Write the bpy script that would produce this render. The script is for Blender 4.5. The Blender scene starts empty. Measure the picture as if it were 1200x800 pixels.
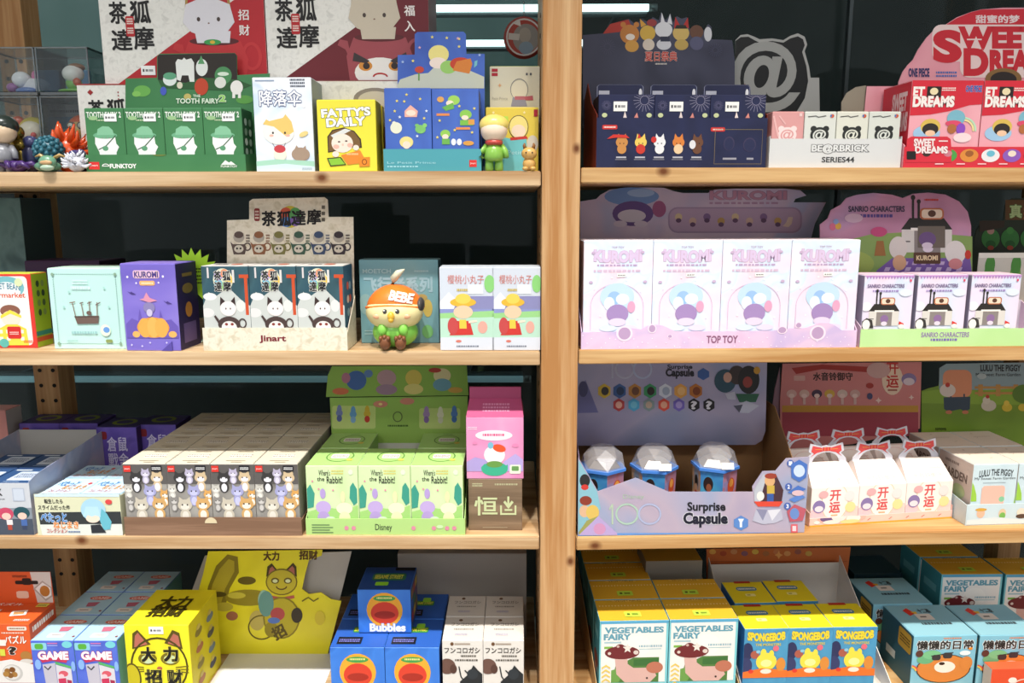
import bpy, bmesh, math, random
from mathutils import Vector, Matrix

# ------------------------------------------------------------ camera
EYE = 1.30
F_PX, PITCH, ROLL = 902.0, 0.1675, -0.0018
cp, sp = math.cos(PITCH), math.sin(PITCH)
FWD = Vector((0, cp, -sp)); RGT0 = Vector((1, 0, 0)); UP0 = RGT0.cross(FWD)
RGT = RGT0*math.cos(ROLL) + UP0*math.sin(ROLL)
UPV = -RGT0*math.sin(ROLL) + UP0*math.cos(ROLL)
EYEP = Vector((0, 0, EYE))
scene = bpy.context.scene
COL = scene.collection
cam = bpy.data.cameras.new('camera'); cam_o = bpy.data.objects.new('camera', cam); COL.objects.link(cam_o)
cam.sensor_width = 36; cam.lens = F_PX/1200*36; cam.clip_start = 0.02
cam_o.matrix_world = Matrix(((RGT.x, UPV.x, -FWD.x, 0), (RGT.y, UPV.y, -FWD.y, 0), (RGT.z, UPV.z, -FWD.z, EYE), (0, 0, 0, 1)))
scene.camera = cam_o

# ------------------------------------------------------------ light
scene.view_settings.view_transform = 'Standard'; scene.view_settings.look = 'None'
scene.view_settings.gamma = 1; scene.view_settings.use_curve_mapping = False
scene.view_settings.exposure = 0.13
world = bpy.data.worlds.new('world'); scene.world = world; world.use_nodes = True
wb = world.node_tree.nodes['Background']; wb.inputs[0].default_value = (0.93, 0.97, 1.0, 1); wb.inputs[1].default_value = 0.58
CEIL = 3.3
def area(name, loc, size, power, col, aim):
    l = bpy.data.lights.new(name, 'AREA'); l.shape = 'RECTANGLE'; l.size, l.size_y = size; l.energy = power; l.color = col
    o = bpy.data.objects.new(name, l); COL.objects.link(o); o.location = loc
    o.rotation_euler = (Vector(aim)-Vector(loc)).to_track_quat('-Z', 'Y').to_euler()
    return o
# row of ceiling track spots in front of the shelving, and unseen fill panels added behind the camera to brighten the box fronts
def spot(x, c, p_):
    l = bpy.data.lights.new('track_spot', 'SPOT'); l.energy = p_; l.color = c; l.spot_size = math.radians(45); l.spot_blend = 1.0; l.shadow_soft_size = .045
    o = bpy.data.objects.new('track_spot', l); COL.objects.link(o); o.location = (x, .34, CEIL-.15)
    o.rotation_euler = (Vector((x*.96, 1.33, -.8))-o.location).to_track_quat('-Z', 'Y').to_euler()
for x, c in ((-1.25, (1, .99, .97)), (-.75, (1, .99, .97)), (-.25, (1, .98, .94)), (.25, (1, .93, .82)), (.75, (1, .90, .76)), (1.25, (1, .88, .72))):
    spot(x, c, 188)
for x in (-1.3, 1.3):
    area('fill_panel', (x, -1.7, CEIL-.03), (1.2, .5), 25, (1, .985, .96), (x*.2, 1.3, .7))

# ------------------------------------------------------------ shelving frame geometry
X0, Y0 = 0.079, 1.26
class Unit:
    def __init__(s, ang, zs):
        s.a = ang; s.ex = Vector((math.cos(ang), math.sin(ang), 0)); s.ey = Vector((-math.sin(ang), math.cos(ang), 0)); s.z = zs
    def P(s, u, d, z): return Vector((X0, Y0, 0)) + s.ex*u + s.ey*d + Vector((0, 0, z))
    def uv(s, px, py, d):
        r = FWD*F_PX + RGT*(px-600) - UPV*(py-400)
        n = s.ey; o = Vector((X0, Y0, 0))
        t = (n.dot(o - EYEP) + d)/n.dot(r)
        q = EYEP + r*t
        return (q-o).dot(s.ex), q.z
    def dep(s, px, py, z):
        r = FWD*F_PX + RGT*(px-600) - UPV*(py-400)
        q = EYEP + r*((z-EYE)/r.z)
        return (q-Vector((X0, Y0, 0))).dot(s.ey)
TH = .0245
L = Unit(-.0071, [None, EYE+.064, EYE-.229, EYE-.556, EYE-.885])
R = Unit(.0337, [None, EYE+.069, EYE-.2275, EYE-.558, EYE-.885])

# ------------------------------------------------------------ materials
def lin(h):
    h = h.lstrip('#'); f = lambda v: v/12.92 if v <= .04045 else ((v+.055)/1.055)**2.4
    return tuple(f(int(h[i:i+2], 16)/255) for i in (0, 2, 4)) + (1,)
MATS = {}
def principled(name):
    m = bpy.data.materials.new(name); m.use_nodes = True
    return m, m.node_tree, m.node_tree.nodes['Principled BSDF']
def paper(c, rough=.5, coat=0.0):
    k = (c, rough, coat)
    if k not in MATS:
        m, nt, b = principled('card_' + c.lstrip('#'))
        nz = nt.nodes.new('ShaderNodeTexNoise'); nz.inputs['Scale'].default_value = 60; nz.inputs['Detail'].default_value = 3
        mx = nt.nodes.new('ShaderNodeMix'); mx.data_type = 'RGBA'
        a = lin(c); mx.inputs[6].default_value = tuple(v*.95 for v in a[:3])+(1,); mx.inputs[7].default_value = a
        nt.links.new(nz.outputs[0], mx.inputs[0]); nt.links.new(mx.outputs[2], b.inputs['Base Color'])
        b.inputs['Roughness'].default_value = rough; b.inputs['Specular IOR Level'].default_value = .35
        if coat: b.inputs['Coat Weight'].default_value = coat; b.inputs['Coat Roughness'].default_value = .15
        MATS[k] = m
    return MATS[k]
def plain(name, c, rough=.4, metal=0, spec=.5, coat=0):
    if name not in MATS:
        m, nt, b = principled(name); b.inputs['Base Color'].default_value = lin(c); b.inputs['Roughness'].default_value = rough
        b.inputs['Metallic'].default_value = metal; b.inputs['Specular IOR Level'].default_value = spec; b.inputs['Coat Weight'].default_value = coat
        MATS[name] = m
    return MATS[name]
def cloud(name, cols, scale=12, rough=.4, dist=.6, metal=0, stretch=(1, 1, 1), detail=2):
    """soft mottled print: noise through a colour ramp"""
    if name not in MATS:
        m, nt, b = principled(name)
        tc = nt.nodes.new('ShaderNodeTexCoord'); mp = nt.nodes.new('ShaderNodeMapping'); mp.inputs['Scale'].default_value = stretch
        nz = nt.nodes.new('ShaderNodeTexNoise'); nz.inputs['Scale'].default_value = scale; nz.inputs['Detail'].default_value = detail; nz.inputs['Distortion'].default_value = dist
        rp = nt.nodes.new('ShaderNodeValToRGB'); el = rp.color_ramp.elements
        n = len(cols)
        for i, c in enumerate(cols):
            pos = .3 + .4*i/max(1, n-1)
            if i < 2: e_ = el[i]; e_.position = pos
            else: e_ = el.new(pos)
            e_.color = lin(c)
        nt.links.new(tc.outputs['Object'], mp.inputs[0]); nt.links.new(mp.outputs[0], nz.inputs['Vector'])
        nt.links.new(nz.outputs[0], rp.inputs[0]); nt.links.new(rp.outputs[0], b.inputs['Base Color'])
        b.inputs['Roughness'].default_value = rough; b.inputs['Metallic'].default_value = metal; b.inputs['Specular IOR Level'].default_value = .35
        MATS[name] = m
    return MATS[name]
def wood(name, c1, c2, axis, knots=(), scale=1.0):
    m, nt, b = principled(name); N = nt.nodes.new; K = nt.links.new
    tc = N('ShaderNodeTexCoord'); mp = N('ShaderNodeMapping'); s = [22*scale]*3; s['XYZ'.index(axis)] = .9*scale; mp.inputs['Scale'].default_value = s; mp.inputs['Location'].default_value = [(len(MATS)*.37+sum(map(ord, name))*q) % 9 for q in (.71, .37, .53)]
    K(tc.outputs['Object'], mp.inputs[0])
    n1 = N('ShaderNodeTexNoise'); n1.inputs['Scale'].default_value = 1.6; n1.inputs['Detail'].default_value = 5; n1.inputs['Distortion'].default_value = .35
    K(mp.outputs[0], n1.inputs['Vector'])
    n2 = N('ShaderNodeTexNoise'); n2.inputs['Scale'].default_value = 9; n2.inputs['Detail'].default_value = 3
    K(mp.outputs[0], n2.inputs['Vector'])
    mm = N('ShaderNodeMath'); mm.operation = 'MULTIPLY_ADD'; mm.inputs[1].default_value = .35; K(n2.outputs[0], mm.inputs[0]); K(n1.outputs[0], mm.inputs[2])
    rp = N('ShaderNodeValToRGB'); rp.color_ramp.elements[0].position = .52; rp.color_ramp.elements[0].color = lin(c1)
    rp.color_ramp.elements[1].position = .80; rp.color_ramp.elements[1].color = lin(c2); K(mm.outputs[0], rp.inputs[0])
    out = rp.outputs[0]
    for (kx, ky, kz, r) in knots:
        vs = N('ShaderNodeVectorMath'); vs.operation = 'SUBTRACT'; vs.inputs[1].default_value = (kx, ky, kz); K(tc.outputs['Object'], vs.inputs[0])
        sc_ = N('ShaderNodeVectorMath'); sc_.operation = 'MULTIPLY'; q = [1/r]*3; q['XYZ'.index(axis)] *= .75; sc_.inputs[1].default_value = q; K(vs.outputs[0], sc_.inputs[0])
        ln_ = N('ShaderNodeVectorMath'); ln_.operation = 'LENGTH'; K(sc_.outputs[0], ln_.inputs[0])
        kr = N('ShaderNodeValToRGB'); e0, e1 = kr.color_ramp.elements; e0.position = .25; e0.color = (1, 1, 1, 1); e1.position = 1; e1.color = (0, 0, 0, 1)
        K(ln_.outputs['Value'], kr.inputs[0])
        mx = N('ShaderNodeMix'); mx.data_type = 'RGBA'; K(kr.outputs[0], mx.inputs[0]); K(out, mx.inputs[6]); mx.inputs[7].default_value = lin('6b3c1d'); out = mx.outputs[2]
    K(out, b.inputs['Base Color']); b.inputs['Roughness'].default_value = .5; b.inputs['Specular IOR Level'].default_value = .3
    return m
def clear(name, tint, gloss=.12, rough=.03, fres=.6):
    if name not in MATS:
        m = bpy.data.materials.new(name); m.use_nodes = True; nt = m.node_tree; nt.nodes.remove(nt.nodes['Principled BSDF'])
        tr = nt.nodes.new('ShaderNodeBsdfTransparent'); tr.inputs[0].default_value = lin(tint)
        gl = nt.nodes.new('ShaderNodeBsdfGlossy'); gl.inputs['Roughness'].default_value = rough
        fr = nt.nodes.new('ShaderNodeLayerWeight'); fr.inputs[0].default_value = .25
        ad = nt.nodes.new('ShaderNodeMath'); ad.operation = 'MULTIPLY_ADD'; ad.inputs[1].default_value = fres; ad.inputs[2].default_value = gloss
        mx = nt.nodes.new('ShaderNodeMixShader')
        nt.links.new(fr.outputs['Fresnel'], ad.inputs[0]); nt.links.new(ad.outputs[0], mx.inputs[0])
        nt.links.new(tr.outputs[0], mx.inputs[1]); nt.links.new(gl.outputs[0], mx.inputs[2])
        nt.links.new(mx.outputs[0], nt.nodes['Material Output'].inputs[0]); MATS[name] = m
    return MATS[name]
def glow(name, c, s):
    m, nt, b = principled(name); b.inputs['Base Color'].default_value = lin(c); b.inputs['Emission Color'].default_value = lin(c); b.inputs['Emission Strength'].default_value = s
    return m
def M_(m): return paper(m) if isinstance(m, str) else m

# ------------------------------------------------------------ object helpers
def tag(o, label=None, cat=None, group=None, kind=None):
    if label: o['label'] = label
    if cat: o['category'] = cat
    if group: o['group'] = group
    if kind: o['kind'] = kind
    return o
WM = {}
def place(o, un, u, d, z, rot=0):
    m = Matrix.Translation(un.P(u, d, z)) @ Matrix.Rotation(un.a+rot, 4, 'Z')
    o.matrix_basis = m; WM[o.name] = m
    return o
def thing(name, label, cat, un, u, d, z, rot=0, group=None):
    o = bpy.data.objects.new(name, None); COL.objects.link(o); o.empty_display_size = .03
    tag(o, label, cat, group); return place(o, un, u, d, z, rot)
def mesh_obj(name, me, parent=None):
    o = bpy.data.objects.new(name, me); COL.objects.link(o)
    if parent: o.parent = parent
    return o
def from_bm(name, bm, mat, parent=None, smooth=False):
    me = bpy.data.meshes.new(name); bm.normal_update(); bm.to_mesh(me); bm.free()
    for m in (mat if isinstance(mat, (list, tuple)) else [mat]): me.materials.append(M_(m))
    if smooth:
        for f in me.polygons: f.use_smooth = True
    return mesh_obj(name, me, parent)
def bm_box(bm, x0, x1, y0, y1, z0, z1, mi=(0, 0, 0)):
    """mi = material index of (front/back, sides, top/bottom)"""
    v = [bm.verts.new((x, y, z)) for z in (z0, z1) for y in (y0, y1) for x in (x0, x1)]
    out = []
    for idx, k in (((0, 1, 5, 4), 0), ((3, 2, 6, 7), 0), ((2, 0, 4, 6), 1), ((1, 3, 7, 5), 1), ((4, 5, 7, 6), 2), ((2, 3, 1, 0), 2)):
        f = bm.faces.new([v[i] for i in idx]); f.material_index = mi[k]; out.append(f)
    return out
def box_obj(name, x0, x1, y0, y1, z0, z1, mats, parent=None, bev=.0008, mi=(0, 0, 0)):
    bm = bmesh.new(); bm_box(bm, x0, x1, y0, y1, z0, z1, mi)
    if bev: bmesh.ops.bevel(bm, geom=list(bm.edges), offset=bev, segments=1, affect='EDGES', profile=.6)
    return from_bm(name, bm, mats, parent)
def prism(name, pts, ex, ey, n, th, mat, parent=None, org=Vector((0, 0, 0))):
    """polygon pts (a,b) in plane org+a*ex+b*ey, thickened along n"""
    bm = bmesh.new()
    a = [bm.verts.new(org+ex*p[0]+ey*p[1]) for p in pts]; b = [bm.verts.new(org+ex*p[0]+ey*p[1]+n*th) for p in pts]
    bm.faces.new(a); bm.faces.new(b[::-1])
    for i in range(len(pts)):
        j = (i+1) % len(pts); bm.faces.new((a[j], a[i], b[i], b[j]))
    bmesh.ops.recalc_face_normals(bm, faces=list(bm.faces))
    return from_bm(name, bm, mat, parent)
def ell(name, c, r, mat, parent, rot=None, seg=20, rings=12):
    bm = bmesh.new(); bmesh.ops.create_uvsphere(bm, u_segments=seg, v_segments=rings, radius=1)
    m = Matrix.Translation(c) @ (rot.to_matrix().to_4x4() if rot else Matrix()) @ Matrix.Diagonal((r[0], r[1], r[2], 1))
    bmesh.ops.transform(bm, matrix=m, verts=list(bm.verts))
    return from_bm(name, bm, mat, parent, True)
def lathe(name, prof, mat, parent, seg=20, c=(0, 0, 0)):
    bm = bmesh.new(); rings = []
    for r, z in prof:
        rings.append([bm.verts.new((c[0]+r*math.cos(2*math.pi*i/seg), c[1]+r*math.sin(2*math.pi*i/seg), c[2]+z)) for i in range(seg)])
    for a, b in zip(rings, rings[1:]):
        for i in range(seg): bm.faces.new((a[i], a[(i+1) % seg], b[(i+1) % seg], b[i]))
    bm.faces.new(rings[0][::-1]); bm.faces.new(rings[-1])
    return from_bm(name, bm, mat, parent, True)
def tube(name, pts, rads, mat, parent, seg=8):
    bm = bmesh.new(); rings = []
    pts = [Vector(p) for p in pts]
    for i, p in enumerate(pts):
        t = (pts[min(i+1, len(pts)-1)]-pts[max(i-1, 0)]).normalized()
        a = t.cross(Vector((0, 0, 1)) if abs(t.z) < .9 else Vector((1, 0, 0))).normalized(); b = t.cross(a)
        r = rads[i] if isinstance(rads, (list, tuple)) else rads
        rings.append([bm.verts.new(p+a*r*math.cos(2*math.pi*k/seg)+b*r*math.sin(2*math.pi*k/seg)) for k in range(seg)])
    for a, b in zip(rings, rings[1:]):
        for i in range(seg): bm.faces.new((a[i], b[i], b[(i+1) % seg], a[(i+1) % seg]))
    bm.faces.new(rings[0]); bm.faces.new(rings[-1][::-1])
    bmesh.ops.recalc_face_normals(bm, faces=list(bm.faces))
    return from_bm(name, bm, mat, parent, True)

# ------------------------------------------------------------ flat print: shapes and lettering in picture units
def e(x, y, rx, ry, c, rot=0, n=22):
    ca, sa = math.cos(rot), math.sin(rot); P = []
    for i in range(n):
        a = 2*math.pi*i/n; X, Y = rx*math.cos(a), ry*math.sin(a); P.append((x+X*ca-Y*sa, y+X*sa+Y*ca))
    return ('m', P, [tuple(range(n))], c)
def r(x0, y0, x1, y1, c): return ('m', [(x0, y0), (x1, y0), (x1, y1), (x0, y1)], [(0, 1, 2, 3)], c)
def p(pts, c): return ('m', list(pts), [tuple(range(len(pts)))], c)
def rr(x0, y0, x1, y1, k, c, n=5):
    P = []
    for cx, cy, a0 in ((x1-k, y1-k, 0), (x0+k, y1-k, 90), (x0+k, y0+k, 180), (x1-k, y0+k, 270)):
        for i in range(n+1):
            a = math.radians(a0+90*i/n); P.append((cx+k*math.cos(a), cy+k*math.sin(a)))
    return ('m', P, [tuple(range(len(P)))], c)
def st(x, y, ra, c, n=5, inn=.45, rot=-math.pi/2):
    return ('m', [(x+ra*(1 if i % 2 == 0 else inn)*math.cos(rot+math.pi*i/n), y+ra*(1 if i % 2 == 0 else inn)*math.sin(rot+math.pi*i/n)) for i in range(2*n)], [tuple(range(2*n))], c)
def ring(x, y, rx, ry, w, c, n=28, a0=0, a1=360):
    P, Fs = [], []
    for i in range(n+1):
        a = math.radians(a0+(a1-a0)*i/n); P += [(x+rx*math.cos(a), y+ry*math.sin(a)), (x+(rx-w)*math.cos(a), y+(ry-w)*math.sin(a))]
    for i in range(n): Fs.append((2*i, 2*i+2, 2*i+3, 2*i+1))
    return ('m', P, Fs, c)
def ln(pts, w, c):
    P, Fs = [], []
    for i, q in enumerate(pts):
        a, b = pts[max(i-1, 0)], pts[min(i+1, len(pts)-1)]
        dx, dy = b[0]-a[0], b[1]-a[1]; k = math.hypot(dx, dy) or 1; nx, ny = -dy/k*w/2, dx/k*w/2
        P += [(q[0]+nx, q[1]+ny), (q[0]-nx, q[1]-ny)]
    for i in range(len(pts)-1): Fs.append((2*i, 2*i+2, 2*i+3, 2*i+1))
    return ('m', P, Fs, c)
def frame(x0, y0, x1, y1, w, c): return ln([(x0, y0), (x1, y0), (x1, y1), (x0, y1), (x0, y0-w/2)], w, c)
TXT = {}
def glyphs(s, fat=0.0):
    k = (s, fat)
    if k not in TXT:
        cu = bpy.data.curves.new('txt', 'FONT'); cu.body = s; cu.resolution_u = 6 if len(s) < 3 else 3; cu.fill_mode = 'FRONT'; cu.offset = fat
        o = bpy.data.objects.new('txt', cu); COL.objects.link(o)
        bpy.context.view_layer.update()
        me = bpy.data.meshes.new_from_object(o.evaluated_get(bpy.context.evaluated_depsgraph_get()))
        TXT[k] = ([(v.co.x, v.co.y) for v in me.vertices], [tuple(f.vertices) for f in me.polygons])
        bpy.data.objects.remove(o); bpy.data.curves.remove(cu); bpy.data.meshes.remove(me)
    return TXT[k]
def fine_print(x, y, w, h, c):
    """lines of print too small to read: short dashes"""
    rows = max(1, min(3, round(h/max(w, 1e-9)*5))); P, Fs = [], []; rh = h/rows
    for k in range(rows):
        a = -w/2; i = k
        while a < w/2-.02*w:
            b = min(a+w*(.05+.05*((i*7+k*3) % 4)/3), w/2); yy_ = y-h/2+rh*(k+.5); o = len(P)
            P += [(x+a, yy_-rh*.28), (x+b, yy_-rh*.28), (x+b, yy_+rh*.28), (x+a, yy_+rh*.28)]; Fs.append((o, o+1, o+2, o+3)); a = b+w*.028; i += 1
    return [('m', P, Fs, c)]
def t(x, y, w, h, s, c, fat=.012, ol=None, olw=.035, rot=0, arc=0):
    """lettering centred on x,y filling w by h; ol = outline colour; '~' = unreadable fine print"""
    if s == '~': return fine_print(x, y, w, h, c)
    V, Fs = glyphs(s)
    xs = [v[0] for v in V]; ys = [v[1] for v in V]
    cx, cy = (min(xs)+max(xs))/2, (min(ys)+max(ys))/2; sx, sy = w/(max(xs)-min(xs)), h/(max(ys)-min(ys))
    out = []
    ca, sa = math.cos(rot), math.sin(rot)
    han = any(ord(ch) > 0x2e80 for ch in s)
    for ff, cc, nk in ((([(fat+olw, ol, 6)] if ol else []) + [(fat, c, 4)])):
        sh = [(0, 0)] if ff < .01 or not han else [(ff*math.cos(2*math.pi*(i+.5)/nk), ff*math.sin(2*math.pi*(i+.5)/nk)) for i in range(nk)]
        V, Fs = glyphs(s, 0.0 if han else ff)
        for dx, dy in sh:
            P = []
            for a, b in V:
                X, Y = (a-cx+dx)*sx, -(b-cy+dy)*sy
                Y += arc*(2*X/w)**2
                P.append((x+X*ca-Y*sa, y+X*sa+Y*ca))
            out.append(('t', P, Fs, cc))
    return out
def flat(items):
    o = []
    for i in items:
        if isinstance(i, list): o += flat(i)
        else: o.append(i)
    return o
def ink(parent, items, mapf, n, clamp=None, pic='picture', let='lettering', lift=.0003):
    """build print: all shapes as one picture mesh, all letters as one lettering mesh"""
    items = flat(items); made = []; step = max(.000009, min(.00003, .0008/max(1, len(items))))
    for kind, nm in (('m', pic), ('t', let)):
        V, Fs, mi, mats = [], [], [], []
        for li, (k, P, ff, c) in enumerate(items):
            if k != kind: continue
            m = M_(c)
            if m not in mats: mats.append(m)
            o = len(V)
            for a, b in P:
                if clamp: a = min(max(a, clamp[0]), clamp[2]); b = min(max(b, clamp[1]), clamp[3])
                V.append(mapf(a, b)+n*(lift+step*li))
            Fs += [tuple(i+o for i in f) for f in ff]; mi += [mats.index(m)]*len(ff)
        if not V: continue
        me = bpy.data.meshes.new(nm); me.from_pydata(V, [], Fs); me.polygons.foreach_set('material_index', mi)
        for m in mats: me.materials.append(m)
        bm = bmesh.new(); bm.from_mesh(me)
        bmesh.ops.dissolve_degenerate(bm, dist=1e-6, edges=list(bm.edges))
        for f in bm.faces:
            f.normal_update()
            if f.normal.dot(n) < 0: f.normal_flip()
        bm.to_mesh(me); bm.free()
        made.append(mesh_obj(nm, me, parent))
    return made
def affine(bb, o, ex, ey):
    x0, y0, x1, y1 = bb
    return lambda a, b: o + ex*((a-x0)/(x1-x0)) + ey*((y1-b)/(y1-y0))
V3 = lambda *a: Vector(a)
INFO = {}
def face_ink(root, face, items, bb, par=None, clamp=True, w=None, h=None, dep=None, z0=0):
    W, H, Dp = INFO[root.name] if root.name in INFO else (w, h, dep)
    W, H, Dp = w or W, h or H, dep or Dp
    o, ex, ey, n = {'front': (V3(-W/2, 0, z0), V3(W, 0, 0), V3(0, 0, H), V3(0, -1, 0)),
                    'top': (V3(-W/2, 0, H), V3(W, 0, 0), V3(0, Dp, 0), V3(0, 0, 1)),
                    'right': (V3(W/2, 0, 0), V3(0, Dp, 0), V3(0, 0, H), V3(1, 0, 0)),
                    'left': (V3(-W/2, Dp, 0), V3(0, -Dp, 0), V3(0, 0, H), V3(-1, 0, 0))}[face]
    lift = .0012 if face == 'top' else .00035
    return ink(par or root, items, affine(bb, o, ex, ey), n, bb if clamp else None, lift=lift)
def sticker(root, x, z, w=.017, h=.010, face='front', col='f4f4f2', y=None, tilt=0):
    """price sticker: paper tab with a printed price line"""
    W, H, Dp = INFO[root.name]
    ca, sa = math.cos(tilt), math.sin(tilt)
    if face == 'front': o, ex, ey, n = V3(x, -.0006, z), V3(ca, 0, sa), V3(-sa, 0, ca), V3(0, -1, 0)
    else: o, ex, ey, n = V3(x, y, H+.0016), V3(ca, sa, 0), V3(-sa, ca, 0), V3(0, 0, 1)
    s = prism('price_sticker', [(-w/2, -h/2), (w/2, -h/2), (w/2, h/2), (-w/2, h/2)], ex, ey, n, .0003, col, root, o)
    ink(s, [r(.12, .35, .24, .65, '444444'), r(.32, .38, .5, .62, '777777'), r(.55, .38, .85, .62, '999999')], lambda a, b: o+n*.0003+ex*((a-.5)*w)+ey*((.5-b)*h), n, pic='price_print', lift=.0002)
    return s

# ------------------------------------------------------------ cartons
def carton(name, label, un, sh, xl, xr, yt, d=None, dep=.07, rot=0, ym=None, yb=None, mats=('ffffff',), group=None, z0=0, h=None, w=None, flap=True, cat='toy box'):
    """closed card box; xl, xr, yt: left, right and top of its front in the photograph"""
    zb = un.z[sh]+z0
    if d is None: d = un.dep((xl+xr)/2, yb, zb)
    xm = (xl+xr)/2
    H = h or un.uv(xm, yt, d)[1]-zb
    if ym is None: ym = yt+40
    u0, u1 = un.uv(xl, ym, d)[0], un.uv(xr, ym, d)[0]
    W = w or (u1-u0)/math.cos(rot)
    o = thing(name, label, cat, un, (u0+u1)/2, d, zb, rot, group)
    INFO[o.name] = (W, H, dep)
    ms = [M_(m) for m in mats]
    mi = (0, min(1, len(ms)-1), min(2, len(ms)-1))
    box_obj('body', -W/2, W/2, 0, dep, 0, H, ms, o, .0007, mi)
    if flap:
        box_obj('tuck_flap', -W/2+.0012, W/2-.0012, .0012, dep-.004, H, H+.0007, ms[mi[2]], o, 0)
    return o
def clone(root, label, un, u, d, z, rot=0):
    o = root.copy(); COL.objects.link(o); o['label'] = label; place(o, un, u, d, z, rot); INFO[o.name] = INFO.get(root.name)
    for c in list(root.children):
        k = c.copy(); COL.objects.link(k); k.parent = o
        for g in list(c.children):
            q = g.copy(); COL.objects.link(q); q.parent = k
    return o
def loc_of(root):
    return WM[root.name]
def uc(un, x, y, d): return un.uv(x, y, d)[0]

def card(name, parent, un, pts, d, mat, th=.0018, items=None, tilt=0, zbase=None, back=None):
    """upright display card: outline in photograph pixels, standing at depth d behind the shelf front"""
    inv = WM[parent.name].inverted()
    zb = zbase if zbase is not None else un.z[1]
    def m(a, b):
        u, z = un.uv(a, b, d)
        return inv @ un.P(u, d, z)
    n = -(inv.to_3x3() @ un.ey)
    A = [m(*q) for q in pts]
    for q in A: q.z = max(q.z, .0006)
    bm = bmesh.new(); f = [bm.verts.new(q) for q in A]; b = [bm.verts.new(q-n*th) for q in A]
    bm.faces.new(f); bm.faces.new(b[::-1])
    for i in range(len(A)):
        j = (i+1) % len(A); bm.faces.new((f[j], f[i], b[i], b[j]))
    bmesh.ops.recalc_face_normals(bm, faces=list(bm.faces))
    o = from_bm(name, bm, mat, parent)
    def mz(a, b):
        q = m(a, b); q.z = max(q.z, .0008); return q
    if items: ink(o, items, mz, n)
    return o
def Z(items, x0, y0, s):
    """picture units of an enlarged detail -> photograph pixels"""
    return [(k, [(x0+a/s, y0+b/s) for a, b in P], F, c) for (k, P, F, c) in flat(items)]
def tray(name, label, un, sh, xl, xr, yl, d=None, dep=.16, yb=None, mat='ffffff', inside='d8d4cc', side=None, ym=None, group=None, rot=0, back=None, lip=None, cat='display tray', sidemat=None):
    """open display tray: floor, front lip, two sides and back"""
    zb = un.z[sh]
    if d is None: d = un.dep((xl+xr)/2, yb, zb)
    ym = ym or yl+12
    u0, u1 = un.uv(xl, ym, d)[0], un.uv(xr, ym, d)[0]; W = (u1-u0)/math.cos(rot)
    H = un.uv((xl+xr)/2, yl, d)[1]-zb
    o = thing(name, label, cat, un, (u0+u1)/2, d, zb, rot, group); INFO[o.name] = (W, H, dep)
    T = .0012
    mi = [M_(mat), M_(inside)]
    box_obj('floor_panel', -W/2, W/2, T, dep, 0, T, mi[1], o, 0)
    pts = lip(W, H) if lip else [(-W/2, 0), (W/2, 0), (W/2, H), (-W/2, H)]
    prism('front_lip', pts, V3(1, 0, 0), V3(0, 0, 1), V3(0, 1, 0), T, mi[0], o)
    sp_ = side or [(0, 0), (dep, 0), (dep, H*1.2), (0, H)]
    for s in (-1, 1):
        prism('side_panel', sp_, V3(0, 1, 0), V3(0, 0, 1), V3(-s, 0, 0), T, M_(sidemat) if sidemat else mi[0], o, V3(s*W/2, T*.5, 0))
    hb = back if back is not None else sp_[2][1]
    if hb: box_obj('back_panel', -W/2, W/2, dep-T, dep, 0, hb, mi[1], o, 0)
    return o
def lip_ink(o, items, bb, clamp=True):
    W, H, Dp = INFO[o.name]
    lipo = next(c for c in o.children if c.name.startswith('front_lip'))
    return ink(lipo, items, affine(bb, V3(-W/2, 0, 0), V3(W, 0, 0), V3(0, 0, H)), V3(0, -1, 0), bb if clamp else None)
CO = .0013   # stands on a tray floor
def cell(trayo, n): return (INFO[trayo.name][0]-.0056)/n
def line_up(trayo, proto, n, ly, labf, rows=1, dy=0, skip=(), z=None):
    """stand copies of a carton side by side (and row behind row) inside a tray"""
    W = INFO[trayo.name][0]; c_ = (W-.0056)/n; M = WM[trayo.name]
    for rw in range(rows):
        for c in range(n):
            if (c, rw) in skip: continue
            lab = labf(c, rw)
            o = proto if (c, rw) == (0, 0) else clone(proto, lab, L, 0, 0, 0)
            o['label'] = lab; m = M @ Matrix.Translation((-W/2+.0028+c_*(c+.5), ly+rw*dy, CO if z is None else z)); o.matrix_basis = m; WM[o.name] = m
ROWN = ['front row', 'second row', 'third row', 'fourth row', 'fifth row', 'sixth row']

# ============================================================ the room
KN = {('L', 1): (-.384, .002), ('L', 3): (-.83, .004), ('R', 1): (.165, .006), ('R', 3): (.065, -.004)}
def board_wood(side, s):
    kx, kz = KN.get((side, s), (9, 0))
    return wood('pine_board_%s%d' % (side, s), 'd4b791' if side == 'L' else 'd2ae7c', 'b08a60' if side == 'L' else 'b1824e', 'X', ((kx, 0, kz, .011),))
WOOD_Z = wood('pine_post', 'd0aa7d', 'ad7a48', 'Z', knots=((.024, -.004, EYE+.098, .0085), (.022, -.004, EYE-.60, .0095)))
WOOD_B = wood('pine_rear', 'c09868', '986c40', 'Z')
def struct(name, bm, mat, label=None):
    o = from_bm(name, bm, mat); o['kind'] = 'structure'
    if label: o['label'] = label
    return o
def slab(name, x0, x1, y0, y1, z0, z1, mat, label=None):
    bm = bmesh.new(); bm_box(bm, x0, x1, y0, y1, z0, z1); return struct(name, bm, mat, label)
slab('floor', -3, 3, -3.2, 2.6, -.05, 0, cloud('terrazzo', ['b9b4ac', 'c8c3bb', 'aaa59d'], 30, .35), 'pale terrazzo shop floor')
slab('ceiling', -3, 3, -3.2, 2.6, CEIL+.02, CEIL+.07, paper('d9d9d6'), 'off white shop ceiling')
slab('wall_back', -3, 3, 2.32, 2.37, 0, CEIL+.02, cloud('dark_wall', ['262624', '302f2c', '201f1d'], 3, .6), 'dark wall behind the glass')
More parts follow.
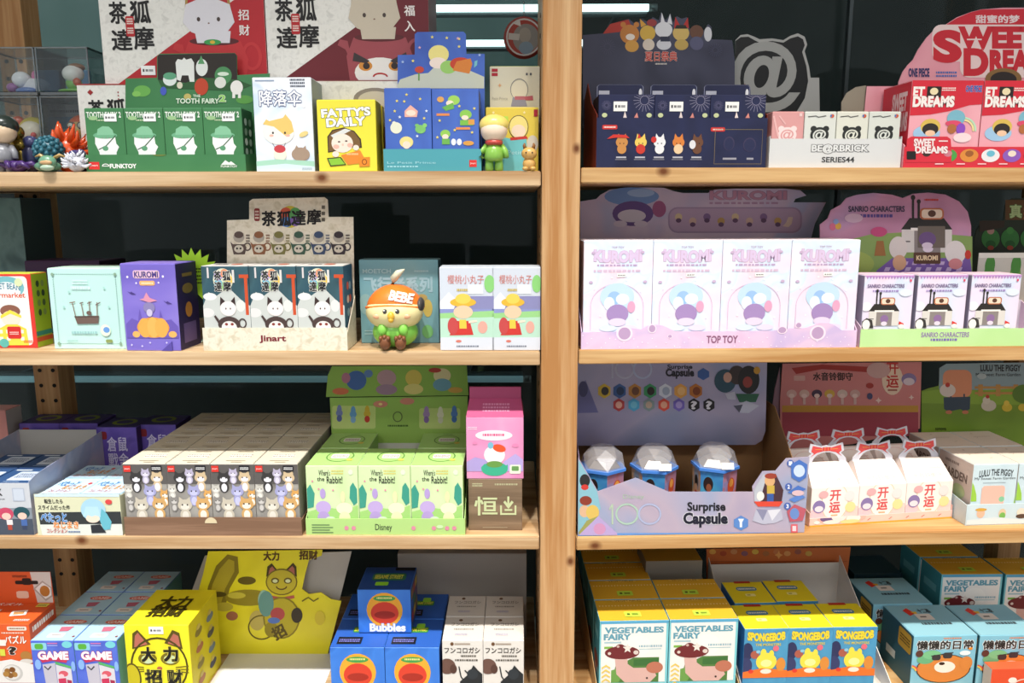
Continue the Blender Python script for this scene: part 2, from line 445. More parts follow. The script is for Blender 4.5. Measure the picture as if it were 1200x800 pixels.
slab('added_lit_wall_slab', -1.9, .115, 2.24, 2.31, EYE+.10, CEIL, cloud('lit_teal_wall', ['8fa5a0', '9aaeaa', '869a96'], 2, .6), 'added wall slab with lit grey teal put into its colour, above the top left shelf')  # paler slab added here: tube glow on the wall put into its colour
GLASS = clear('smoked_glass', 'dde8e8', .0, .02, .45)
for i, (un, a, b) in enumerate(((L, -1.35, .03), (R, .03, 1.25))):
    g = slab('window_%d' % (i+1), 0, 1, 0, 1, 0, 1, GLASS, ['smoked glass pane behind the left bay', 'smoked glass pane behind the right bay'][i])
    bm = bmesh.new(); bm_box(bm, a, b, .43, .436, .1, 2.2); bm.to_mesh(g.data); bm.free()
    g.matrix_basis = Matrix.Translation((X0, Y0, 0)) @ Matrix.Rotation(un.a, 4, 'Z')
mull2 = tag(box_obj('window_frame', -.010, .010, .445, .46, .1, 2.2, plain('mullion_pale', '8fa8a8', .4, .3)), None, None, None, 'structure'); mull2['label'] = 'pale metal mullion behind the orange puzzle box'
place(mull2, L, uc(L, 74, 680, .45), 0, 0)
mull = tag(box_obj('window_frame', -.004, .004, .425, .44, .1, 2.2, plain('mullion', '3a4244', .4, .6)), None, None, None, 'structure')
mull['label'] = 'slim grey metal mullion between the glass panes'
place(mull, L, uc(L, 722, 60, .43)*0+.62, 0, 0)

shelf = thing('shelving_unit', 'pale pine shelving with a thick centre post and peg holes', 'shelving', L, 0, 0, 0)
box_obj('post', -.0305, .0305, -.004, .036, 0, EYE+.62, WOOD_Z, shelf, .0015)
side_p = box_obj('side_panel', -.0305, .0305, .0365, .30, 0, EYE+.62, WOOD_B, shelf, .001)
HOLE = plain('peg_hole_dark', '120c07', .9)
def peg(parent, x, y, z, ax):
    bm = bmesh.new(); bmesh.ops.create_cone(bm, cap_ends=True, segments=12, radius1=.0042, radius2=.0042, depth=.001)
    rm = Matrix.Rotation(math.pi/2, 4, 'Y' if ax == 'x' else 'X'); bmesh.ops.transform(bm, matrix=Matrix.Translation((x, y, z)) @ rm, verts=list(bm.verts))
    return from_bm('peg_hole', bm, HOLE, parent)
for k in range(44):
    peg(side_p, -.0308, .115, EYE+.36-.0335*k, 'x')
invS = WM[shelf.name].inverted()
for un, a, b, sd in ((L, -1.22, -.0325, 'L'), (R, .0325, 1.10, 'R')):
    for s in (1, 2, 3, 4):
        bm = bmesh.new(); bm_box(bm, a, b, 0, .41, un.z[s]-TH, un.z[s]-.0002)
        bmesh.ops.bevel(bm, geom=[x for x in bm.edges], offset=.0015, segments=2, affect='EDGES')
        me_m = invS @ (Matrix.Translation((X0, Y0, 0)) @ Matrix.Rotation(un.a, 4, 'Z'))
        zc = un.z[s]-TH/2
        bmesh.ops.translate(bm, verts=list(bm.verts), vec=(0, 0, -zc))
        o = from_bm('shelf_board', bm, board_wood(sd, s), shelf); o.matrix_basis = me_m @ Matrix.Translation((0, 0, zc))
# rear upright at the left end, two columns of peg holes
ul = uc(L, 21, 270, .36); ur = uc(L, 51, 270, .36)
up_ = box_obj('rear_upright', ul, ur, .36, .42, 0, EYE+.62, WOOD_B, shelf, .001)
for k in range(34):
    for q in (.27, .8): peg(up_, ul+(ur-ul)*q, .3597, EYE+.30-.0335*k, 'y')
box_obj('post', -1.282, -1.2215, -.004, .036, 0, EYE+.62, WOOD_Z, shelf, .0015)
box_obj('post', 1.104, 1.165, .040, .080, 0, EYE+.62, WOOD_Z, shelf, .0015)
up2 = box_obj('rear_upright', 1.0, 1.05, .36, .41, 0, EYE+.62, WOOD_B, shelf, .001)

# lamps in the dark room behind the glass, plus a glowing reflection bar
TUBE = glow('tube_glow', 'e6f2f0', 3.2)
def glow_tube(label, x0, x1, y, d, rad, mat):
    a = uc(L, x0, y, d); b, z = L.uv(x1, y, d)
    o = thing('glow_tube', label, 'tube lamp', L, (a+b)/2, d, z)
    w = (b-a)/2
    tube('glass_tube', [(-w, 0, 0), (w, 0, 0)], rad, mat, o, 12)
    for s in (-1, 1): tube('end_cap', [(s*w, 0, 0), (s*(w+.02), 0, 0)], rad*1.1, plain('tube_cap', '9aa0a0', .4, .7), o, 12)
    box_obj('batten', -w, w, rad*1.2, rad*1.2+.03, -.012, .012, plain('batten_grey', '596264', .5), o, .002)
    for s in (-.8, .8): box_obj('bracket', w*s-.006, w*s+.006, rad*1.2+.03, 2.32-Y0-d+.004, -.006, .006, plain('batten_grey', '596264', .5), o, 0)
    return o
glow_tube('upper white tube lamp glowing beyond the glass at top', 430, 760, 9, .66, .0085, TUBE)
glow_tube('lower white tube lamp glowing beyond the glass under the upper one', 430, 760, 50, .66, .0075, TUBE)
DIM = glow('reflection_glow', '8fb0b8', .28)  # glowing bar added in place of a reflected tube, not a lamp
glow_tube('dim bluish glowing bar standing in for a tube reflection, low behind the third shelf', -60, 613, 444, .62, .0085, DIM)

# ============================================================ LEFT BAY, TOP SHELF
TEA = cloud('tea_pattern', ['dedbd4', 'e6e3dc', 'd2cfc8'], 90, .5)
def kanji_block(x0, y0, s, col='1c1a1a'):
    return [t(x0+10*s, y0+13*s, 20*s, 25*s, '茶', col, .03), t(x0+36*s, y0+12*s, 23*s, 26*s, '狐', col, .03),
            t(x0+12*s, y0+45*s, 23*s, 24*s, '達', col, .03), t(x0+38*s, y0+43*s, 23*s, 26*s, '摩', col, .03),
            rr(x0+18*s, y0+17*s, x0+28*s, y0+41*s, 2*s, 'b3262b'), t(x0+23*s, y0+23*s, 7*s, 8*s, '~', 'f0e6da', .01), t(x0+23*s, y0+34*s, 7*s, 8*s, '~', 'f0e6da', .01)]
def fox_head(cx, cy, w, col, edge, ear):
    return [p([(cx-w*.46, cy-w*.2), (cx-w*.42, cy-w*.62), (cx-w*.12, cy-w*.36)], edge), p([(cx+w*.46, cy-w*.2), (cx+w*.42, cy-w*.62), (cx+w*.12, cy-w*.36)], edge),
            p([(cx-w*.41, cy-w*.22), (cx-w*.38, cy-w*.52), (cx-w*.16, cy-w*.34)], ear), p([(cx+w*.41, cy-w*.22), (cx+w*.38, cy-w*.52), (cx+w*.16, cy-w*.34)], ear),
            p([(cx-w*.44, cy-w*.3), (cx-w*.2, cy-w*.4), (cx+w*.2, cy-w*.4), (cx+w*.44, cy-w*.3), (cx+w*.52, cy+w*.06), (cx+w*.36, cy+w*.26), (cx+w*.14, cy+w*.35), (cx-w*.14, cy+w*.35), (cx-w*.36, cy+w*.26), (cx-w*.52, cy+w*.06)], col),
            e(cx-w*.2, cy, w*.035, w*.045, '4a3c38'), e(cx+w*.2, cy, w*.035, w*.045, '4a3c38'), e(cx, cy+w*.08, w*.02, w*.015, '7a5a50')]
zl = L.z[1]
low1 = carton('gift_box', 'pale patterned gift box, lower left of the big tea-cup boxes', L, 1, 93, 290, 98, .078, .046, mats=(TEA, TEA, 'a3322c'), flap=False, group='tea cup gift boxes', cat='gift box')
face_ink(low1, 'front', [r(93, 98, 290, 99.5, 'a3322c'), p([(108.5, 104.5), (112, 108), (108.5, 111.5), (105, 108)], '9c2a2c'), [e(141, q, .9, .9, '9c2a2c') for q in (108, 112, 116)], kanji_block(105, 117, .9)], (93, 98, 290, 206))
low2 = carton('gift_box', 'pale patterned gift box under the maroon tea-cup box', L, 1, 292, 482, 94, .0785, .15, mats=(TEA, TEA, '5f2328'), flap=False, group='tea cup gift boxes', cat='gift box')
face_ink(low2, 'front', [r(292, 94, 482, 95, '8a4a4c'), e(440, 116, 25, 13, '8b8178'), e(440, 118, 20, 11, 'c9bfae'), p([(360, 206), (482, 206), (482, 130)], '6d2a30')], (292, 94, 482, 206))
for k, (xl, xr, yb, red, dark, cup, head, lab, tx) in enumerate(((120, 312, 99, 'b5262e', 'b5262e', 'c03236', 'dcd8de', 'big white and red gift box with white fox in red cup', '招财'), (313, 503, 93.5, '6a2029', '6a2029', '9c4850', 'c9bca8', 'big white and maroon gift box with tan fox in pink cup', '福入'))):
    zt = L.uv(200, 98, .10)[1] if k == 0 else L.uv(390, 94, .10)[1]
    zt = zl + INFO[(low1, low2)[k].name][1]
    b_ = carton('gift_box', lab, L, 1, xl, xr, -50, .088, .13, ym=60, mats=(TEA, red, red), z0=zt-zl+.0006, flap=False, group='tea cup gift boxes', cat='gift box')
    X = xl-120; Y = yb-99
    S = [p([(135+X, 99+Y), (312+X, 99+Y), (312+X, -24+Y), (277+X, Y), (223+X, 37+Y)], red), kanji_block(132+X, 1+Y+(2 if k else 0), 1)]
    S += [ring(295+X, 66+Y, 12, 17, 4, cup), p([(215+X, 52+Y), (206+X, 50+Y), (203+X, 57+Y), (212+X, 62+Y), (220+X, 80+Y)], cup),
          p([(222+X, 48+Y), (283+X, 48+Y), (291+X, 70+Y), (286+X, 99+Y), (216+X, 99+Y), (213+X, 70+Y)], cup), e(252+X, 48+Y, 29, 5, '5a2226'), p([(230+X, 36+Y), (272+X, 36+Y), (270+X, 50+Y), (232+X, 50+Y)], head),
          fox_head(247+X, 22+Y, 58, head, 'a98b4d' if k == 0 else 'a39274', 'b5262e' if k == 0 else 'a0784e')]
    if k == 0: S += [e(250, 49, 10, 3.4, '3c9a50'), e(250, 49, 3, 2, 'd9b13c')]
    else: S += [e(X+252, 84, 30, 18, 'e9e4e0'), e(X+235, 76, 8, 6, 'd08a3a'), e(X+270, 76, 8, 6, 'd08a3a'), e(X+236, 76, 4, 4, '332a28'), e(X+269, 76, 4, 4, '332a28'),
                p([(X+222, 60), (X+240, 70), (X+236, 73), (X+220, 70)], '3a3032'), p([(X+283, 60), (X+264, 70), (X+268, 73), (X+285, 70)], '3a3032'), ring(X+252, 89, 9, 5, 2, 'b02b2e', 14, 180, 360)]
    S += [t(288+X, 17+Y, 12, 12, tx[0], 'efe6e2', .02), t(288+X, 35+Y, 12, 12, tx[1], 'efe6e2', .02)]
    face_ink(b_, 'front', S, (xl, -50, xr, yb))
    if k == 0: sticker(b_, L.uv(174, 83, .088)[0]-(L.uv(xl, 60, .088)[0]+L.uv(xr, 60, .088)[0])/2, L.uv(174, 83, .088)[1]-zt, .024, .015)

# green tooth display
GREEN = cloud('tooth_green', ['3f7a4c', '447f50', '3a7347'], 8, .45)
tt = tray('display_tray', 'green display tray with white lettering holding four tooth toy boxes', L, 1, 101, 288, 181, .012, .058, mat=GREEN, inside='3a6b45')
bbl = (378, 675, 1078, 775)
lip_ink(tt, [r(390, 717, 436, 760, 'd8322f'), t(413, 738, 34, 14, 'Jinart', 'f4dcd8'), t(540, 741, 115, 24, 'FUNKTOY', 'f2f4f0', .04), ring(464, 740, 16, 13, 4, 'f2f4f0', 16, 180, 360), r(448, 739, 480, 743, 'f2f4f0'), p([(970, 735), (990, 708), (1005, 722), (1015, 715), (1035, 735)], 'e8efe6'), t(1005, 744, 72, 12, 'FUNKTOY', 'e8efe6', .02),
        e(703, 675, 30, 9, '6e7f3c')], bbl)
tb = carton('toy_box', 'leftmost of four green tooth toy boxes in tray', L, 1, 95, 142, 127, .0145, .05, ym=150, mats=(GREEN, '2f5c3a', '5d8f68'), z0=CO, w=cell(tt, 4)-.0006, group='green tooth toy boxes')
bb = (358, 472, 545, 772)
face_ink(tb, 'front', [t(450, 502, 165, 26, 'TOOTH FAIRY 2', 'e6efe2', .03, '2d5a36', .03), e(398, 518, 22, 10, '9ac08a'), t(460, 528, 90, 10, '~', 'c8d8b0'),
    p([(400, 605), (412, 592), (495, 592), (500, 640), (512, 655), (498, 680), (490, 772), (420, 772), (415, 680), (398, 640)], 'eef0ec'),
    e(449, 600, 58, 16, '6fae86'), p([(410, 598), (415, 570), (440, 556), (470, 558), (488, 575), (492, 598)], '86c09a'), ln([(412, 668), (450, 650), (500, 600)], 5, '3c5a42'), e(446, 662, 14, 12, '5f9c74'),
    e(435, 612, 3, 3, '8a8a86'), e(452, 610, 3, 3, '8a8a86'), e(468, 612, 3, 3, '8a8a86')], bb)
face_ink(tb, 'right', [t(.5, .85, .6, .08, 'TOOTH', 'c8d8c8'), [e(.3+.4*(i % 2), .68-.16*(i//2), .13, .06, ['b8c8b8', '8fa890', 'd8e0d0'][i % 3]) for i in range(8)]], (0, 0, 1, 1))
sticker(tb, .010, INFO[tb.name][1]*.855, .020, .012)
line_up(tt, tb, 4, .0028, lambda c, q: ['leftmost', 'second from left', 'third from left', 'rightmost'][c]+' of four green tooth toy boxes in tray')
card('header_card', tt, L, [(147, 195), (147, 92), (184, 91), (184, 66), (187, 63), (275, 62), (277.5, 65), (278, 88), (316, 86), (316, 195)], .0715, GREEN, items=Z([
    p([(388, 395), (400, 384), (930, 374), (944, 388), (948, 560), (740, 600), (390, 560)], '2d2622'), e(280, 640, 60, 40, '6cab52'), e(240, 660, 30, 20, '84bd5e'), e(1000, 700, 60, 30, '5c9a48'), p([(390, 560), (560, 590), (700, 545), (950, 560), (1050, 600), (950, 640), (420, 620)], '2f5a34'),
    p([(515, 440), (530, 415), (560, 422), (575, 405), (590, 420), (625, 410), (645, 440), (648, 575), (615, 575), (605, 530), (560, 530), (550, 570), (525, 560)], 'e4e4e0'),
    e(700, 475, 42, 60, 'e2e4e0'), p([(672, 450), (695, 390), (720, 450)], '5c9a68'), e(850, 530, 60, 62, '4c8a58'), e(830, 580, 40, 40, 'e2e0da'), e(850, 520, 40, 14, 'd8e4d4'),
    e(475, 560, 48, 44, 'dfe4e0'), e(475, 535, 46, 26, '5f9f7c'), e(430, 640, 22, 30, '4a5cc0'), e(697, 610, 48, 60, 'c0452c'), e(545, 600, 20, 24, 'ddd6c0'), e(945, 615, 44, 50, 'efeae6'), r(915, 650, 935, 690, 'efeae6'), r(955, 650, 975, 690, 'efeae6'), e(600, 680, 26, 22, 'c8b46a'),
    t(670, 710, 300, 34, 'TOOTH FAIRY', 'e6f2de', .03, '2c5a34', .03), t(845, 692, 40, 44, '2', '9ad06a', .04, 'f0f4ea', .03), t(665, 675, 50, 18, 'THE', 'e6f2de', .02)], 120, 0, 6))

# parachute cat box and yellow girl box
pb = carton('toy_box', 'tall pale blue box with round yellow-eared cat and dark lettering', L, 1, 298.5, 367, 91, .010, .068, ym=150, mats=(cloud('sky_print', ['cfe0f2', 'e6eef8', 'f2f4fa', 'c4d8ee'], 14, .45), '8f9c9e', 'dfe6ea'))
bb = (60, 305, 302, 682)
face_ink(pb, 'front', [r(72, 314, 150, 319, '8fa0b8'), t(245, 326, 60, 38, '~', '40485a', .0), t(172, 386, 172, 62, '降落伞', 'ffffff', .02, '5a6690', .045), e(268, 416, 7, 8, 'ffffff'),
    e(158, 520, 66, 52, 'f6f2e8'), p([(95, 490), (110, 470), (122, 478), (180, 464), (190, 450), (214, 480), (222, 520), (190, 540), (140, 500)], 'ecc872'), e(135, 525, 4, 5, '3c3430'), e(185, 525, 4, 5, '3c3430'), e(128, 536, 9, 5, 'f0b8a8'), e(196, 536, 9, 5, 'f0b8a8'),
    ln([(130, 566), (145, 590)], 2, '6a6a72'), ln([(185, 566), (172, 590)], 2, '6a6a72'), e(160, 612, 28, 26, 'f4ead8'), e(160, 590, 24, 16, 'c8434a'), e(246, 612, 38, 28, 'a8907c'), p([(222, 590), (230, 575), (240, 588)], 'a8907c'), p([(255, 588), (268, 576), (270, 594)], 'a8907c'),
    e(262, 530, 20, 10, 'ead28a', -.4), p([(60, 640), (150, 632), (302, 640), (302, 682), (60, 682)], 'a9d8c0'), p([(60, 660), (180, 650), (302, 662), (302, 682), (60, 682)], 'd4e8ee'), t(270, 672, 40, 12, '~', '7a8aa8')], bb)
face_ink(pb, 'right', [e(.4, .85, .2, .06, 'd8c8a0'), e(.7, .72, .16, .05, 'c2b08c')], (0, 0, 1, 1))
fb = carton('toy_box', 'bright yellow box picturing a brown-haired girl with green book', L, 1, 372.5, 441, 117, .006, .05, ym=160, mats=('efe244', 'c8b82c', 'e0d23a'), cat='toy box')
bb = (308, 388, 535, 676)
face_ink(fb, 'front', [t(420, 437, 186, 32, "FATTY'S", 'ffffff', .045, '2a2a22', .03, -.05), t(418, 476, 146, 32, 'DAILY', 'ffffff', .045, '2a2a22', .03, -.05),
    p([(345, 600), (345, 535), (365, 508), (410, 498), (450, 512), (475, 545), (478, 580), (440, 580)], '3a2c1c'), p([(349, 596), (349, 537), (368, 512), (410, 502), (448, 516), (470, 547), (472, 576), (438, 576)], '7a5a34'), p([(358, 530), (415, 503), (438, 510), (372, 545)], 'dfe0dc'),
    e(402, 562, 42, 38, 'f8e2d2'), e(378, 576, 12, 9, 'f2b6a4'), e(432, 570, 11, 9, 'f2b6a4'), e(390, 556, 5, 3, '3a2c28'), e(418, 553, 5, 3, '3a2c28'), e(404, 568, 4, 5, 'eac4b0'),
    p([(395, 610), (470, 590), (495, 640), (420, 650)], 'e88a32'), t(440, 606, 45, 12, '~', 'f4c890'), e(455, 580, 12, 11, 'f8e2d2'), e(375, 606, 13, 12, 'f8e2d2'), p([(340, 622), (395, 618), (415, 650), (352, 656)], '3a3a20'), p([(345, 626), (392, 622), (410, 647), (355, 652)], '8cc63c'), p([(462, 620), (508, 618), (506, 656), (466, 658)], 'e48a2a'), ring(486, 638, 10, 12, 3, '7a3a14')], bb)
carton('toy_box', 'second yellow toy box, mostly hidden behind the girl box', L, 1, 392, 449, 124, .060, .016, ym=160, mats=('d2c030', 'b8a828', 'd8ca38'))

# blue night sky display with two boxes
NIGHT = cloud('night_blue', ['3f5cae', '4a6cc0', '4058a4'], 9, .4)
nt_ = tray('display_tray', 'teal display tray under two night-blue star boxes', L, 1, 449.5, 564, 174.5, .008, .062, mat='4fa0ac', inside='3a4a80')
lip_ink(nt_, [t(675, 635, 190, 9, 'Le Petit Prince', 'a8dce4', 0), t(640, 651, 120, 9, '~', 'a8dce4', 0), r(901, 625, 930, 653, 'd8322f'), t(915.5, 639, 22, 9, 'Jinart', 'f4dcd8')], (566, 580, 948, 670))
STAR = lambda pts, c='e8d56a': [st(a, b, 7, c) for a, b in pts]
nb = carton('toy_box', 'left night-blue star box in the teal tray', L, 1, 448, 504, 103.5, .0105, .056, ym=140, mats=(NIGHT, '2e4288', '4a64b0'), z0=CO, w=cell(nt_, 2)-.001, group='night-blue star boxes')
face_ink(nb, 'front', [p([(640, 465), (640, 440), (665, 415), (695, 440), (690, 465)], 'e8b0a0'), e(666, 448, 20, 12, 'f4dcc8'), e(604, 510, 24, 24, 'e6e6d0'), e(596, 492, 8, 10, 'e6e6d0'), e(704, 516, 22, 18, '7cbf6c'), e(722, 500, 9, 9, '8aca70'), e(690, 500, 9, 7, '7cbf6c'), e(645, 570, 28, 24, 'ead98a'), e(645, 582, 16, 16, 'f4dcc8'), STAR([(610, 398), (640, 400), (705, 390), (600, 440), (650, 372), (720, 470), (580, 478)]), STAR([(620, 465), (730, 440), (690, 545)], 'dfe8f4')], (558, 346, 750, 690))
nb2 = carton('toy_box', 'right night-blue star box in the teal tray', L, 1, 507, 562.5, 104.5, .0105, .056, ym=140, mats=(NIGHT, '2e4288', '4a64b0'), z0=CO, w=cell(nt_, 2)-.001, group='night-blue star boxes')
face_ink(nb2, 'front', [e(848, 395, 24, 20, '9ccc5c'), e(832, 408, 15, 12, 'f4dcc8'), p([(800, 425), (845, 405), (850, 430), (815, 440)], '6cae52'), e(795, 392, 14, 12, 'd8a05a'), r(778, 450, 830, 460, 'e08a52'), e(895, 455, 24, 20, '8cc454'), e(892, 468, 14, 10, 'f4dcc8'), r(872, 478, 925, 500, '7ab84c'), r(905, 475, 930, 497, 'd89a4a'), r(855, 508, 912, 518, 'e08a52'), e(812, 536, 20, 18, '94c858'), e(812, 548, 13, 11, 'f4dcc8'), r(798, 556, 830, 580, '6cae52'), e(845, 570, 10, 14, 'e8ecf0'), e(868, 570, 10, 14, 'e8ecf0'), e(905, 575, 22, 10, 'd89a4a'), STAR([(870, 420), (930, 430), (790, 480), (780, 550), (850, 520), (920, 530)])], (760, 350, 948, 690))
for q, sg0 in ((nb, -1), (nb2, 1)): q.matrix_basis = WM[nt_.name] @ Matrix.Translation((sg0*cell(nt_, 2)/2, .0026, CO)); WM[q.name] = q.matrix_basis.copy()
card('header_card', nt_, L, [(466, 195), (466, 64.5), (486, 64), (486, 40), (489, 37.5), (543, 37), (546, 40), (546.5, 63), (568, 63), (568, 195)], .0725, NIGHT, items=Z([
    p([(620, 330), (630, 310), (690, 290), (740, 285), (760, 265), (830, 262), (900, 275), (958, 300), (958, 345), (620, 345)], 'c9ccb8'), e(780, 212, 40, 36, 'efe08a'), e(778, 246, 34, 22, 'f6e2d2'), e(818, 262, 32, 26, '9ccc6a'), e(866, 250, 42, 26, 'c8452e'), p([(835, 275), (850, 240), (905, 228), (912, 250), (900, 288)], 'd98238'), e(705, 272, 18, 13, 'c84a3a'), r(700, 285, 706, 315, '6a9a4a'), p([(918, 265), (920, 240), (932, 235), (930, 255)], '7cc0c8'),
    STAR([(812, 148), (755, 145), (860, 182), (680, 238), (860, 152)], 'f0e07a'), STAR([(706, 186), (855, 150)], 'dfb0c0'), STAR([(640, 242), (940, 215)], 'a9c0ea')], 280, 0, 3.333))
# cream and yellow picture boxes by the post
cb = carton('toy_box', 'cream box with line-drawn child behind the yellow one', L, 1, 574, 632.5, 78, .095, .05, ym=110, mats=('ddd8c4', 'c8c4a4', 'e8eaa0'))
face_ink(cb, 'front', [r(1008, 270, 1032, 282, 'b02838'), r(1008, 286, 1032, 298, 'b02838'), t(1156, 291, 22, 9, 'II', '5a5a60'), ring(1118, 350, 36, 42, 3, '8c8a8a'), e(1118, 352, 33, 38, 'e6dfca'), p([(1092, 380), (1140, 380), (1150, 415), (1085, 415)], '9a98a8'), r(1100, 376, 1140, 390, 'c0707c'), p([(1138, 378), (1172, 374), (1174, 392), (1142, 392)], 'c4626c'), st(1040, 334, 8, 'e0a878', 4), t(1040, 385, 62, 12, 'Petit Prince', 'b0aaa0', 0)], (1000, 262, 1200, 680))
yb_ = carton('toy_box', 'yellow and aqua box with a blond child picture by the post', L, 1, 569.5, 631, 126, .045, .04, ym=160, mats=('e8cf52', 'd0b848', 'f0dc78'))
face_ink(yb_, 'front', [p([(968, 545), (1140, 545), (1140, 680), (968, 680)], '74c8d0'), p([(968, 545), (990, 540), (1010, 548), (1050, 540), (1090, 548), (1140, 540), (1140, 560), (968, 560)], '74c8d0'), e(1106, 498, 42, 48, '4a3a2a'), e(1106, 498, 39, 45, 'f4e28a'), e(1106, 514, 30, 26, 'f6e0c8'), p([(1070, 540), (1140, 534), (1145, 545), (1072, 552)], 'cc3a34'), r(1010, 455, 1062, 485, 'bfe05a'), STAR([(1010, 500), (1130, 440), (1000, 440)], 'fff0b0'), e(1165, 565, 24, 34, 'd8d0c0'), t(1090, 600, 60, 16, 'Petit', 'b8e8ee', .0), r(1170, 428, 1186, 456, 'b02838')], (968, 420, 1190, 680))

# small vinyl doll and horned toy on the shelf edge
def doll(name, label, un, px, d, z, h, hair, skin, body, trim, legs=None):
    """plain peg-style vinyl doll: feet, coat, sleeves, round head, cap of hair"""
    o = thing(name, label, 'figurine', un, uc(un, px, 180, d), d, z); k = h
    plast = lambda c: plain('vinyl_'+c, c, .3, 0, .5, .3)
    for s in (-1, 1):
        lathe('leg', [(.05*k, 0), (.075*k, .02*k), (.07*k, .1*k), (.06*k, .2*k)], plast(legs or body), o, 14, (s*.08*k, 0, 0))
        tube('arm', [(s*.12*k, 0, .42*k), (s*.19*k, -.02*k, .32*k), (s*.21*k, -.05*k, .22*k)], [.05*k, .05*k, .045*k], plast(body), o, 10)
    lathe('torso', [(.13*k, .16*k), (.17*k, .22*k), (.15*k, .34*k), (.09*k, .46*k)], plast(body), o, 20)
    ell('head', (0, 0, .66*k), (.225*k, .2*k, .2*k), plast(skin), o, None, 24, 16)
    ell('hair', (0, .03*k, .75*k), (.25*k, .215*k, .18*k), plast(hair), o, None, 24, 14)
    if trim: lathe('collar', [(.11*k, .42*k), (.15*k, .44*k), (.15*k, .49*k), (.1*k, .51*k)], plast(trim), o, 18)
    return o
doll('vinyl_figurine', 'small yellow-haired vinyl figurine in green with red collar', L, 579, .012, zl, .096, 'e6d070', 'f0d8c0', '86bc4c', 'c4483e')
ho = thing('vinyl_figurine', 'tiny tan horned animal figurine beside the post', 'figurine', L, uc(L, 620, 190, .008), .008, zl)
TAN = plain('vinyl_tan', 'd2a45c', .3, 0, .5, .3)
ell('body', (0, 0, .011), (.0105, .009, .011), TAN, ho); hh = ell('head', (0, -.002, .027), (.0125, .010, .010), TAN, ho)
for s in (-1, 1):
    tube('horn', [(s*.006, 0, .034), (s*.008, 0, .040), (s*.007, 0, .0435)], [.003, .0025, .001], plain('vinyl_brown', '8a5a2a', .3), ho)
    ell('foot', (s*.006, -.005, .0035), (.005, .006, .0035), TAN, ho, None, 12, 8); ell('eye', (s*.005, -.0115, .028), (.0012, .0008, .0015), plain('eye_dark', '2c2422', .2), hh, None, 8, 6)
# round tin badge hanging in the back
bd = thing('round_badge', 'round red and grey tin plate hanging behind the cream boxes', 'badge', L, uc(L, 614, 44, .33), .33, L.uv(614, 44, .33)[1])
bmv = bmesh.new(); bmesh.ops.create_cone(bmv, cap_ends=True, segments=36, radius1=.040, radius2=.036, depth=.006); bmesh.ops.transform(bmv, matrix=Matrix.Rotation(math.pi/2, 4, 'X'), verts=list(bmv.verts)); from_bm('disc', bmv, '9a3a30', bd)
ink(bd, [e(0, 0, 34, 34, 'a83c2e'), e(4, 2, 26, 27, '8f8880'), e(2, -4, 12, 14, 'a59a8c'), p([(-30, -8), (-8, -6), (-10, 6), (-31, 4)], 'c8beb4'), e(4, 20, 14, 12, '8496a4'), p([(-20, -25), (-8, -32), (-6, -20)], 'd8d0c8'), ring(0, 0, 35, 35, 3, 'd0ccc6')], lambda a, b: V3(a*.001, -.003, -b*.001), V3(0, -1, 0))
tube('hanger', [(0, .004, .036), (0, .01, .07)], .001, plain('wire', '888888', .3, 1), bd)

# acrylic display cases with toys, stacked at the left end
ACR = clear('acrylic', 'f8fbfb', .035, .02); ACE = clear('acrylic_edge', 'dbe4e6', .22, .05)
CASED = .135
def case(label, xl, xr, z, h, d):
    u0, u1 = uc(L, xl, 85, d), uc(L, xr, 85, d); w = (u1-u0)/2; dp = .095; T = .0025
    o = thing('acrylic_case', label, 'display case', L, (u0+u1)/2, d, z, 0, 'stacked clear acrylic cases')
    box_obj('base', -w, w, 0, dp, 0, .007, ACE, o, .001)
    for nm, a in (('front', (-w, w, 0, .0012, .008, h-.001)), ('back', (-w, w, dp-.0012, dp, .008, h-.001)), ('left', (-w, -w+.0012, .0012, dp-.0012, .008, h-.001)), ('right', (w-.0012, w, .0012, dp-.0012, .008, h-.001)), ('top', (-w, w, 0, dp, h-.0012, h))):
        box_obj('pane', *a, ACR, o, 0)
    for s in (-1, 1):
        for y in (0, dp):
            box_obj('corner_bar', s*w-T/2, s*w+T/2, y-T/2, y+T/2, .007, h, ACE, o, .0004)
        box_obj('edge_bar', s*w-T/2, s*w+T/2, T, dp-T, h-T, h+.0003, ACE, o, .0004)
    for y in (0, dp): box_obj('edge_bar', -w, w, y-T/2, y+T/2, h-T, h+.0003, ACE, o, .0004)
    return o, (u0+u1)/2
zc2 = L.uv(70, 112, CASED)[1]; hc = L.uv(70, 55, CASED)[1]-zc2
cl1 = case('clear acrylic case with yellow-hooded figurine, lower left', -20, 41, zl, zc2-zl-.001, CASED)
cl2 = case('clear acrylic case with goggled orange figurine, lower right', 44, 104, zl, zc2-zl-.001, CASED)
cu1 = case('clear acrylic case with reclining white figurine, upper left', -20, 41, zc2, hc, CASED)
cu2 = case('clear acrylic case with green-based white figurine, upper right', 44, 104, zc2, hc, CASED)
PL = lambda c: plain('vinyl_'+c, c, .3, 0, .5, .3)
def toy(label, u, d, z, bits, cat='figurine', name='vinyl_figurine'):
    o = thing(name, label, cat, L, u, d, z)
    for nm, c, rad, col in bits: ell(nm, c, rad, PL(col), o, None, 16, 10)
    return o
toy('reclining white figurine with pink trim in upper left case', cu1[1]+.008, CASED+.045, zc2+.0075, [('body', (.01, 0, .015), (.026, .014, .015), 'e8e4ea'), ('head', (-.012, -.005, .026), (.016, .014, .014), 'efecf0'), ('trim', (.012, -.002, .032), (.007, .006, .010), 'd06a9a'), ('cushion', (0, -.012, .006), (.02, .01, .006), '5a78b8'), ('tail', (-.028, -.008, .012), (.010, .008, .008), '9a5a9a')])
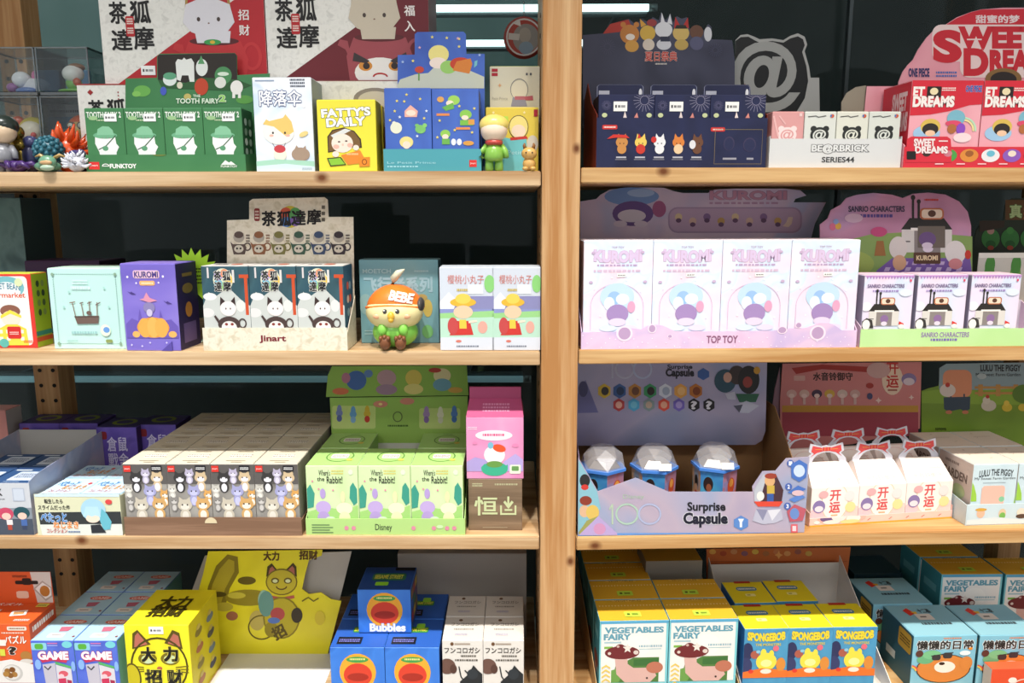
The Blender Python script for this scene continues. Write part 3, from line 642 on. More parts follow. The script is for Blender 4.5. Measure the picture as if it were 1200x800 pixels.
toy('round white figurine with brown cap on green base in case', cu2[1], CASED+.035, zc2+.0075, [('base', (0, 0, .0045), (.030, .022, .0045), '7cc04a'), ('body', (-.002, 0, .018), (.014, .012, .013), '7ab84a'), ('head', (0, -.004, .034), (.0185, .015, .015), 'efece6'), ('cap', (.004, .001, .046), (.015, .012, .007), '8a5c34'), ('bag', (.010, -.012, .019), (.007, .005, .007), 'c8552e')])
bl = carton('backing_card', 'light blue folded card inside the upper right clear case', L, 1, 76, 103, 74, CASED+.074, .012, ym=90, mats=('6aa6dc',), z0=zc2-zl+.0075, h=.048, flap=False, cat='card')
toy('yellow-hooded round figurine with pale face in lower case', cl1[1]+.012, CASED+.035, zl+.0075, [('body', (0, 0, .030), (.022, .018, .030), 'd8b83c'), ('hood', (0, .002, .074), (.027, .022, .024), 'd8c048'), ('face', (.002, -.010, .072), (.021, .016, .018), 'f2e2cc'), ('bow', (-.024, -.004, .090), (.011, .008, .009), 'd0542a'), ('cheek', (.012, -.022, .064), (.005, .004, .005), 'd8342c')])
toy('orange figurine with goggles and yellow face in lower case', cl2[1]+.008, CASED+.035, zl+.0075, [('body', (0, 0, .032), (.022, .018, .032), 'c8502a'), ('hood', (0, .002, .080), (.027, .022, .022), 'd8602c'), ('face', (0, -.010, .074), (.020, .015, .016), 'e8c070'), ('goggle', (-.009, -.024, .080), (.008, .004, .007), '5a3a24'), ('goggle', (.009, -.024, .080), (.008, .004, .007), '5a3a24'), ('lens', (-.009, -.0262, .080), (.005, .003, .0045), 'd8d8c8'), ('lens', (.009, -.0262, .080), (.005, .003, .0045), 'd8d8c8')])
bk = carton('backing_card', 'grey card with black lettering behind the orange figurine', L, 1, 66, 98, 123, CASED+.075, .008, ym=130, mats=('9aa0a4',), z0=.0075, h=.125, flap=False, cat='card')
face_ink(bk, 'front', [t(.5, .1, .8, .06, '~', '22262a', .02), r(0, .18, 1, .35, '5a86a8')], (0, 0, 1, 1))
# loose figurines crowded at the shelf edge
def spiky(name, label, un, px, d, z, core, spikes, mat, seed, cat='figurine', tip=None):
    o = thing(name, label, cat, un, uc(un, px, 195, d), d, z); rn = random.Random(seed)
    ell('body', (0, 0, core[2]), core, mat, o, None, 16, 10)
    for i in range(spikes[0]):
        a = rn.uniform(0, 2*math.pi); b = rn.uniform(-.25, 1.3); dr = Vector((math.cos(a)*math.cos(b), math.sin(a)*math.cos(b), math.sin(b)))
        q = Vector((dr.x*core[0], dr.y*core[1], core[2]+dr.z*core[2]))*.9; l = spikes[1]*rn.uniform(.7, 1.2)
        bend = Vector((rn.uniform(-.3, .3), rn.uniform(-.3, .3), .35))*l
        tube('spike', [q, q+dr*l*.55, q+dr*l*.8+bend*.6], [spikes[2], spikes[2]*.75, spikes[2]*.2], tip or mat, o, 7)
    return o
ORG = plain('flame_plastic', 'e8561e', .25, 0, .5, .4)
spiky('creature_figurine', 'orange flame-tentacled creature figurine', L, 80, .066, zl, (.020, .016, .030), (24, .030, .0062), ORG, 4)
spiky('creature_figurine', 'white spiky ball creature figurine at the shelf edge', L, 90, .012, zl, (.014, .012, .013), (46, .012, .003), plain('vinyl_white', 'dcdce4', .35), 9)
ballm = plain('teal_scale', '2f6a7a', .35, 0, .5, .2)
cb_ = thing('creature_figurine', 'teal curled scaly ball figurine', 'figurine', L, uc(L, 59, 195, .040), .040, zl)
ell('stand', (0, 0, .012), (.014, .012, .012), PL('2a3a5a'), cb_); ell('core', (0, 0, .036), (.021, .018, .021), ballm, cb_)
rn = random.Random(3)
for i in range(70):
    zq = 1-2*(i+.5)/70; a = i*2.399; q = math.sqrt(1-zq*zq)
    ell('scale', (.0215*q*math.cos(a), .0185*q*math.sin(a), .036+.0215*zq), (.0042, .0042, .0042), ballm, cb_, None, 8, 6)
toy('dark blue lumpy figurine behind the teal ball', uc(L, 36, 180, .055), .055, zl, [('body', (0, 0, .028), (.017, .014, .028), '34365c'), ('head', (.004, -.004, .050), (.013, .011, .011), '3c3f6a'), ('arm', (-.016, -.004, .034), (.006, .006, .014), '2c2e50')])
toy('navy and purple winged figurine by the green tray', uc(L, 97, 195, .040), .040, zl, [('body', (0, 0, .016), (.013, .011, .016), '2c2c52'), ('wing', (-.008, -.004, .030), (.012, .004, .007), '3c3a70'), ('head', (.002, -.006, .030), (.008, .008, .008), '4a3c6a')])
pt = thing('creature_figurine', 'dark purple sea-creature figurine with trailing arms', 'figurine', L, uc(L, 20, 200, .020), .020, zl)
PUR = plain('vinyl_purple', '4a2c6e', .25, 0, .5, .4)
ell('body', (0, 0, .010), (.020, .014, .010), PUR, pt)
for i in range(7):
    a = i*.9; tube('tentacle', [(.012*math.cos(a), .010*math.sin(a), .010), (.026*math.cos(a), .015*math.sin(a), .014), (.036*math.cos(a+.2), .018*math.sin(a+.2), .006)], [.006, .005, .002], PUR, pt)
lz = thing('creature_figurine', 'green masked lizard figurine with gold horns', 'figurine', L, uc(L, 55, 200, .006), .006, zl)
for nm, c, rad, col in (('body', (0, .004, .009), (.022, .012, .009), '5a8a6e'), ('head', (.006, -.006, .015), (.014, .010, .011), '6a9a7c'), ('mask', (.008, -.014, .014), (.010, .003, .004), 'c8a072'), ('jaw', (.008, -.012, .006), (.011, .007, .005), 'a9c0a8')): ell(nm, c, rad, PL(col), lz, None, 14, 9)
for s in (-1, 1): tube('horn', [(.006+s*.008, 0, .022), (.006+s*.016, .002, .027), (.006+s*.024, .002, .024)], [.003, .0026, .001], PL('b8975a'), lz)
gm = thing('creature_figurine', 'bronze gold armoured figurine behind the black-haired doll', 'figurine', L, uc(L, 24, 190, .050), .050, zl)
GLD = plain('bronze_gold', '8a7430', .22, .75)
for nm, c, rad in (('body', (0, 0, .026), (.013, .010, .026)), ('chest', (.002, -.003, .046), (.014, .011, .012)), ('helmet', (0, -.002, .066), (.012, .011, .012)), ('pauldron', (-.014, 0, .052), (.007, .007, .008)), ('pauldron', (.016, 0, .052), (.007, .007, .008))): ell(nm, c, rad, GLD, gm, None, 14, 9)
dk = doll('vinyl_figurine', 'black-haired doll figurine in a grey coat at shelf edge', L, 5, .018, zl, .098, '1f2a24', 'e6c8a8', '8a8a90', None, '6a6a72')

# ============================================================ LEFT BAY, SECOND SHELF
z2 = L.z[2]
carton('toy_box', 'dusty teal box at the far left back of second shelf', L, 2, -70, 27, 232, .24, .10, ym=270, mats=(cloud('teal_print', ['5c7a7c', '6c8c8c', '4c686c'], 20, .5), '445658', '50666a'))
mk = carton('toy_box', 'red and white market toy box with lime green side', L, 2, -42, 40, 321, .030, .045, ym=365, mats=('d8382f', 'a9bf2c', 'c8d04a'), rot=0)
mkb = (-150, 415, 168, 748)
face_ink(mk, 'front', [rr(-130, 425, 150, 735, 20, 'eceae4'), e(55, 475, 80, 50, '7ab8c0'), e(55, 490, 62, 40, 'eef2ee'), t(45, 468, 140, 26, 'SWEET BEAN', '3a7a94', .02, None, 0, 0, 10), t(40, 512, 190, 30, 'Supermarket', 'd8542c', .02), e(60, 580, 46, 28, '8a5a4a'), e(60, 615, 42, 36, 'f6dccc'), p([(14, 600), (60, 575), (108, 600), (108, 612), (60, 592), (14, 614)], 'f0d84a'), p([(0, 660), (40, 640), (85, 640), (125, 660), (130, 735), (-10, 735)], 'e8d44a'), [r(a, b, a+16, b+16, 'f4f0dc') for a in (0, 32, 96) for b in (665, 697)], rr(38, 650, 100, 705, 8, 'cc2f2c'), t(68, 680, 40, 16, '~', 'f0d0c8'), e(18, 725, 22, 20, '5ab0a8'), t(128, 718, 40, 14, '~', 'd8582c'), e(112, 452, 18, 18, 'd8e0b0')], mkb)
face_ink(mk, 'right', [[e(.35 + .3*(i % 2), .14+.13*(i//2), .1, .045, ['3a4a30', '8a9a50', '5a6a3a'][i % 3]) for i in range(8)], r(0, .78, 1, .84, '3a8a7a'), r(0, .86, 1, .92, 'c8542c')], (0, 0, 1, 1))
mint = carton('toy_box', 'mint green square box with a little brown ship drawing', L, 2, 59, 145, 314.5, .020, .080, ym=362, mats=('bfe6de', '8fbfa8', 'c6e4d4'), rot=-.02)
mb = (205, 395, 545, 745)
DASH = [r(a, b, a+5, b+2.5, '4c7a78') for a in range(235, 510, 10) for b in (418, 720)] + [r(a, b, a+2.5, b+5, '4c7a78') for b in range(420, 722, 10) for a in (229, 520)]
face_ink(mint, 'front', [DASH, [e(a, b, 7, 7, '8aa890') for a in (230, 521) for b in (420, 721)], t(355, 452, 70, 22, '~', 'd8f2ee', .0), t(355, 478, 90, 24, '~', 'd8f2ee', .02),
    p([(315, 600), (430, 598), (424, 632), (325, 634)], '6e5a52'), r(315, 600, 430, 606, '54443e'), ln([(320, 600), (310, 540)], 4, '8a7468'), ln([(298, 542), (325, 538)], 4, '8a7468'), ln([(358, 600), (352, 540)], 4, '8a7468'), ln([(388, 600), (390, 535)], 4, '8a7468'), ln([(422, 600), (426, 540)], 4, '8a7468'), ln([(345, 545), (362, 540)], 4, '6e5a52'), ln([(380, 545), (402, 538)], 4, '6e5a52'), ln([(418, 552), (442, 540)], 4, '6e5a52'), e(385, 586, 12, 9, '6e5a52'),
    e(455, 662, 24, 26, 'e6f2d8'), e(460, 660, 15, 13, '6a9ad8'), t(355, 672, 120, 20, '~', '9cc8c8', .0), rr(452, 702, 484, 716, 5, '8a9a5a'), t(295, 708, 50, 8, '~', '8abab8', 0), [e(a, b, 5, 5, 'a9d6ce') for a, b in ((300, 495), (465, 478), (270, 560), (480, 560))]], mb)
carton('toy_box', 'flat dark purple box lying behind the mint box', L, 2, 33, 120, 306, .19, .10, ym=350, mats=('3c2444', '2a1a30', '4a2c50'))
kv = carton('toy_box', 'violet pumpkin toy box with creased lower corner', L, 2, 144, 209, 309, .004, .078, ym=362, mats=(cloud('violet_print', ['6a5cb8', '8070c8', '9a88d4'], 7, .4, .2, 0, (.6, 1, 1.6)), '2c2450', '8a78c8'), rot=-.03)
vb = (522, 385, 785, 755)
face_ink(kv, 'front', [rr(582, 412, 708, 446, 10, 'e0b8d8'), t(645, 430, 112, 24, 'KUROMI', '4a3a8a', .04, 'f0d0a8', .03), rr(610, 456, 684, 476, 8, 'f0b070'), t(647, 466, 56, 8, '~', 'fff0d8', 0), e(555, 440, 5, 5, 'f0e8ff'), e(725, 438, 5, 5, 'f0e8ff'), e(595, 466, 4, 4, 'f0e8ff'), e(702, 464, 4, 4, 'f0e8ff'),
    [p([(a-20, b-8), (a-6, b-2), (a, b-6), (a+6, b-2), (a+22, b+6), (a, b+6)], '4a3a80') for a, b in ((568, 508), (738, 548))],
    p([(530, 640), (560, 615), (590, 628), (600, 575), (612, 628), (690, 628), (700, 580), (712, 625), (750, 620), (780, 650), (780, 700), (530, 700)], '6a58b0'), e(660, 655, 78, 44, 'e8963c'), e(620, 656, 32, 42, 'f0a850'), e(660, 654, 28, 44, 'f4b05a'), e(700, 656, 32, 42, 'f0a850'), e(576, 684, 18, 14, 'f0b060'), e(752, 684, 20, 14, 'f0b060'), p([(605, 535), (625, 530), (640, 505), (655, 528), (690, 540), (650, 548)], 'd890a8'), e(648, 570, 28, 24, '8a80b0'), e(648, 592, 14, 16, 'c8c0dc'), [st(a, b, 6, 'd8d0f4', 4) for a, b in ((550, 730), (600, 735), (720, 720), (640, 720))]], vb)
face_ink(kv, 'right', [e(.5, .3, .25, .06, '8a7440'), e(.5, .55, .16, .09, 'c88a3c'), r(.2, .7, .8, .93, '6a5a90'), r(.28, .12, .75, .16, '8a7440')], (0, 0, 1, 1))
prism('crease_fold', [(.014, 0), (.0325, 0), (.0325, .016)], V3(1, 0, 0), V3(0, 0, 1), V3(0, -1, 0), .0022, '5a4ca0', kv)
# lime starburst price tag
sg = thing('price_tag', 'lime green starburst price tag behind the violet box', 'price tag', L, uc(L, 226, 322, .092), .092, z2)
cz = L.uv(226, 322, .092)[1]-z2
sb = st(0, 0, .0475, 'a8e03a', 18, .72)
prism('starburst_card', [(a, cz-b) for a, b in sb[1]], V3(1, 0, 0), V3(0, 0, 1), V3(0, 1, 0), .0012, 'c0f53c', sg)
tube('clip_stem', [(0, .002, 0), (0, .002, cz)], .0016, plain('clip_clear', 'b8c8b8', .2), sg); box_obj('clip_foot', -.012, .012, -.010, .014, 0, .003, plain('clip_clear', 'b8c8b8', .2), sg)
ink(sg, [t(.012, -.008, .03, .010, '~', '2c4a18', .03), t(.016, .008, .02, .018, '~', '2c4a18', .03)], lambda a, b: V3(a, 0, cz-b), V3(0, -1, 0))
# tea fox display
CREAM = cloud('cream_weave', ['dcd2bc', 'e8dfcc', 'cfc4aa'], 80, .5)
jt = tray('display_tray', 'cream patterned tray with maroon lettering holding three tea-fox boxes', L, 2, 238, 407, 384, .004, .075, mat=CREAM, inside='c8bda4', ym=398, side=[(0, 0), (.075, 0), (.075, .085), (0, .028)])
lip_ink(jt, [t(1185, 697, 110, 34, 'Jinart', '7a2230', .03)], (890, 645, 1500, 750))
jb = carton('toy_box', 'leftmost of three tea-fox boxes in cream tray', L, 2, 234.5, 290, 312, .0065, .068, ym=350, w=cell(jt, 3)-.0006, mats=(cloud('tea_scene', ['24485a', '3a5c66', '2c4048'], 12, .4), '2a5a78', 'd6d2cc'), z0=CO, group='tea-fox boxes in cream tray')
jbb = (872, 390, 1082, 752)
RAIN = ['e8c24a', '8ac46a', '5ab0c8', '9a7ac8', 'e08a5a']
face_ink(jb, 'front', [p([(872, 560), (900, 500), (930, 520), (990, 480), (1050, 540), (1082, 560), (1082, 690), (872, 690)], 'c8ccc8'), e(905, 520, 30, 16, 'e2e4e2'), e(890, 590, 30, 20, 'e0dedc'), e(1040, 560, 20, 26, 'dfe0dc'), r(1062, 425, 1076, 600, 'c8502c'), r(1040, 425, 1082, 440, 'c8502c'), e(968, 448, 44, 50, 'd8d8c0'), [e(968+26*math.cos(k*1.26), 448+28*math.sin(k*1.26), 18, 20, RAIN[k]) for k in range(5)],
    t(945, 430, 32, 40, '茶', '1a1a1c', .04, 'f0eee8', .03), t(985, 430, 34, 40, '狐', '1a1a1c', .04, 'f0eee8', .03), t(945, 476, 32, 40, '達', '1a1a1c', .04, 'f0eee8', .03), t(985, 476, 34, 40, '摩', '1a1a1c', .04, 'f0eee8', .03), r(899, 395, 907, 440, 'd8d0d0'), r(1010, 405, 1020, 460, 'd8d4d0'),
    p([(948, 560), (952, 520), (972, 540)], '3a2a2a'), p([(1018, 560), (1016, 520), (998, 540)], '3a2a2a'), e(984, 572, 36, 32, 'efe4e2'), e(974, 572, 3, 4, '3a2a2a'), e(994, 572, 3, 4, '3a2a2a'), e(984, 640, 50, 34, '4a3a38'), e(984, 652, 34, 26, 'e4e0dc'), ring(1045, 636, 18, 22, 6, '4a3a38'), p([(940, 620), (925, 600), (918, 606), (938, 640)], '4a3a38'), e(972, 640, 7, 6, '8a3a34'), e(998, 640, 7, 6, '8a3a34')], jbb)
face_ink(jb, 'right', [[e(.4+.25*(i % 2), .25+.16*(i//2), .12, .05, ['c8502c', '8ab0c0', 'd8d0c0'][i % 3]) for i in range(6)]], (0, 0, 1, 1))
face_ink(jb, 'top', [t(.3, .5, .3, .25, '茶狐', '3a3a3c', .03), e(.62, .5, .12, .2, 'c86a4a')], (0, 0, 1, 1))
line_up(jt, jb, 3, .0026, lambda c, q: ['leftmost', 'middle', 'rightmost'][c]+' of three tea-fox boxes in cream tray')
cups = []
for i, c in enumerate(['5a4a44', '8a5a3c', '7a7440', '3c5a4a', '3c4c6a', '3a3036']):
    x = 280+i*23.4
    cups += [ring(x+10, 289, 4.5, 5, 1.6, c), p([(x-10, 283), (x-7, 286), (x+7, 286), (x+9, 290), (x+7, 298), (x-6, 298), (x-8, 290)], c), e(x, 278, 6.5, 6, 'b0a89c'), e(x, 275, 5.5, 4, c), e(x, 291.5, 5.5, 4.5, 'd0c8b8'), e(x-2, 291, 1.2, 1.2, '2a2220'), e(x+2, 291, 1.2, 1.2, '2a2220'), t(x+10.5, 279, 4.5, 10, '~', c, 0)]
card('header_card', jt, L, [(266, 392), (266, 258), (292, 257), (292, 236), (296, 233), (380, 231), (384, 234), (385, 254), (414, 254), (416, 392)], .080, CREAM, items=[
    e(340, 254, 12, 13, 'c8b83c'), e(335, 250, 7, 7, 'd0583c'), e(346, 251, 7, 8, '5aa05a'), e(336, 260, 7, 6, '4a78b8'), e(346, 259, 6, 6, '7a5aa0'),
    t(315, 256, 16, 17, '茶', '1e1a18', .04), t(333, 256, 16, 17, '狐', '1e1a18', .04), t(350, 255, 16, 17, '達', '1e1a18', .04), t(368, 254, 16, 17, '摩', '1e1a18', .04), rr(298, 244, 304.5, 259, 2, '8a2a2a'), t(301.2, 251.5, 4.5, 11, '~', 'f0e0d0', 0), t(379, 250, 4, 22, '~', '4a443a', 0), [c for c in cups]])
# teal box and chick bank
ft = carton('toy_box', 'muted teal box with large pale lettering behind the chick', L, 2, 422, 514, 304.5, .078, .05, ym=350, mats=(cloud('teal_sky', ['6a9aa8', '7cacb4', '8ab0b0'], 6, .45), '3c5c68', '6a9098'))
face_ink(ft, 'front', [t(500, 374, 120, 16, 'MOETCH', 'a9ccd0', .02), t(690, 374, 60, 12, '~', 'a9ccd0', .0), t(590, 425, 290, 56, '飞行者系列', '9fc2cc', .05), e(715, 515, 20, 34, 'd0b860'), e(712, 605, 24, 26, '7cc07a'), e(450, 500, 30, 40, '8fb4b4'), r(440, 600, 500, 604, 'a9ccd0'), r(440, 612, 480, 616, 'a9ccd0'), e(690, 475, 24, 14, 'b8a060')], (425, 332, 762, 650))
ck = thing('coin_bank', 'sitting yellow chick figure in orange cap and green suit', 'figurine', L, uc(L, 464, 395, .038), .035, z2)
ym_, gn_, og_, br_ = plain('chick_yellow', 'eee0a4', .35, 0, .5, .2), plain('chick_green', '86d052', .35, 0, .5, .2), plain('chick_orange', 'ee7a26', .4, 0, .5, .2), plain('chick_brown', '7a4a2c', .4)
k = .066/64   # metres per photo pixel here
k = (uc(L, 497, 370, .02)-uc(L, 431, 370, .02))/66
ell('suit_body', (0, 0, 19.3*k), (27*k, 22*k, 19*k), gn_, ck, None, 28, 16)
hd = ell('head', (0, -1.5*k, 43.5*k), (34*k, 28*k, 23*k), ym_, ck, None, 28, 18)
bm = bmesh.new(); bmesh.ops.create_uvsphere(bm, u_segments=32, v_segments=20, radius=1)
bmesh.ops.delete(bm, geom=[v for v in bm.verts if v.co.z < -.05], context='VERTS')
bmesh.ops.transform(bm, matrix=Matrix.Translation((0, 2*k, 53*k)) @ Matrix.Diagonal((33.2*k, 28*k, 22.5*k, 1)), verts=list(bm.verts))
for v in bm.verts: v.co.z -= 4.5*k*(v.co.x/(33.6*k))**2
cap = from_bm('cap', bm, og_, ck, True)
tube('cap_band', [(33.6*k*math.cos(a), 2*k+28*k*math.sin(a), 52.5*k-4.5*k*math.cos(a)**2) for a in [2*math.pi*i/32 for i in range(33)]], 1.7*k, og_, ck, 8)
ell('cap_side', (30.5*k, 0, 51*k), (4.5*k, 15*k, 9*k), plain('cap_dark', '4a4644', .5), ck)
tube('cap_leaf', [(-2*k, 0, 75*k), (0, -2*k, 82*k), (6*k, -3*k, 89*k), (13*k, -3*k, 93*k)], [2.2*k, 4.6*k, 4.2*k, .8*k], plain('leaf_cream', 'd8d4b8', .4), ck, 10)
for s in (-1, 1):
    ell('eye', (s*7.0*k, -28.0*k, 46.5*k), (2.8*k, 1.8*k, 3*k), plain('eye_grey', '4a4a4a', .15), hd, None, 14, 10); ell('eye_shine', (s*7*k-1*k, -29.6*k, 47.6*k), (.9*k, .6*k, .9*k), plain('eye_white', 'f0f0f0', .2), hd, None, 8, 6)
    ell('cheek', (s*17*k, -24.8*k, 40.5*k), (4.6*k, 2*k, 3*k), plain('cheek_peach', 'f0b48a', .4), hd, None, 12, 8)
    ell('arm', (s*12*k, -18*k, 24*k), (6*k, 7*k, 9*k), gn_, ck, None, 16, 10)
    ft_ = ell('foot', (s*9*k, -22*k, 9.5*k), (6.8*k, 7*k, 9.0*k), br_, ck, None, 16, 10)
    for q in (-1, 0, 1): ell('toe', (s*9*k+q*4.4*k, -25*k, 16*k-abs(q)*1.2*k), (2.4*k, 4*k, 3.2*k), br_, ft_, None, 10, 8)
ell('beak', (0, -29.5*k, 41*k), (4.2*k, 5*k, 5.6*k), plain('beak_gold', 'e2b23a', .3), hd, None, 14, 10); ell('beak_tip', (0, -31*k, 37*k), (3.2*k, 3.6*k, 3.2*k), plain('beak_gold', 'e2b23a', .3), hd, None, 12, 8)
def capmap(a, b):
    X, Zz = a*k, b*k
    q = 1-(X/(34*k))**2-((Zz-53*k)/(22.5*k))**2
    return V3(X, 2*k-28.4*k*math.sqrt(max(q, .02)), Zz)
ink(cap, [('t', P, Fs, c) for (_, P, Fs, c) in flat(t(11, -62.5, 26, 9.5, 'BEBE', 'f4ece4', .045, None, 0, .2))], lambda a, b: capmap(a, -b), V3(0, -1, 0), None, lift=.001)
# two schoolgirl boxes
mj = carton('toy_box', 'left of two pale boxes with yellow sun-hat picture', L, 2, 515.5, 579, 313, .005, .05, ym=360, mats=('cfd6e2', '9aa4b4', 'c2cad4'), group='sun-hat picture boxes')
face_ink(mj, 'front', [p([(760, 500), (800, 462), (838, 500), (838, 530), (760, 530)], 'e4e8f0'), p([(838, 478), (985, 478), (985, 528), (820, 528)], '8a8ab8'), r(762, 528, 985, 545, '8a94c8'), p([(762, 545), (985, 535), (985, 575), (762, 580)], '9ad08a'), p([(762, 565), (985, 560), (985, 640), (762, 640)], 'b8dcc8'), r(762, 640, 985, 690, 'd8dce6'), e(968, 430, 22, 34, '8acc7a'),
    t(870, 413, 150, 34, '樱桃小丸子', 'd07a70', .008), t(862, 454, 58, 16, '~', 'c8b050', .02), r(878, 432, 942, 470, 'dfe4ec'), e(858, 502, 54, 18, 'e2b43c'), e(858, 488, 32, 20, 'f0cc5a'), e(858, 540, 40, 26, 'e8c8a8'), p([(830, 575), (885, 575), (900, 630), (800, 632)], 'cc3a34'), p([(842, 570), (870, 570), (872, 605), (842, 605)], 'e8c84a'), e(815, 595, 22, 34, 'c44a4a'), e(938, 600, 20, 24, 'eaa89a'), ln([(880, 580), (915, 575)], 8, 'f6dcc8'), t(875, 675, 92, 11, '~', '7a8090', .02), e(838, 655, 12, 5, 'd87a6a')], (762, 366, 986, 692))
mj2 = clone(mj, 'right of two pale boxes with yellow sun-hat picture, by post', L, -.0318-.5*.89*INFO[mj.name][0], .005, z2)
mj2.scale = (.89, 1, 1)

# ============================================================ LEFT BAY, THIRD SHELF
z3 = L.z[3]
def stack(proto, u0, d0, z, du, dd, cols, rows, labf, un, skip=(), rot=0):
    """copies of a carton in columns and rows; the prototype is column 0, row 0"""
    ca, sa = math.cos(rot), math.sin(rot)
    for rw in range(rows):
        for c in range(cols):
            if (c, rw) in skip: continue
            if c == 0 and rw == 0: proto['label'] = labf(c, rw); continue
            clone(proto, labf(c, rw), un, u0+c*du*ca-rw*dd*sa, d0+c*du*sa+rw*dd*ca, z, rot)
carton('toy_box', 'pink box with a red-printed face at the far left edge', L, 3, -70, 9, 481, .262, .05, ym=505, mats=('c98a84', 'b8b4b0', 'd8a09a'))
# navy boxes in a grey tray
gt = tray('display_tray', 'long grey display tray with two doll pictures, far left third shelf', L, 3, -80, 37.5, 566, .004, .25, ym=600, mat='c9ccd2', inside='b9b6b0', side=[(0, 0), (.25, 0), (.25, .118), (.02, .103), (0, .097)], sidemat=cloud('holo_side', ['b0b8cc', '9aa4c0', 'b8b0c0', 'a0b8c0'], 14, .35))
lip_ink(gt, [p([(-376, 650), (205, 650), (205, 750), (-376, 750)], '4a5260'), p([(-376, 600), (205, 590), (205, 655), (-376, 655)], '8a929c'), r(92, 476, 160, 552, 'b4bccc'), r(98, 482, 154, 546, 'c8d0dc'), t(8, 500, 50, 36, 'LK', '1c1c20', .03), t(10, 540, 70, 8, '~', '6a6a70', 0),
    e(42, 625, 44, 36, 'c84a66'), e(44, 640, 26, 20, 'ecc8b8'), r(42, 660, 76, 690, 'e8e0e0'), r(46, 690, 70, 720, 'b04a3c'), e(132, 620, 46, 36, '24505a'), e(134, 638, 26, 20, 'ecc8b8'), r(124, 658, 158, 695, '4a6aa8'), r(128, 695, 154, 718, '3a4460')], (-376, 448, 190, 750))
nv = carton('toy_box', '', L, 3, -13.5, 35.5, 567.5, .0065, .083, ym=590, w=.072, mats=('26406e', '22345c', '31527f'), z0=CO, group='navy boxes in grey tray')
face_ink(nv, 'top', [rr(.3, .25, .95, .8, .05, 'c8d4e2'), t(.62, .5, .5, .3, '~', '2c4470', .03), r(.1, .12, .5, .18, 'dfe6ee'), r(.3, .86, .7, .9, '8aa4c8')], (0, 0, 1, 1))
nw = INFO[nv.name][0]; place(nv, L, uc(L, 37.5, 600, .004)-.0038-nw/2, .0075, z3+CO)
stack(nv, uc(L, 37.5, 600, .004)-.0038-nw/2, .0075, z3+CO, -nw-.001, .085, 2, 2, lambda c, q: 'navy box in grey tray, %s, %s' % (ROWN[q], ['right of the pair', 'left of the pair'][c]), L)
# pale blue capsule-toy tray
st_ = tray('display_tray', 'pale khaki tray picturing a long light-blue-haired doll', L, 3, 42, 142, 579, .003, .168, ym=602, mat='d9d9b8', inside='c8dce8', rot=.0, side=[(0, 0), (.168, 0), (.168, .06), (0, .072)])
lip_ink(st_, [p([(190, 615), (668, 610), (672, 690), (195, 690)], '34383a'), p([(192, 688), (676, 684), (680, 752), (200, 752)], 'dfe2da'), r(180, 508, 668, 522, 'cfe4ee'),
    t(285, 549, 105, 26, '転生したら', '2c2c2c', .03), t(285, 586, 185, 28, 'スライムだった件', '2c2c2c', .02), t(278, 645, 150, 52, 'ぺたっと', '4a86c8', .05, 'e8f2fa', .03), t(345, 690, 145, 40, 'ねじまき', 'e0883a', .04, 'f4ece0', .03), t(290, 724, 118, 24, 'コレクション', 'c8504a', .02), t(388, 730, 70, 14, '~', '4a6a9a', 0), e(605, 552, 20, 15, 'd84a48'),
    e(512, 600, 72, 68, 'a9d2e6'), p([(560, 590), (588, 620), (612, 670), (600, 715), (560, 720), (545, 660)], '6ab8c8'), e(505, 650, 40, 26, 'f0dcc8'), p([(450, 640), (470, 580), (540, 580), (552, 640), (520, 632), (500, 640), (480, 630)], 'b8dcec'), p([(488, 690), (545, 685), (575, 735), (490, 738)], '2c3036')], (175, 508, 670, 752))
sb_ = carton('toy_box', '', L, 3, 43.5, 91.5, 580.5, .0055, .08, ym=600, w=cell(st_, 2)-.0006, mats=('bcd8ec', 'a8c8de', 'c2def0'), z0=CO, group='light blue lettered boxes in khaki tray')
face_ink(sb_, 'top', [t(.35, .3, .5, .3, 'ぺたっと', '4a86c8', .03), t(.62, .52, .55, .25, 'ねじまき', 'e0a05a', .03), t(.4, .75, .55, .16, 'コレクション', 'd86a5a', .02), e(.88, .3, .05, .06, 'd84a48'), r(0, .93, 1, .95, '8ab0cc')], (0, 0, 1, 1))
line_up(st_, sb_, 2, .003, lambda c, q: 'light blue lettered box in khaki tray, %s %s' % (['front', 'back'][q], ['left', 'right'][c]), 2, .081)
# dark purple boxes along the back
PUR2 = cloud('haunted_purple', ['5a48a0', '6c56b0', '4a3a86'], 14, .45)
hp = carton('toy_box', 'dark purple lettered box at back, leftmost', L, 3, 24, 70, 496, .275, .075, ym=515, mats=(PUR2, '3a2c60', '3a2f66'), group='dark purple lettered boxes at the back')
face_ink(hp, 'front', [t(.5, .28, .5, .24, '倉鼠', 'd8d0ec', .015), t(.5, .55, .5, .24, '戰舍', 'd8d0ec', .015), rr(.08, .07, .26, .2, .04, '8a2a30'), e(.4, .85, .3, .12, '2a4a4a'), e(.7, .9, .25, .1, '3a5a5a')], (0, 0, 1, 1))
face_ink(hp, 'top', [e(.5, .5, .3, .3, '7a8a2c'), e(.5, .5, .2, .18, '3a2f66'), r(.1, .1, .3, .2, '2a2048')], (0, 0, 1, 1))
for lab, x, d in (('dark purple lettered box at back, second from left', 93, .275), ('dark purple lettered box at back, third from left, pulled forward', 137, .245), ('dark purple lettered box at back, rightmost, beside the cat boxes', 184, .265)):
    clone(hp, lab, L, uc(L, x, 515, d), d, z3)
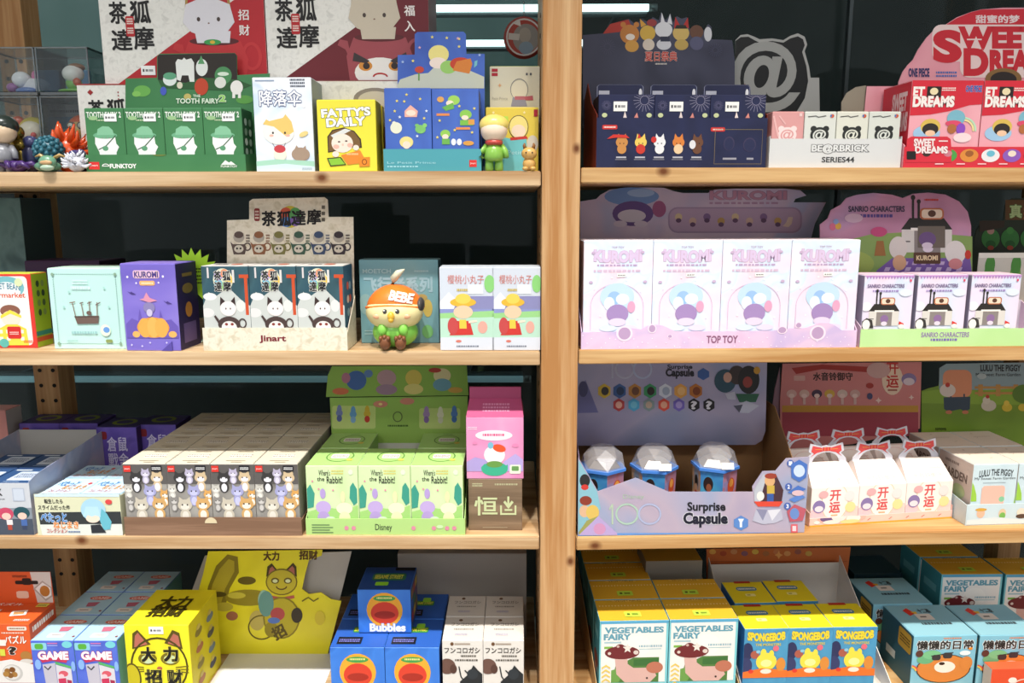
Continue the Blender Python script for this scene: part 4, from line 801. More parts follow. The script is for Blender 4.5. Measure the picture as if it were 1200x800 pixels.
# cat boxes in a wood-print tray
rn = random.Random(5)
def cat_blob(x, y, s, c, belly):
    return [p([(x-s*.8, y-s*.5), (x-s*.75, y-s*1.25), (x-s*.2, y-s*.8)], c), p([(x+s*.8, y-s*.5), (x+s*.75, y-s*1.25), (x+s*.2, y-s*.8)], c), e(x, y, s, s*.85, c), e(x, y+s*1.5, s*.75, s*.95, c), e(x, y+s*1.6, s*.45, s*.7, belly), e(x, y+s*.25, s*.6, s*.42, belly), e(x-s*.35, y-s*.05, s*.11, s*.14, '33302c'), e(x+s*.35, y-s*.05, s*.11, s*.14, '33302c')]
ct = tray('display_tray', 'brown wood-print tray holding rows of cat boxes', L, 3, 146, 353.5, 606, .002, .35, ym=617, mat=wood('wood_print', '9c7a62', '7e5f4a', 'X', (), 2.0), inside='b39a80', side=[(0, 0), (.35, 0), (.35, .05), (0, .028)], back=.06)
cx = carton('toy_box', '', L, 3, 140, 191, 543.5, .0055, .084, ym=575, w=cell(ct, 4)-.0006, mats=(cloud('cat_grey', ['7e7a76', '9a9690', 'b4b0a8'], 16, .45), '9a948a', 'd6cdb8'), z0=CO, group='cat picture boxes in wood-print tray')
face_ink(cx, 'front', [r(500, 448, 700, 540, '5e5a58'), cat_blob(600, 490, 20, 'b8b0c8', 'dcd8e8'), cat_blob(520, 565, 20, 'c8c4bc', 'e6e2da'), cat_blob(650, 510, 27, 'd0b894', 'e8e4ec'), cat_blob(558, 512, 28, '3a3838', 'e8e6ee'), cat_blob(615, 575, 28, 'a2a2cc', 'c4c4ea'), cat_blob(680, 590, 22, 'd8a25c', 'f0e8dc'), cat_blob(572, 640, 32, 'c8bfae', 'e2dcd0'), cat_blob(652, 635, 32, 'd0a468', 'f0e6d8'), cat_blob(525, 620, 20, '8e8a86', 'c8c4c0'),
    r(507, 453, 538, 482, 'd8382f'), t(522, 468, 24, 9, 'Jinart', 'f4dcd8'), rr(628, 452, 675, 480, 4, '26242a'), t(651, 466, 38, 14, '~', 'f0f0f0', .02)], (500, 446, 692, 780))
face_ink(cx, 'top', [rr(.28, .4, .8, .62, .05, 'f6f2e8'), t(.54, .5, .5, .2, '~', '8a7a66', .04, 'f4f0e6', .04), t(.52, .2, .36, .1, '~', '9a8c76', .02), r(.3, .8, .75, .83, 'a8987e'), r(.45, .9, .7, .93, 'a8987e')], (0, 0, 1, 1))
line_up(ct, cx, 4, .0035, lambda c, q: 'cat picture box, %s of the stack, %s' % (ROWN[q], ['leftmost', 'second from left', 'third from left', 'rightmost'][c]), 4, .0855)
half = [(.0105*math.cos(math.radians(a)), .0105*math.sin(math.radians(a))) for a in range(0, 181, 15)]
prism('thumb_notch', half, V3(1, 0, 0), V3(0, 0, 1), V3(0, -1, 0), .0004, 'd8c8a4', ct, V3(-.003, -.0002, INFO[ct.name][1]-.0105))
# light green rabbit display
LG = cloud('leaf_green', ['b4d884', 'c2e294', 'aad27a'], 9, .45)
rt = tray('display_tray', 'light green display tray with flower print, two-row rabbit display', L, 3, 358.5, 545, 607.5, .006, .215, ym=618, mat='b0d482', inside='d8d8d0', side=[(0, 0), (.215, 0), (.215, .115), (.1, .1), (0, .027)], back=.10)
lip_ink(rt, [t(525, 716, 70, 22, 'Disney', '3c4a34', .01), [r(225, 706+i*7, 300+14*(i % 2), 709+i*7, '6a8a5a') for i in range(4)], [e(a, 716, 9, 6, 'd88aa0') for a in (370, 400, 650, 735, 790, 820)], e(760, 712, 14, 5, 'c8e8b0')], (200, 690, 865, 735))
rb = carton('toy_box', '', L, 3, 353, 415, 545.5, .0095, .098, ym=580, w=cell(rt, 3)-.0006, mats=(cloud('green_meadow', ['c4e0a0', 'd4eab4', 'b8da90'], 8, .45), '94c060', 'a9d47c'), z0=CO, group='light green rabbit lettered boxes')
face_ink(rb, 'front', [t(266, 470, 48, 26, "Where's", '3a3a30', .01), t(320, 468, 50, 22, '~', 'd8c86a', .01), t(250, 497, 30, 18, 'the', '3a3a30', .012), t(308, 501, 66, 30, 'Rabbit!', '2c2c28', .014), e(376, 468, 10, 12, 'dfe8d0'), p([(190, 540), (205, 520), (222, 560), (215, 620), (190, 625)], '3f9a86'), p([(368, 580), (372, 530), (385, 512), (400, 540), (400, 600), (385, 612)], '3f9a86'), p([(190, 640), (260, 620), (350, 632), (402, 610), (402, 690), (190, 690)], 'a4d27a'),
    e(256, 620, 32, 28, 'c0a8dc'), e(256, 665, 26, 28, 'b49cd4'), e(256, 560, 12, 22, 'b49cd4'), e(345, 625, 34, 26, 'efe4c8'), e(345, 665, 24, 26, 'e8e2b8'), e(340, 575, 10, 26, 'e6e0b0'), e(285, 672, 20, 12, 'd8f0d0'), [e(a, b, 4, 4, 'e48aa8') for a, b in ((215, 506), (240, 540), (300, 545))]], (188, 440, 406, 735))
face_ink(rb, 'top', [ring(.55, .5, .27, .3, .02, '5a8a3c'), rr(.38, .38, .72, .62, .05, 'eef0e8'), t(.55, .5, .3, .16, '~', '8a5a6a', .02), t(.55, .12, .2, .06, 'Disney', '4a6a34', 0), e(.78, .7, .06, .06, 'd8c85a')], (0, 0, 1, 1))
line_up(rt, rb, 3, .0035, lambda c, q: 'light green rabbit lettered box, %s, %s' % (ROWN[q], ['left', 'middle', 'right'][c]), 2, .0995, ((1, 1),))
hd_ = card('header_card', rt, L, [(391, 560), (386.5, 466), (548, 464), (547, 560)], .222, '9cc25e', items=Z([rr(315, 195, 495, 290, 10, 'c6d884'), rr(675, 205, 845, 290, 10, 'c6d884'), [[e(a, b-14, 10, 20, c), e(a, b, 14, 15, c), e(a, b+22, 11, 14, c2)] for a, b, c, c2 in ((345, 225, '7a86c0', '5a66a8'), (402, 230, '6aa0d8', '8ab4e0'), (460, 228, 'd8b83c', 'c83c34'), (705, 230, 'a98ac4', '8a6ab0'), (763, 232, 'e8e4d0', 'd8d4c0'), (820, 228, '5a86d0', '4a76c0'))], e(515, 188, 30, 14, 'd88a7a'), e(625, 176, 30, 14, 'd88a7a'), e(515, 188, 8, 5, 'f0d890'), ring(586, 240, 20, 22, 4, '6a7a4a'), t(587, 277, 84, 12, '~', '5a7a3a', .01)], 300, 420, 3.529))
hf = card('header_card', rt, L, [(382, 465), (384, 440), (389, 429), (547, 428), (549, 463)], .212, '88ac4e', items=Z([e(415, 90, 42, 40, '3f62a8'), e(372, 80, 18, 22, 'a86a88'), e(465, 62, 18, 16, '5a7ab8'), e(540, 80, 40, 34, 'b08a9a'), e(540, 128, 44, 22, '9a7a98'), e(652, 80, 34, 34, 'd0b85a'), e(652, 126, 40, 22, 'd8c880'), e(770, 70, 36, 30, 'd8c8a0'), e(770, 108, 38, 26, '6a9ab8'), e(740, 48, 26, 10, 'b03a34'), e(350, 135, 34, 14, 'c86a4a'), e(825, 130, 30, 12, 'c89a4a')], 300, 420, 3.529))
# pink gable carton standing on a brown box
bz = carton('toy_box', 'brown wood-print box with pale green symbols under the pink carton', L, 3, 549, 612, 561, .026, .085, ym=590, mats=(wood('brown_print', '8e7861', '76624e', 'X', (), 2.2), '6a5848', '806c58'), flap=False)
face_ink(bz, 'front', [t(68, 540, 44, 16, '~', 'c8c8a0', .04), t(195, 538, 100, 13, '~', 'b8b490', .02), t(105, 628, 100, 76, '恒', 'c9d2a2', .022), r(168, 625, 176, 664, 'c9d2a2'), r(168, 657, 240, 665, 'c9d2a2'), r(232, 625, 240, 664, 'c9d2a2'), r(200, 588, 209, 628, 'c9d2a2'), p([(182, 612), (205, 640), (228, 612), (219, 605), (205, 622), (190, 605)], 'c9d2a2'), r(188, 640, 222, 648, 'c9d2a2'), r(90, 716, 200, 719, 'a89a80')], (28, 516, 266, 730))
hk = thing('gable_carton', 'pink gable-top carton with white and green picture on brown box', 'toy box', L, uc(L, 580, 525, .026), .026, z3+INFO[bz.name][1]+.0005)
W = uc(L, 613.5, 525, .026)-uc(L, 546.5, 525, .026); H = L.uv(580, 489, .026)[1]-(z3+INFO[bz.name][1]); INFO[hk.name] = (W, H, .085)
PK = cloud('pink_print', ['d884b4', 'e49ac4', 'eab0d0'], 10, .4)
box_obj('body', -W/2, W/2, 0, .085, 0, H, [PK, paper('c070a0')], hk, .0007, (0, 1, 1))
bm = bmesh.new(); g = [(-W/2, 0, H), (W/2, 0, H), (W/2, .085, H), (-W/2, .085, H), (-W/2+.004, .040, H+.024), (W/2-.004, .040, H+.024), (W/2-.004, .045, H+.024), (-W/2+.004, .045, H+.024)]
vs = [bm.verts.new(q) for q in g]
for q in ((0, 1, 5, 4), (2, 3, 7, 6), (1, 2, 6, 5), (3, 0, 4, 7), (4, 5, 6, 7)): bm.faces.new([vs[i] for i in q])
roof = from_bm('gable_roof', bm, 'b8527e', hk); box_obj('gable_fin', -W/2+.004, W/2-.004, .040, .045, H+.024, H+.044, 'a84870', hk, .0005)  # roof and fin in darker pinks: shade from the shelf put into colour
nrm = V3(0, -.024, .040).normalized()
ink(roof, [t(.52, .5, .5, .5, '~', 'd890b4', .04)], lambda a, b: V3(-W/2+.003+a*(W-.006), .040*(1-b), H+.024*(1-b)), nrm)
face_ink(hk, 'front', [e(140, 328, 78, 22, 'f6e4ee'), t(138, 326, 90, 18, '~', 'd85a8a', .02), t(50, 298, 38, 14, '~', 'f8d8e8', .03), p([(25, 440), (60, 420), (110, 432), (110, 480), (25, 480)], 'b0a0d8'), p([(180, 440), (230, 405), (262, 430), (262, 480), (180, 480)], 'b8a8e0'), e(142, 410, 44, 40, 'f4f2f2'), e(142, 470, 56, 30, '3fb08c'), p([(86, 462), (100, 448), (116, 460), (134, 446), (150, 460), (168, 446), (184, 460), (198, 450), (198, 468), (86, 468)], '3fb08c'), e(142, 450, 34, 14, '6a9a4a'), e(162, 382, 28, 16, 'e4562e', .25), e(126, 370, 12, 14, '7ab8d0'), rr(206, 452, 252, 490, 6, 'e6f0d8'), rr(214, 458, 244, 478, 4, '6a9a5a'), e(230, 370, 14, 8, 'e88ab8'), e(60, 360, 10, 6, 'e88ab8')], (24, 252, 264, 512))

# ============================================================ LEFT BAY, BOTTOM SHELF
z4 = L.z[4]
po = carton('toy_box', 'orange puzzle box with hanging tab at the lower left corner', L, 4, -52, 37, 731, .018, .08, ym=760, mats=(plain('orange_card', 'e05a22', .45), 'cc4c1a', 'dc5a24'), flap=False)
W, H, Dp = INFO[po.name]
face_ink(po, 'front', [rr(55, 468, 170, 492, 8, 'e8d8c8'), t(112, 480, 90, 12, '~', '7a4a2a', .0), t(85, 506, 130, 12, '~', 'f4e0d0', .0), t(98, 545, 125, 46, 'パズル', 'f8f0e8', .03, 'a83c10', .02), t(75, 610, 30, 42, '?', '2c2018', .05, 'f0e8e0', .03), e(150, 640, 34, 28, 'b07a3a'), e(150, 672, 40, 14, 'd8d0c8'), p([(-120, 690), (60, 660), (190, 690), (190, 800), (-120, 800)], 'e8e4e0'), e(60, 740, 60, 50, 'c8c4c0'), e(55, 738, 50, 42, 'e0dcd6'), [e(a, b, 18, 16, c) for a, b, c in ((30, 730, '9a6a30'), (60, 722, '7a4a1c'), (70, 750, 'a87838'), (45, 756, '8a5c28'), (20, 748, 'b0803c'))], r(0, 545, 40, 580, 'f0e8e0'), r(0, 600, 30, 640, 'd8d84a')], (-260, 455, 185, 910))
face_ink(po, 'top', [p([(.58, .45), (.78, .4), (.82, .62), (.62, .68)], 'f0ece4'), p([(.62, .49), (.75, .46), (.78, .58), (.65, .62)], 'c89058'), p([(.25, .4), (.42, .38), (.42, .6), (.22, .62)], 'f0ece4'), r(.82, .1, .97, .26, 'e8d84a'), t(.89, .18, .12, .1, '~', '3a3020', .03), t(.42, .14, .4, .12, 'パズル', 'f4e8e0', .03), t(.85, .85, .2, .1, '~', 'f4e8e0', .02)], (0, 0, 1, 1))
face_ink(po, 'right', [t(.5, .1, .8, .12, '~', 'f4e4d8', .03), r(.1, .3, .9, .6, 'e8dcd0')], (0, 0, 1, 1))
tabp = lambda a, b: V3(-W/2+a*W, Dp-.002, H+b)
hl = .062
tabo = prism('hang_tab', [(.0, 0), (W, 0), (W-.002, hl), (.0, hl)], V3(1, 0, 0), V3(0, 0, 1), V3(0, 1, 0), .0012, plain('orange_card', 'e05a22', .45), po, V3(-W/2, Dp-.002, H))
ink(tabo, [p([(.72, 0), (1, 0), (1, 1), (.78, 1)], 'dcd2cc'), p([(.74, .55), (.88, .28), (1, .5), (1, .8), (.9, .95)], 'b8a8a0'), p([(.77, .55), (.88, .34), (.985, .52), (.985, .76), (.9, .88)], 'f0ece8'), e(.9, .62, .07, .18, 'c07a34'), rr(.5, .28, .82, .40, .03, '1e1612'), rr(.60, .2, .72, .42, .03, '1e1612'), t(.57, .14, .2, .08, '~', '2a1a14', .03), rr(.5, .62, .67, .86, .05, 'f0c8b0')], lambda a, b: V3(-W/2+a*(W-.002), Dp-.002, H+hl*(1-b)), V3(0, -1, 0))
# claw-machine game boxes
gb = carton('toy_box', '', L, 4, 38, 88, 750.5, .018, .090, ym=775, mats=(cloud('game_blue', ['3c50c8', '5a74d8', '3a48b0'], 10, .4), '7cc0bc', 'aed4e6'), group='blue claw-machine game boxes')
face_ink(gb, 'front', [rr(185, 562, 275, 605, 8, '8fcce0'), rr(205, 568, 255, 600, 12, '5aae3c'), r(280, 562, 340, 568, 'd87ab0'), r(280, 575, 340, 580, 'a9b4f0'), e(395, 572, 30, 20, '7ad0d8'), p([(215, 640), (400, 640), (380, 680), (300, 668), (240, 680)], 'c8325a'), t(308, 637, 172, 44, 'GAME', 'ffffff', .05, 'c8325a', .04), p([(240, 690), (315, 680), (318, 830), (250, 830)], 'c4c0cc'), p([(315, 672), (405, 700), (408, 715), (318, 688)], '5ab46a'), p([(318, 690), (406, 716), (408, 830), (320, 830)], 'd8d4dc'), e(358, 745, 28, 18, 'd85a6a'), e(345, 760, 16, 14, 'f0c8d0'), p([(325, 775), (370, 770), (372, 830), (328, 830)], 'c8325a'), p([(375, 780), (402, 785), (402, 830), (378, 830)], 'a82c50'), ln([(250, 700), (270, 720), (290, 700)], 8, '3a3a44'), e(215, 690, 18, 30, '8ab4f0'), e(420, 700, 12, 30, '8ab4f0')], (182, 550, 432, 910))
face_ink(gb, 'top', [e(.6, .3, .28, .09, 'e06a58'), t(.6, .3, .42, .1, 'GAME', 'f4d8d0', .03), p([(.4, .5), (.7, .48), (.66, .66), (.45, .68)], 'c06a80'), rr(.3, .74, .68, .9, .04, 'efe6e0'), r(.38, .8, .6, .83, '8a8a90'), e(.92, .86, .03, .03, '8a3a40')], (0, 0, 1, 1))
gw2 = INFO[gb.name][0]
stack(gb, uc(L, 63, 775, .018), .018, z4, gw2+.001, .091, 2, 3, lambda c, q: 'blue claw-machine game box, %s, %s' % (['front row', 'middle row', 'back row'][q], ['left column', 'right column'][c]), L)
# yellow lucky-cat box
YL = cloud('lucky_yellow', ['e6d81e', 'efe22c', 'dccb18'], 6, .35)
yc = carton('toy_box', 'big bright yellow lucky-cat box with bold black characters', L, 4, 148, 223.5, 732, .006, .13, ym=770, mats=(YL, 'd4c420', YL), flap=False)
face_ink(yc, 'front', [p([(575, 520), (582, 455), (605, 440), (660, 500)], '5a4c10'), p([(585, 512), (592, 465), (606, 452), (645, 500)], 'b86a58'), p([(720, 495), (760, 440), (790, 452), (800, 520)], '5a4c10'), p([(735, 495), (764, 455), (784, 465), (790, 510)], 'b86a58'), ring(690, 590, 128, 120, 8, '4a400c'), e(640, 560, 42, 26, '7a6c10'), e(740, 560, 42, 26, '7a6c10'), e(640, 562, 28, 18, 'c8d8b0'), e(740, 562, 28, 18, 'c8d8b0'), e(690, 600, 12, 8, 'b8604a'), [ln([(560, 590+14*i), (620, 596+8*i)], 4, '6a5c10') for i in range(3)], [ln([(820, 590+14*i), (762, 596+8*i)], 4, '6a5c10') for i in range(3)], e(560, 640, 40, 60, 'c8b81c'), ring(565, 640, 40, 62, 7, '5a4c10'),
    t(645, 542, 62, 58, '大', '141210', .06, 'd8cc50', .03), t(745, 540, 62, 58, '力', '141210', .06, 'd8cc50', .03), t(660, 637, 70, 62, '招', '141210', .06, 'd8cc50', .03), t(755, 637, 66, 62, '财', '141210', .06, 'd8cc50', .03)], (545, 420, 832, 757))
sticker(yc, .0, .148, .026, .014)
face_ink(yc, 'top', [t(.5, .38, .5, .3, '大力', '4a400c', .06), t(.5, .66, .55, .26, '招财', '3a320a', .06), [r(.3+.1*i, .5, .36+.1*i, .54, '5a4c10') for i in range(4)]], (0, 0, 1, 1))
face_ink(yc, 'right', [[[e(.3+.4*(i % 2), .22+.2*(i//2), .12, .05, ['8a7a3a', '6a7a8a', 'a86a4a', '4a4a5a'][i % 4]), e(.3+.4*(i % 2), .16+.2*(i//2), .07, .03, 'c8b45a')] for i in range(8)]], (0, 0, 1, 1))
# open white tray with yellow lucky-cat header
wt = thing('display_tray', 'open white tray with yellow cloud-shaped lucky-cat header card', 'display tray', L, uc(L, 322, 760, .04), .04, z4)
ua, ub = uc(L, 262, 768, .17)-uc(L, 322, 760, .04), uc(L, 388, 768, .17)-uc(L, 322, 760, .04)
box_obj('floor_panel', ua+.012, ub+.012, -.03, .145, 0, .0013, 'eceaea', wt, 0)
box_obj('front_lip', ua+.012, ub+.012, -.0312, -.03, 0, .012, 'e6d81e', wt, 0)
card('back_panel', wt, L, [(202, 790), (240, 651), (412, 646), (385, 790)], .188, 'bfb8ae')
card('header_card', wt, L, [(256, 767.5), (233, 690), (238, 672), (244, 646), (378, 644), (377, 651), (362, 656), (357, 675), (354, 690), (362, 696), (376, 694), (388, 702), (400, 704), (397, 716), (384, 767.5)], .170, YL, items=Z([
    t(60, 104, 60, 34, '大力', '5a3a08', .06), t(205, 100, 70, 34, '招财', '5a3a08', .06)], 300, 620, 3.333) + Z([
    p([(900, 330), (915, 250), (950, 160), (1000, 110), (1045, 120), (1050, 190), (1010, 260), (990, 340), (940, 360)], '8a7a1c'), p([(915, 320), (935, 240), (965, 175), (1005, 130), (1030, 140), (1030, 185), (990, 260), (970, 330)], 'b8a62a'), e(1085, 225, 40, 18, '6a5a12'), e(1090, 300, 100, 36, '9a8a1e'), e(1040, 290, 40, 14, 'd0c240'), e(960, 285, 36, 12, '5a4c10'), e(985, 340, 40, 20, 'c8b83a'), e(1020, 380, 26, 20, 'a86a4a'), e(1130, 400, 34, 44, 'c8b45a'), ring(1150, 430, 60, 55, 6, '6a5c10'), e(1160, 310, 26, 44, '9ac0a8')], 0, 620, 3.75) + Z([
    p([(40, 185), (45, 145), (62, 132), (88, 165)], '4a3c10'), p([(110, 165), (145, 130), (158, 145), (160, 185)], '4a3c10'), p([(48, 180), (54, 152), (64, 144), (82, 166)], 'b86a58'), p([(118, 165), (142, 142), (150, 152), (152, 180)], 'b86a58'), e(100, 205, 62, 52, '7a6a14'), e(100, 205, 57, 47, 'c8b62a'), e(75, 200, 16, 12, '6a5a10'), e(125, 200, 16, 12, '6a5a10'), e(75, 201, 10, 7, 'dce0a8'), e(125, 201, 10, 7, 'dce0a8'), ring(100, 222, 22, 14, 5, '5a3c10', 14, 0, 180), ln([(52, 262), (100, 272), (150, 262)], 12, 'b85a4a'), e(100, 345, 72, 82, '8a7a18'), e(100, 345, 66, 76, 'c0ae24'), e(40, 290, 30, 50, '6a9a90'), e(60, 390, 26, 30, '9a8a1c'), e(85, 330, 28, 26, 'b84a4a'), e(70, 355, 24, 12, '5a7ac0'), e(160, 335, 22, 30, '3a3020'), t(90, 400, 50, 50, '招', '5a4a10', .05, None, 0, -.5), e(250, 345, 20, 28, 'd8c030'), ln([(180, 280), (205, 265), (225, 280), (245, 268)], 5, '6a5c10')], 300, 620, 3.333))
# blue bubbles boxes
BB = cloud('bubble_blue', ['2f6ccc', '3f80dc', '2860bc'], 12, .4)
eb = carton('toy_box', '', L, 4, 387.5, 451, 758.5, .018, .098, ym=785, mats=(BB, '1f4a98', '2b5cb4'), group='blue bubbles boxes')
def bub_face(x, y, k, txt=True):
    return [e(x, y, 72*k, 72*k, 'f0a832'), e(x, y-48*k, 44*k, 12*k, '4a9a4a'), t(x, y-50*k, 60*k, 12*k, '~', 'e8e08a', .02), e(x, y+12*k, 56*k, 46*k, 'd8402a'), e(x, y+20*k, 42*k, 16*k, 'a82c1c')] + ([t(x+10*k, y+72*k, 140*k, 30*k, 'Bubbles', 'f4f6fa', .05, '5a8ad8', .03)] if txt else [])
face_ink(eb, 'front', bub_face(393, 555, 1.0), (286, 460, 500, 673))
face_ink(eb, 'top', [rr(.32, .3, .74, .5, .04, '3a8a3c'), t(.53, .4, .38, .1, 'SESAME STREET', 'e8e04a', .03), r(.1, .66, .55, .9, '16181e'), t(.32, .78, .38, .12, '~', '7a7ac8', .02), rr(.5, .18, .66, .36, .04, '9ae03a')], (0, 0, 1, 1))
ew = INFO[eb.name][0]
stack(eb, uc(L, 419, 785, .018), .018, z4, ew+.0012, .0995, 2, 2, lambda c, q: 'blue bubbles box on shelf, %s, %s column' % (['front row', 'second row', 'third row'][q], ['left', 'right'][c]), L)
et = carton('toy_box', 'blue bubbles box lying on top of the other blue boxes', L, 4, 419.5, 481.5, 691, .064, .092, ym=715, mats=(BB, '30406a', '1f4488'), z0=INFO[eb.name][1]+.0024, group='blue bubbles boxes')
face_ink(et, 'front', bub_face(502, 318, 1.0) , (395, 235, 607, 412))
face_ink(et, 'top', [rr(.2, .3, .85, .62, .08, '2c6a4a'), t(.52, .46, .55, .16, 'SESAME STREET', 'c8c84a', .03), rr(.3, .68, .55, .84, .03, '8ad030'), r(.6, .05, .98, .18, '12141a')], (0, 0, 1, 1))
face_ink(et, 'right', [[r(.1+.28*i, .1+.26*j, .34+.28*i, .3+.26*j, ['8a6a3a', '3a5a9a', 'a8443a', '4a7a4a', 'c8a83c', '6a4a7a'][(i*2+j) % 6]) for i in range(3) for j in range(3)]], (0, 0, 1, 1))
# white beetle boxes
wb_ = carton('toy_box', '', L, 4, 518.5, 566, 750, .018, .080, ym=775, mats=('dfdad4', 'b8b2aa', 'd2ccc4'), group='white beetle picture boxes')
face_ink(wb_, 'front', [e(766, 444, 7, 7, '6a4a30'), r(776, 441, 838, 447, 'a89a8c'), t(806, 468, 140, 22, 'フンコロガシ', '3a342e', .02), t(830, 490, 60, 12, '~', '5a544c', .0), t(822, 506, 90, 12, '~', '5a544c', .0), e(745, 530, 34, 30, '6a4c42'), e(770, 540, 14, 18, '54382f'), p([(795, 590), (830, 560), (850, 525), (868, 545), (885, 560), (885, 610), (800, 610)], '22262a'), ln([(792, 530), (800, 570), (815, 590)], 5, '22262a'), ln([(830, 560), (815, 545)], 5, '22262a'), e(846, 560, 22, 20, '2c3238')], (727, 430, 888, 670))
face_ink(wb_, 'top', [e(.4, .16, .05, .05, '6a4a30'), t(.52, .34, .7, .14, 'フンコロガシ', '8a847c', .03), t(.5, .55, .5, .1, '~', '9a948c', .0), t(.45, .78, .3, .1, '~', 'a8a4c0', .02)], (0, 0, 1, 1))
ww = INFO[wb_.name][0]
stack(wb_, uc(L, 542, 775, .018), .018, z4, ww+.001, .082, 2, 2, lambda c, q: 'white beetle picture box, %s, %s' % (['front row', 'back row'][q], ['left', 'right, by the post'][c]), L)
carton('storage_box', 'large plain off-white carton behind the white beetle boxes', L, 4, 467, 617, 649, .235, .10, ym=690, mats=('a9a49e', '8a8680', 'b0aaa4'), cat='carton')

# ============================================================ RIGHT BAY, TOP SHELF
y1 = R.z[1]
NAVY = cloud('navy_card', ['1c2040', '23284c', '181b36'], 10, .4)
nvt = tray('display_tray', 'navy festival display tray with animal prints and red side', R, 1, 699, 898.5, 138, .012, .165, ym=165, mat=NAVY, inside='2a2c44', side=[(0, 0), (.165, 0), (.165, .125), (.12, .15), (.07, .11), (0, .083)], sidemat='7a3024')
PRN = [('c88a4a', 'c83a2c'), ('e8c860', 'c8382c'), ('e8e8ec', 'c83a3a'), ('d8803a', 'e8c8a0'), ('6a4430', 'e8e4e0')]
its = [rr(397, 547, 462, 567, 6, 'c8302c'), t(429, 557, 50, 11, '~', 'f4e0d8', .02), rr(868, 557, 930, 576, 6, 'c8302c'), t(899, 567, 44, 10, '~', 'f4e0d8', .02), frame(888, 567, 1095, 722, 2, '8a7a5a'), [e(950, 630, 24, 32, '3a3454'), e(950, 632, 20, 28, '23284c'), e(1040, 635, 28, 32, '3a3454'), e(1040, 637, 24, 28, '23284c')], r(925, 694, 985, 703, '9a9aa8'), r(1030, 694, 1060, 703, '9a9aa8')]
for i, (c, c2) in enumerate(PRN):
    x = 483+i*82
    its += [e(x, 625, 26, 24, c), p([(x-20, 610), (x-16, 585), (x-4, 603)], c), p([(x+20, 610), (x+16, 585), (x+4, 603)], c), e(x, 655, 20, 22, c2 if i in (1, 3) else c), e(x-8, 630, 2.5, 3, '2a2020'), e(x+8, 630, 2.5, 3, '2a2020'), r(x-24, 689, x+20, 696, 'b8b8c4'), r(x-28, 701, x+22, 704, '8a8a9a')]
its += [p([(418, 610), (445, 590), (500, 592), (516, 606), (460, 604)], 'd0352c'), p([(549, 608), (556, 586), (566, 604)], 'c8302c'), e(621, 613, 12, 14, 'c8302c'), e(790, 635, 14, 20, 'dcdce0')]
lip_ink(nvt, its, (373, 515, 1115, 740))
nf = carton('toy_box', 'left of three navy firework boxes with raised tabs', R, 1, 698.5, 765, 111, .016, .065, ym=140, w=cell(nvt, 3)-.0006, mats=(NAVY, '14162c', '2a2e50'), z0=CO, group='navy firework boxes in festival tray')
def burst(x, y, ra, c): return [ln([(x+ra*.45*math.cos(a), y+ra*.45*math.sin(a)), (x+ra*math.cos(a), y+ra*math.sin(a))], 2.2, c) for a in [2*math.pi*i/18 for i in range(18)]] + [ring(x, y, ra*.42, ra*.42, 2.5, c)]
face_ink(nf, 'front', [burst(575, 440, 50, '8a86a0'), burst(405, 462, 22, '5a587a'), [e(a, 506, 12, 10, 'c8d0a0') for a in (397, 597)], p([(480, 520), (488, 488), (498, 520)], 'e8d8d4'), p([(528, 520), (542, 494), (550, 520)], 'd88a80'), e(440, 560, 30, 26, 'd8a060'), e(520, 560, 34, 30, 'e8e8ec'), e(580, 570, 28, 26, 'c8a05a')], (370, 415, 620, 740))
face_ink(nf, 'top', [t(.5, .7, .6, .35, '夏日祭典', 'c83a34', .02, 'e8d8d0', .02)], (0, 0, 1, 1))
W, H, Dp = INFO[nf.name]
tb_ = prism('hang_tab', [(-W*.46, 0), (W*.46, 0), (W*.44, .022), (W*.40, .026), (-W*.40, .026), (-W*.44, .022)], V3(1, 0, 0), V3(0, 0, 1), V3(0, 1, 0), .001, NAVY, nf, V3(0, Dp-.002, H))
ink(tb_, [ln([(-.43, .0), (-.43, .85), (-.39, .97), (.39, .97), (.43, .85), (.43, 0)], .012, '8f93ac'), r(-.4, .35, -.2, .6, 'b8bac8'), e(.38, .48, .03, .25, 'e8e8ee')], lambda a, b: V3(a*W, Dp-.002, H+b*.026), V3(0, -1, 0))
sticker(nf, -.010, H-.018, .022, .015)
line_up(nvt, nf, 3, .004, lambda c, q: ['left', 'middle', 'right'][c]+' of three navy firework boxes with raised tabs')
hdr = [(683, 150), (683, 41), (707, 39), (712, 32), (728, 25), (737, 22), (745, 29), (752, 22), (760, 26), (765, 20), (772, 24), (775, 14), (780, 24), (786, 16), (789, 27), (793, 19), (799, 22), (805, 20), (808, 34), (818, 30), (825, 36), (830, 28), (834, 32), (834, 46), (858, 47), (861, 70), (861, 150)]
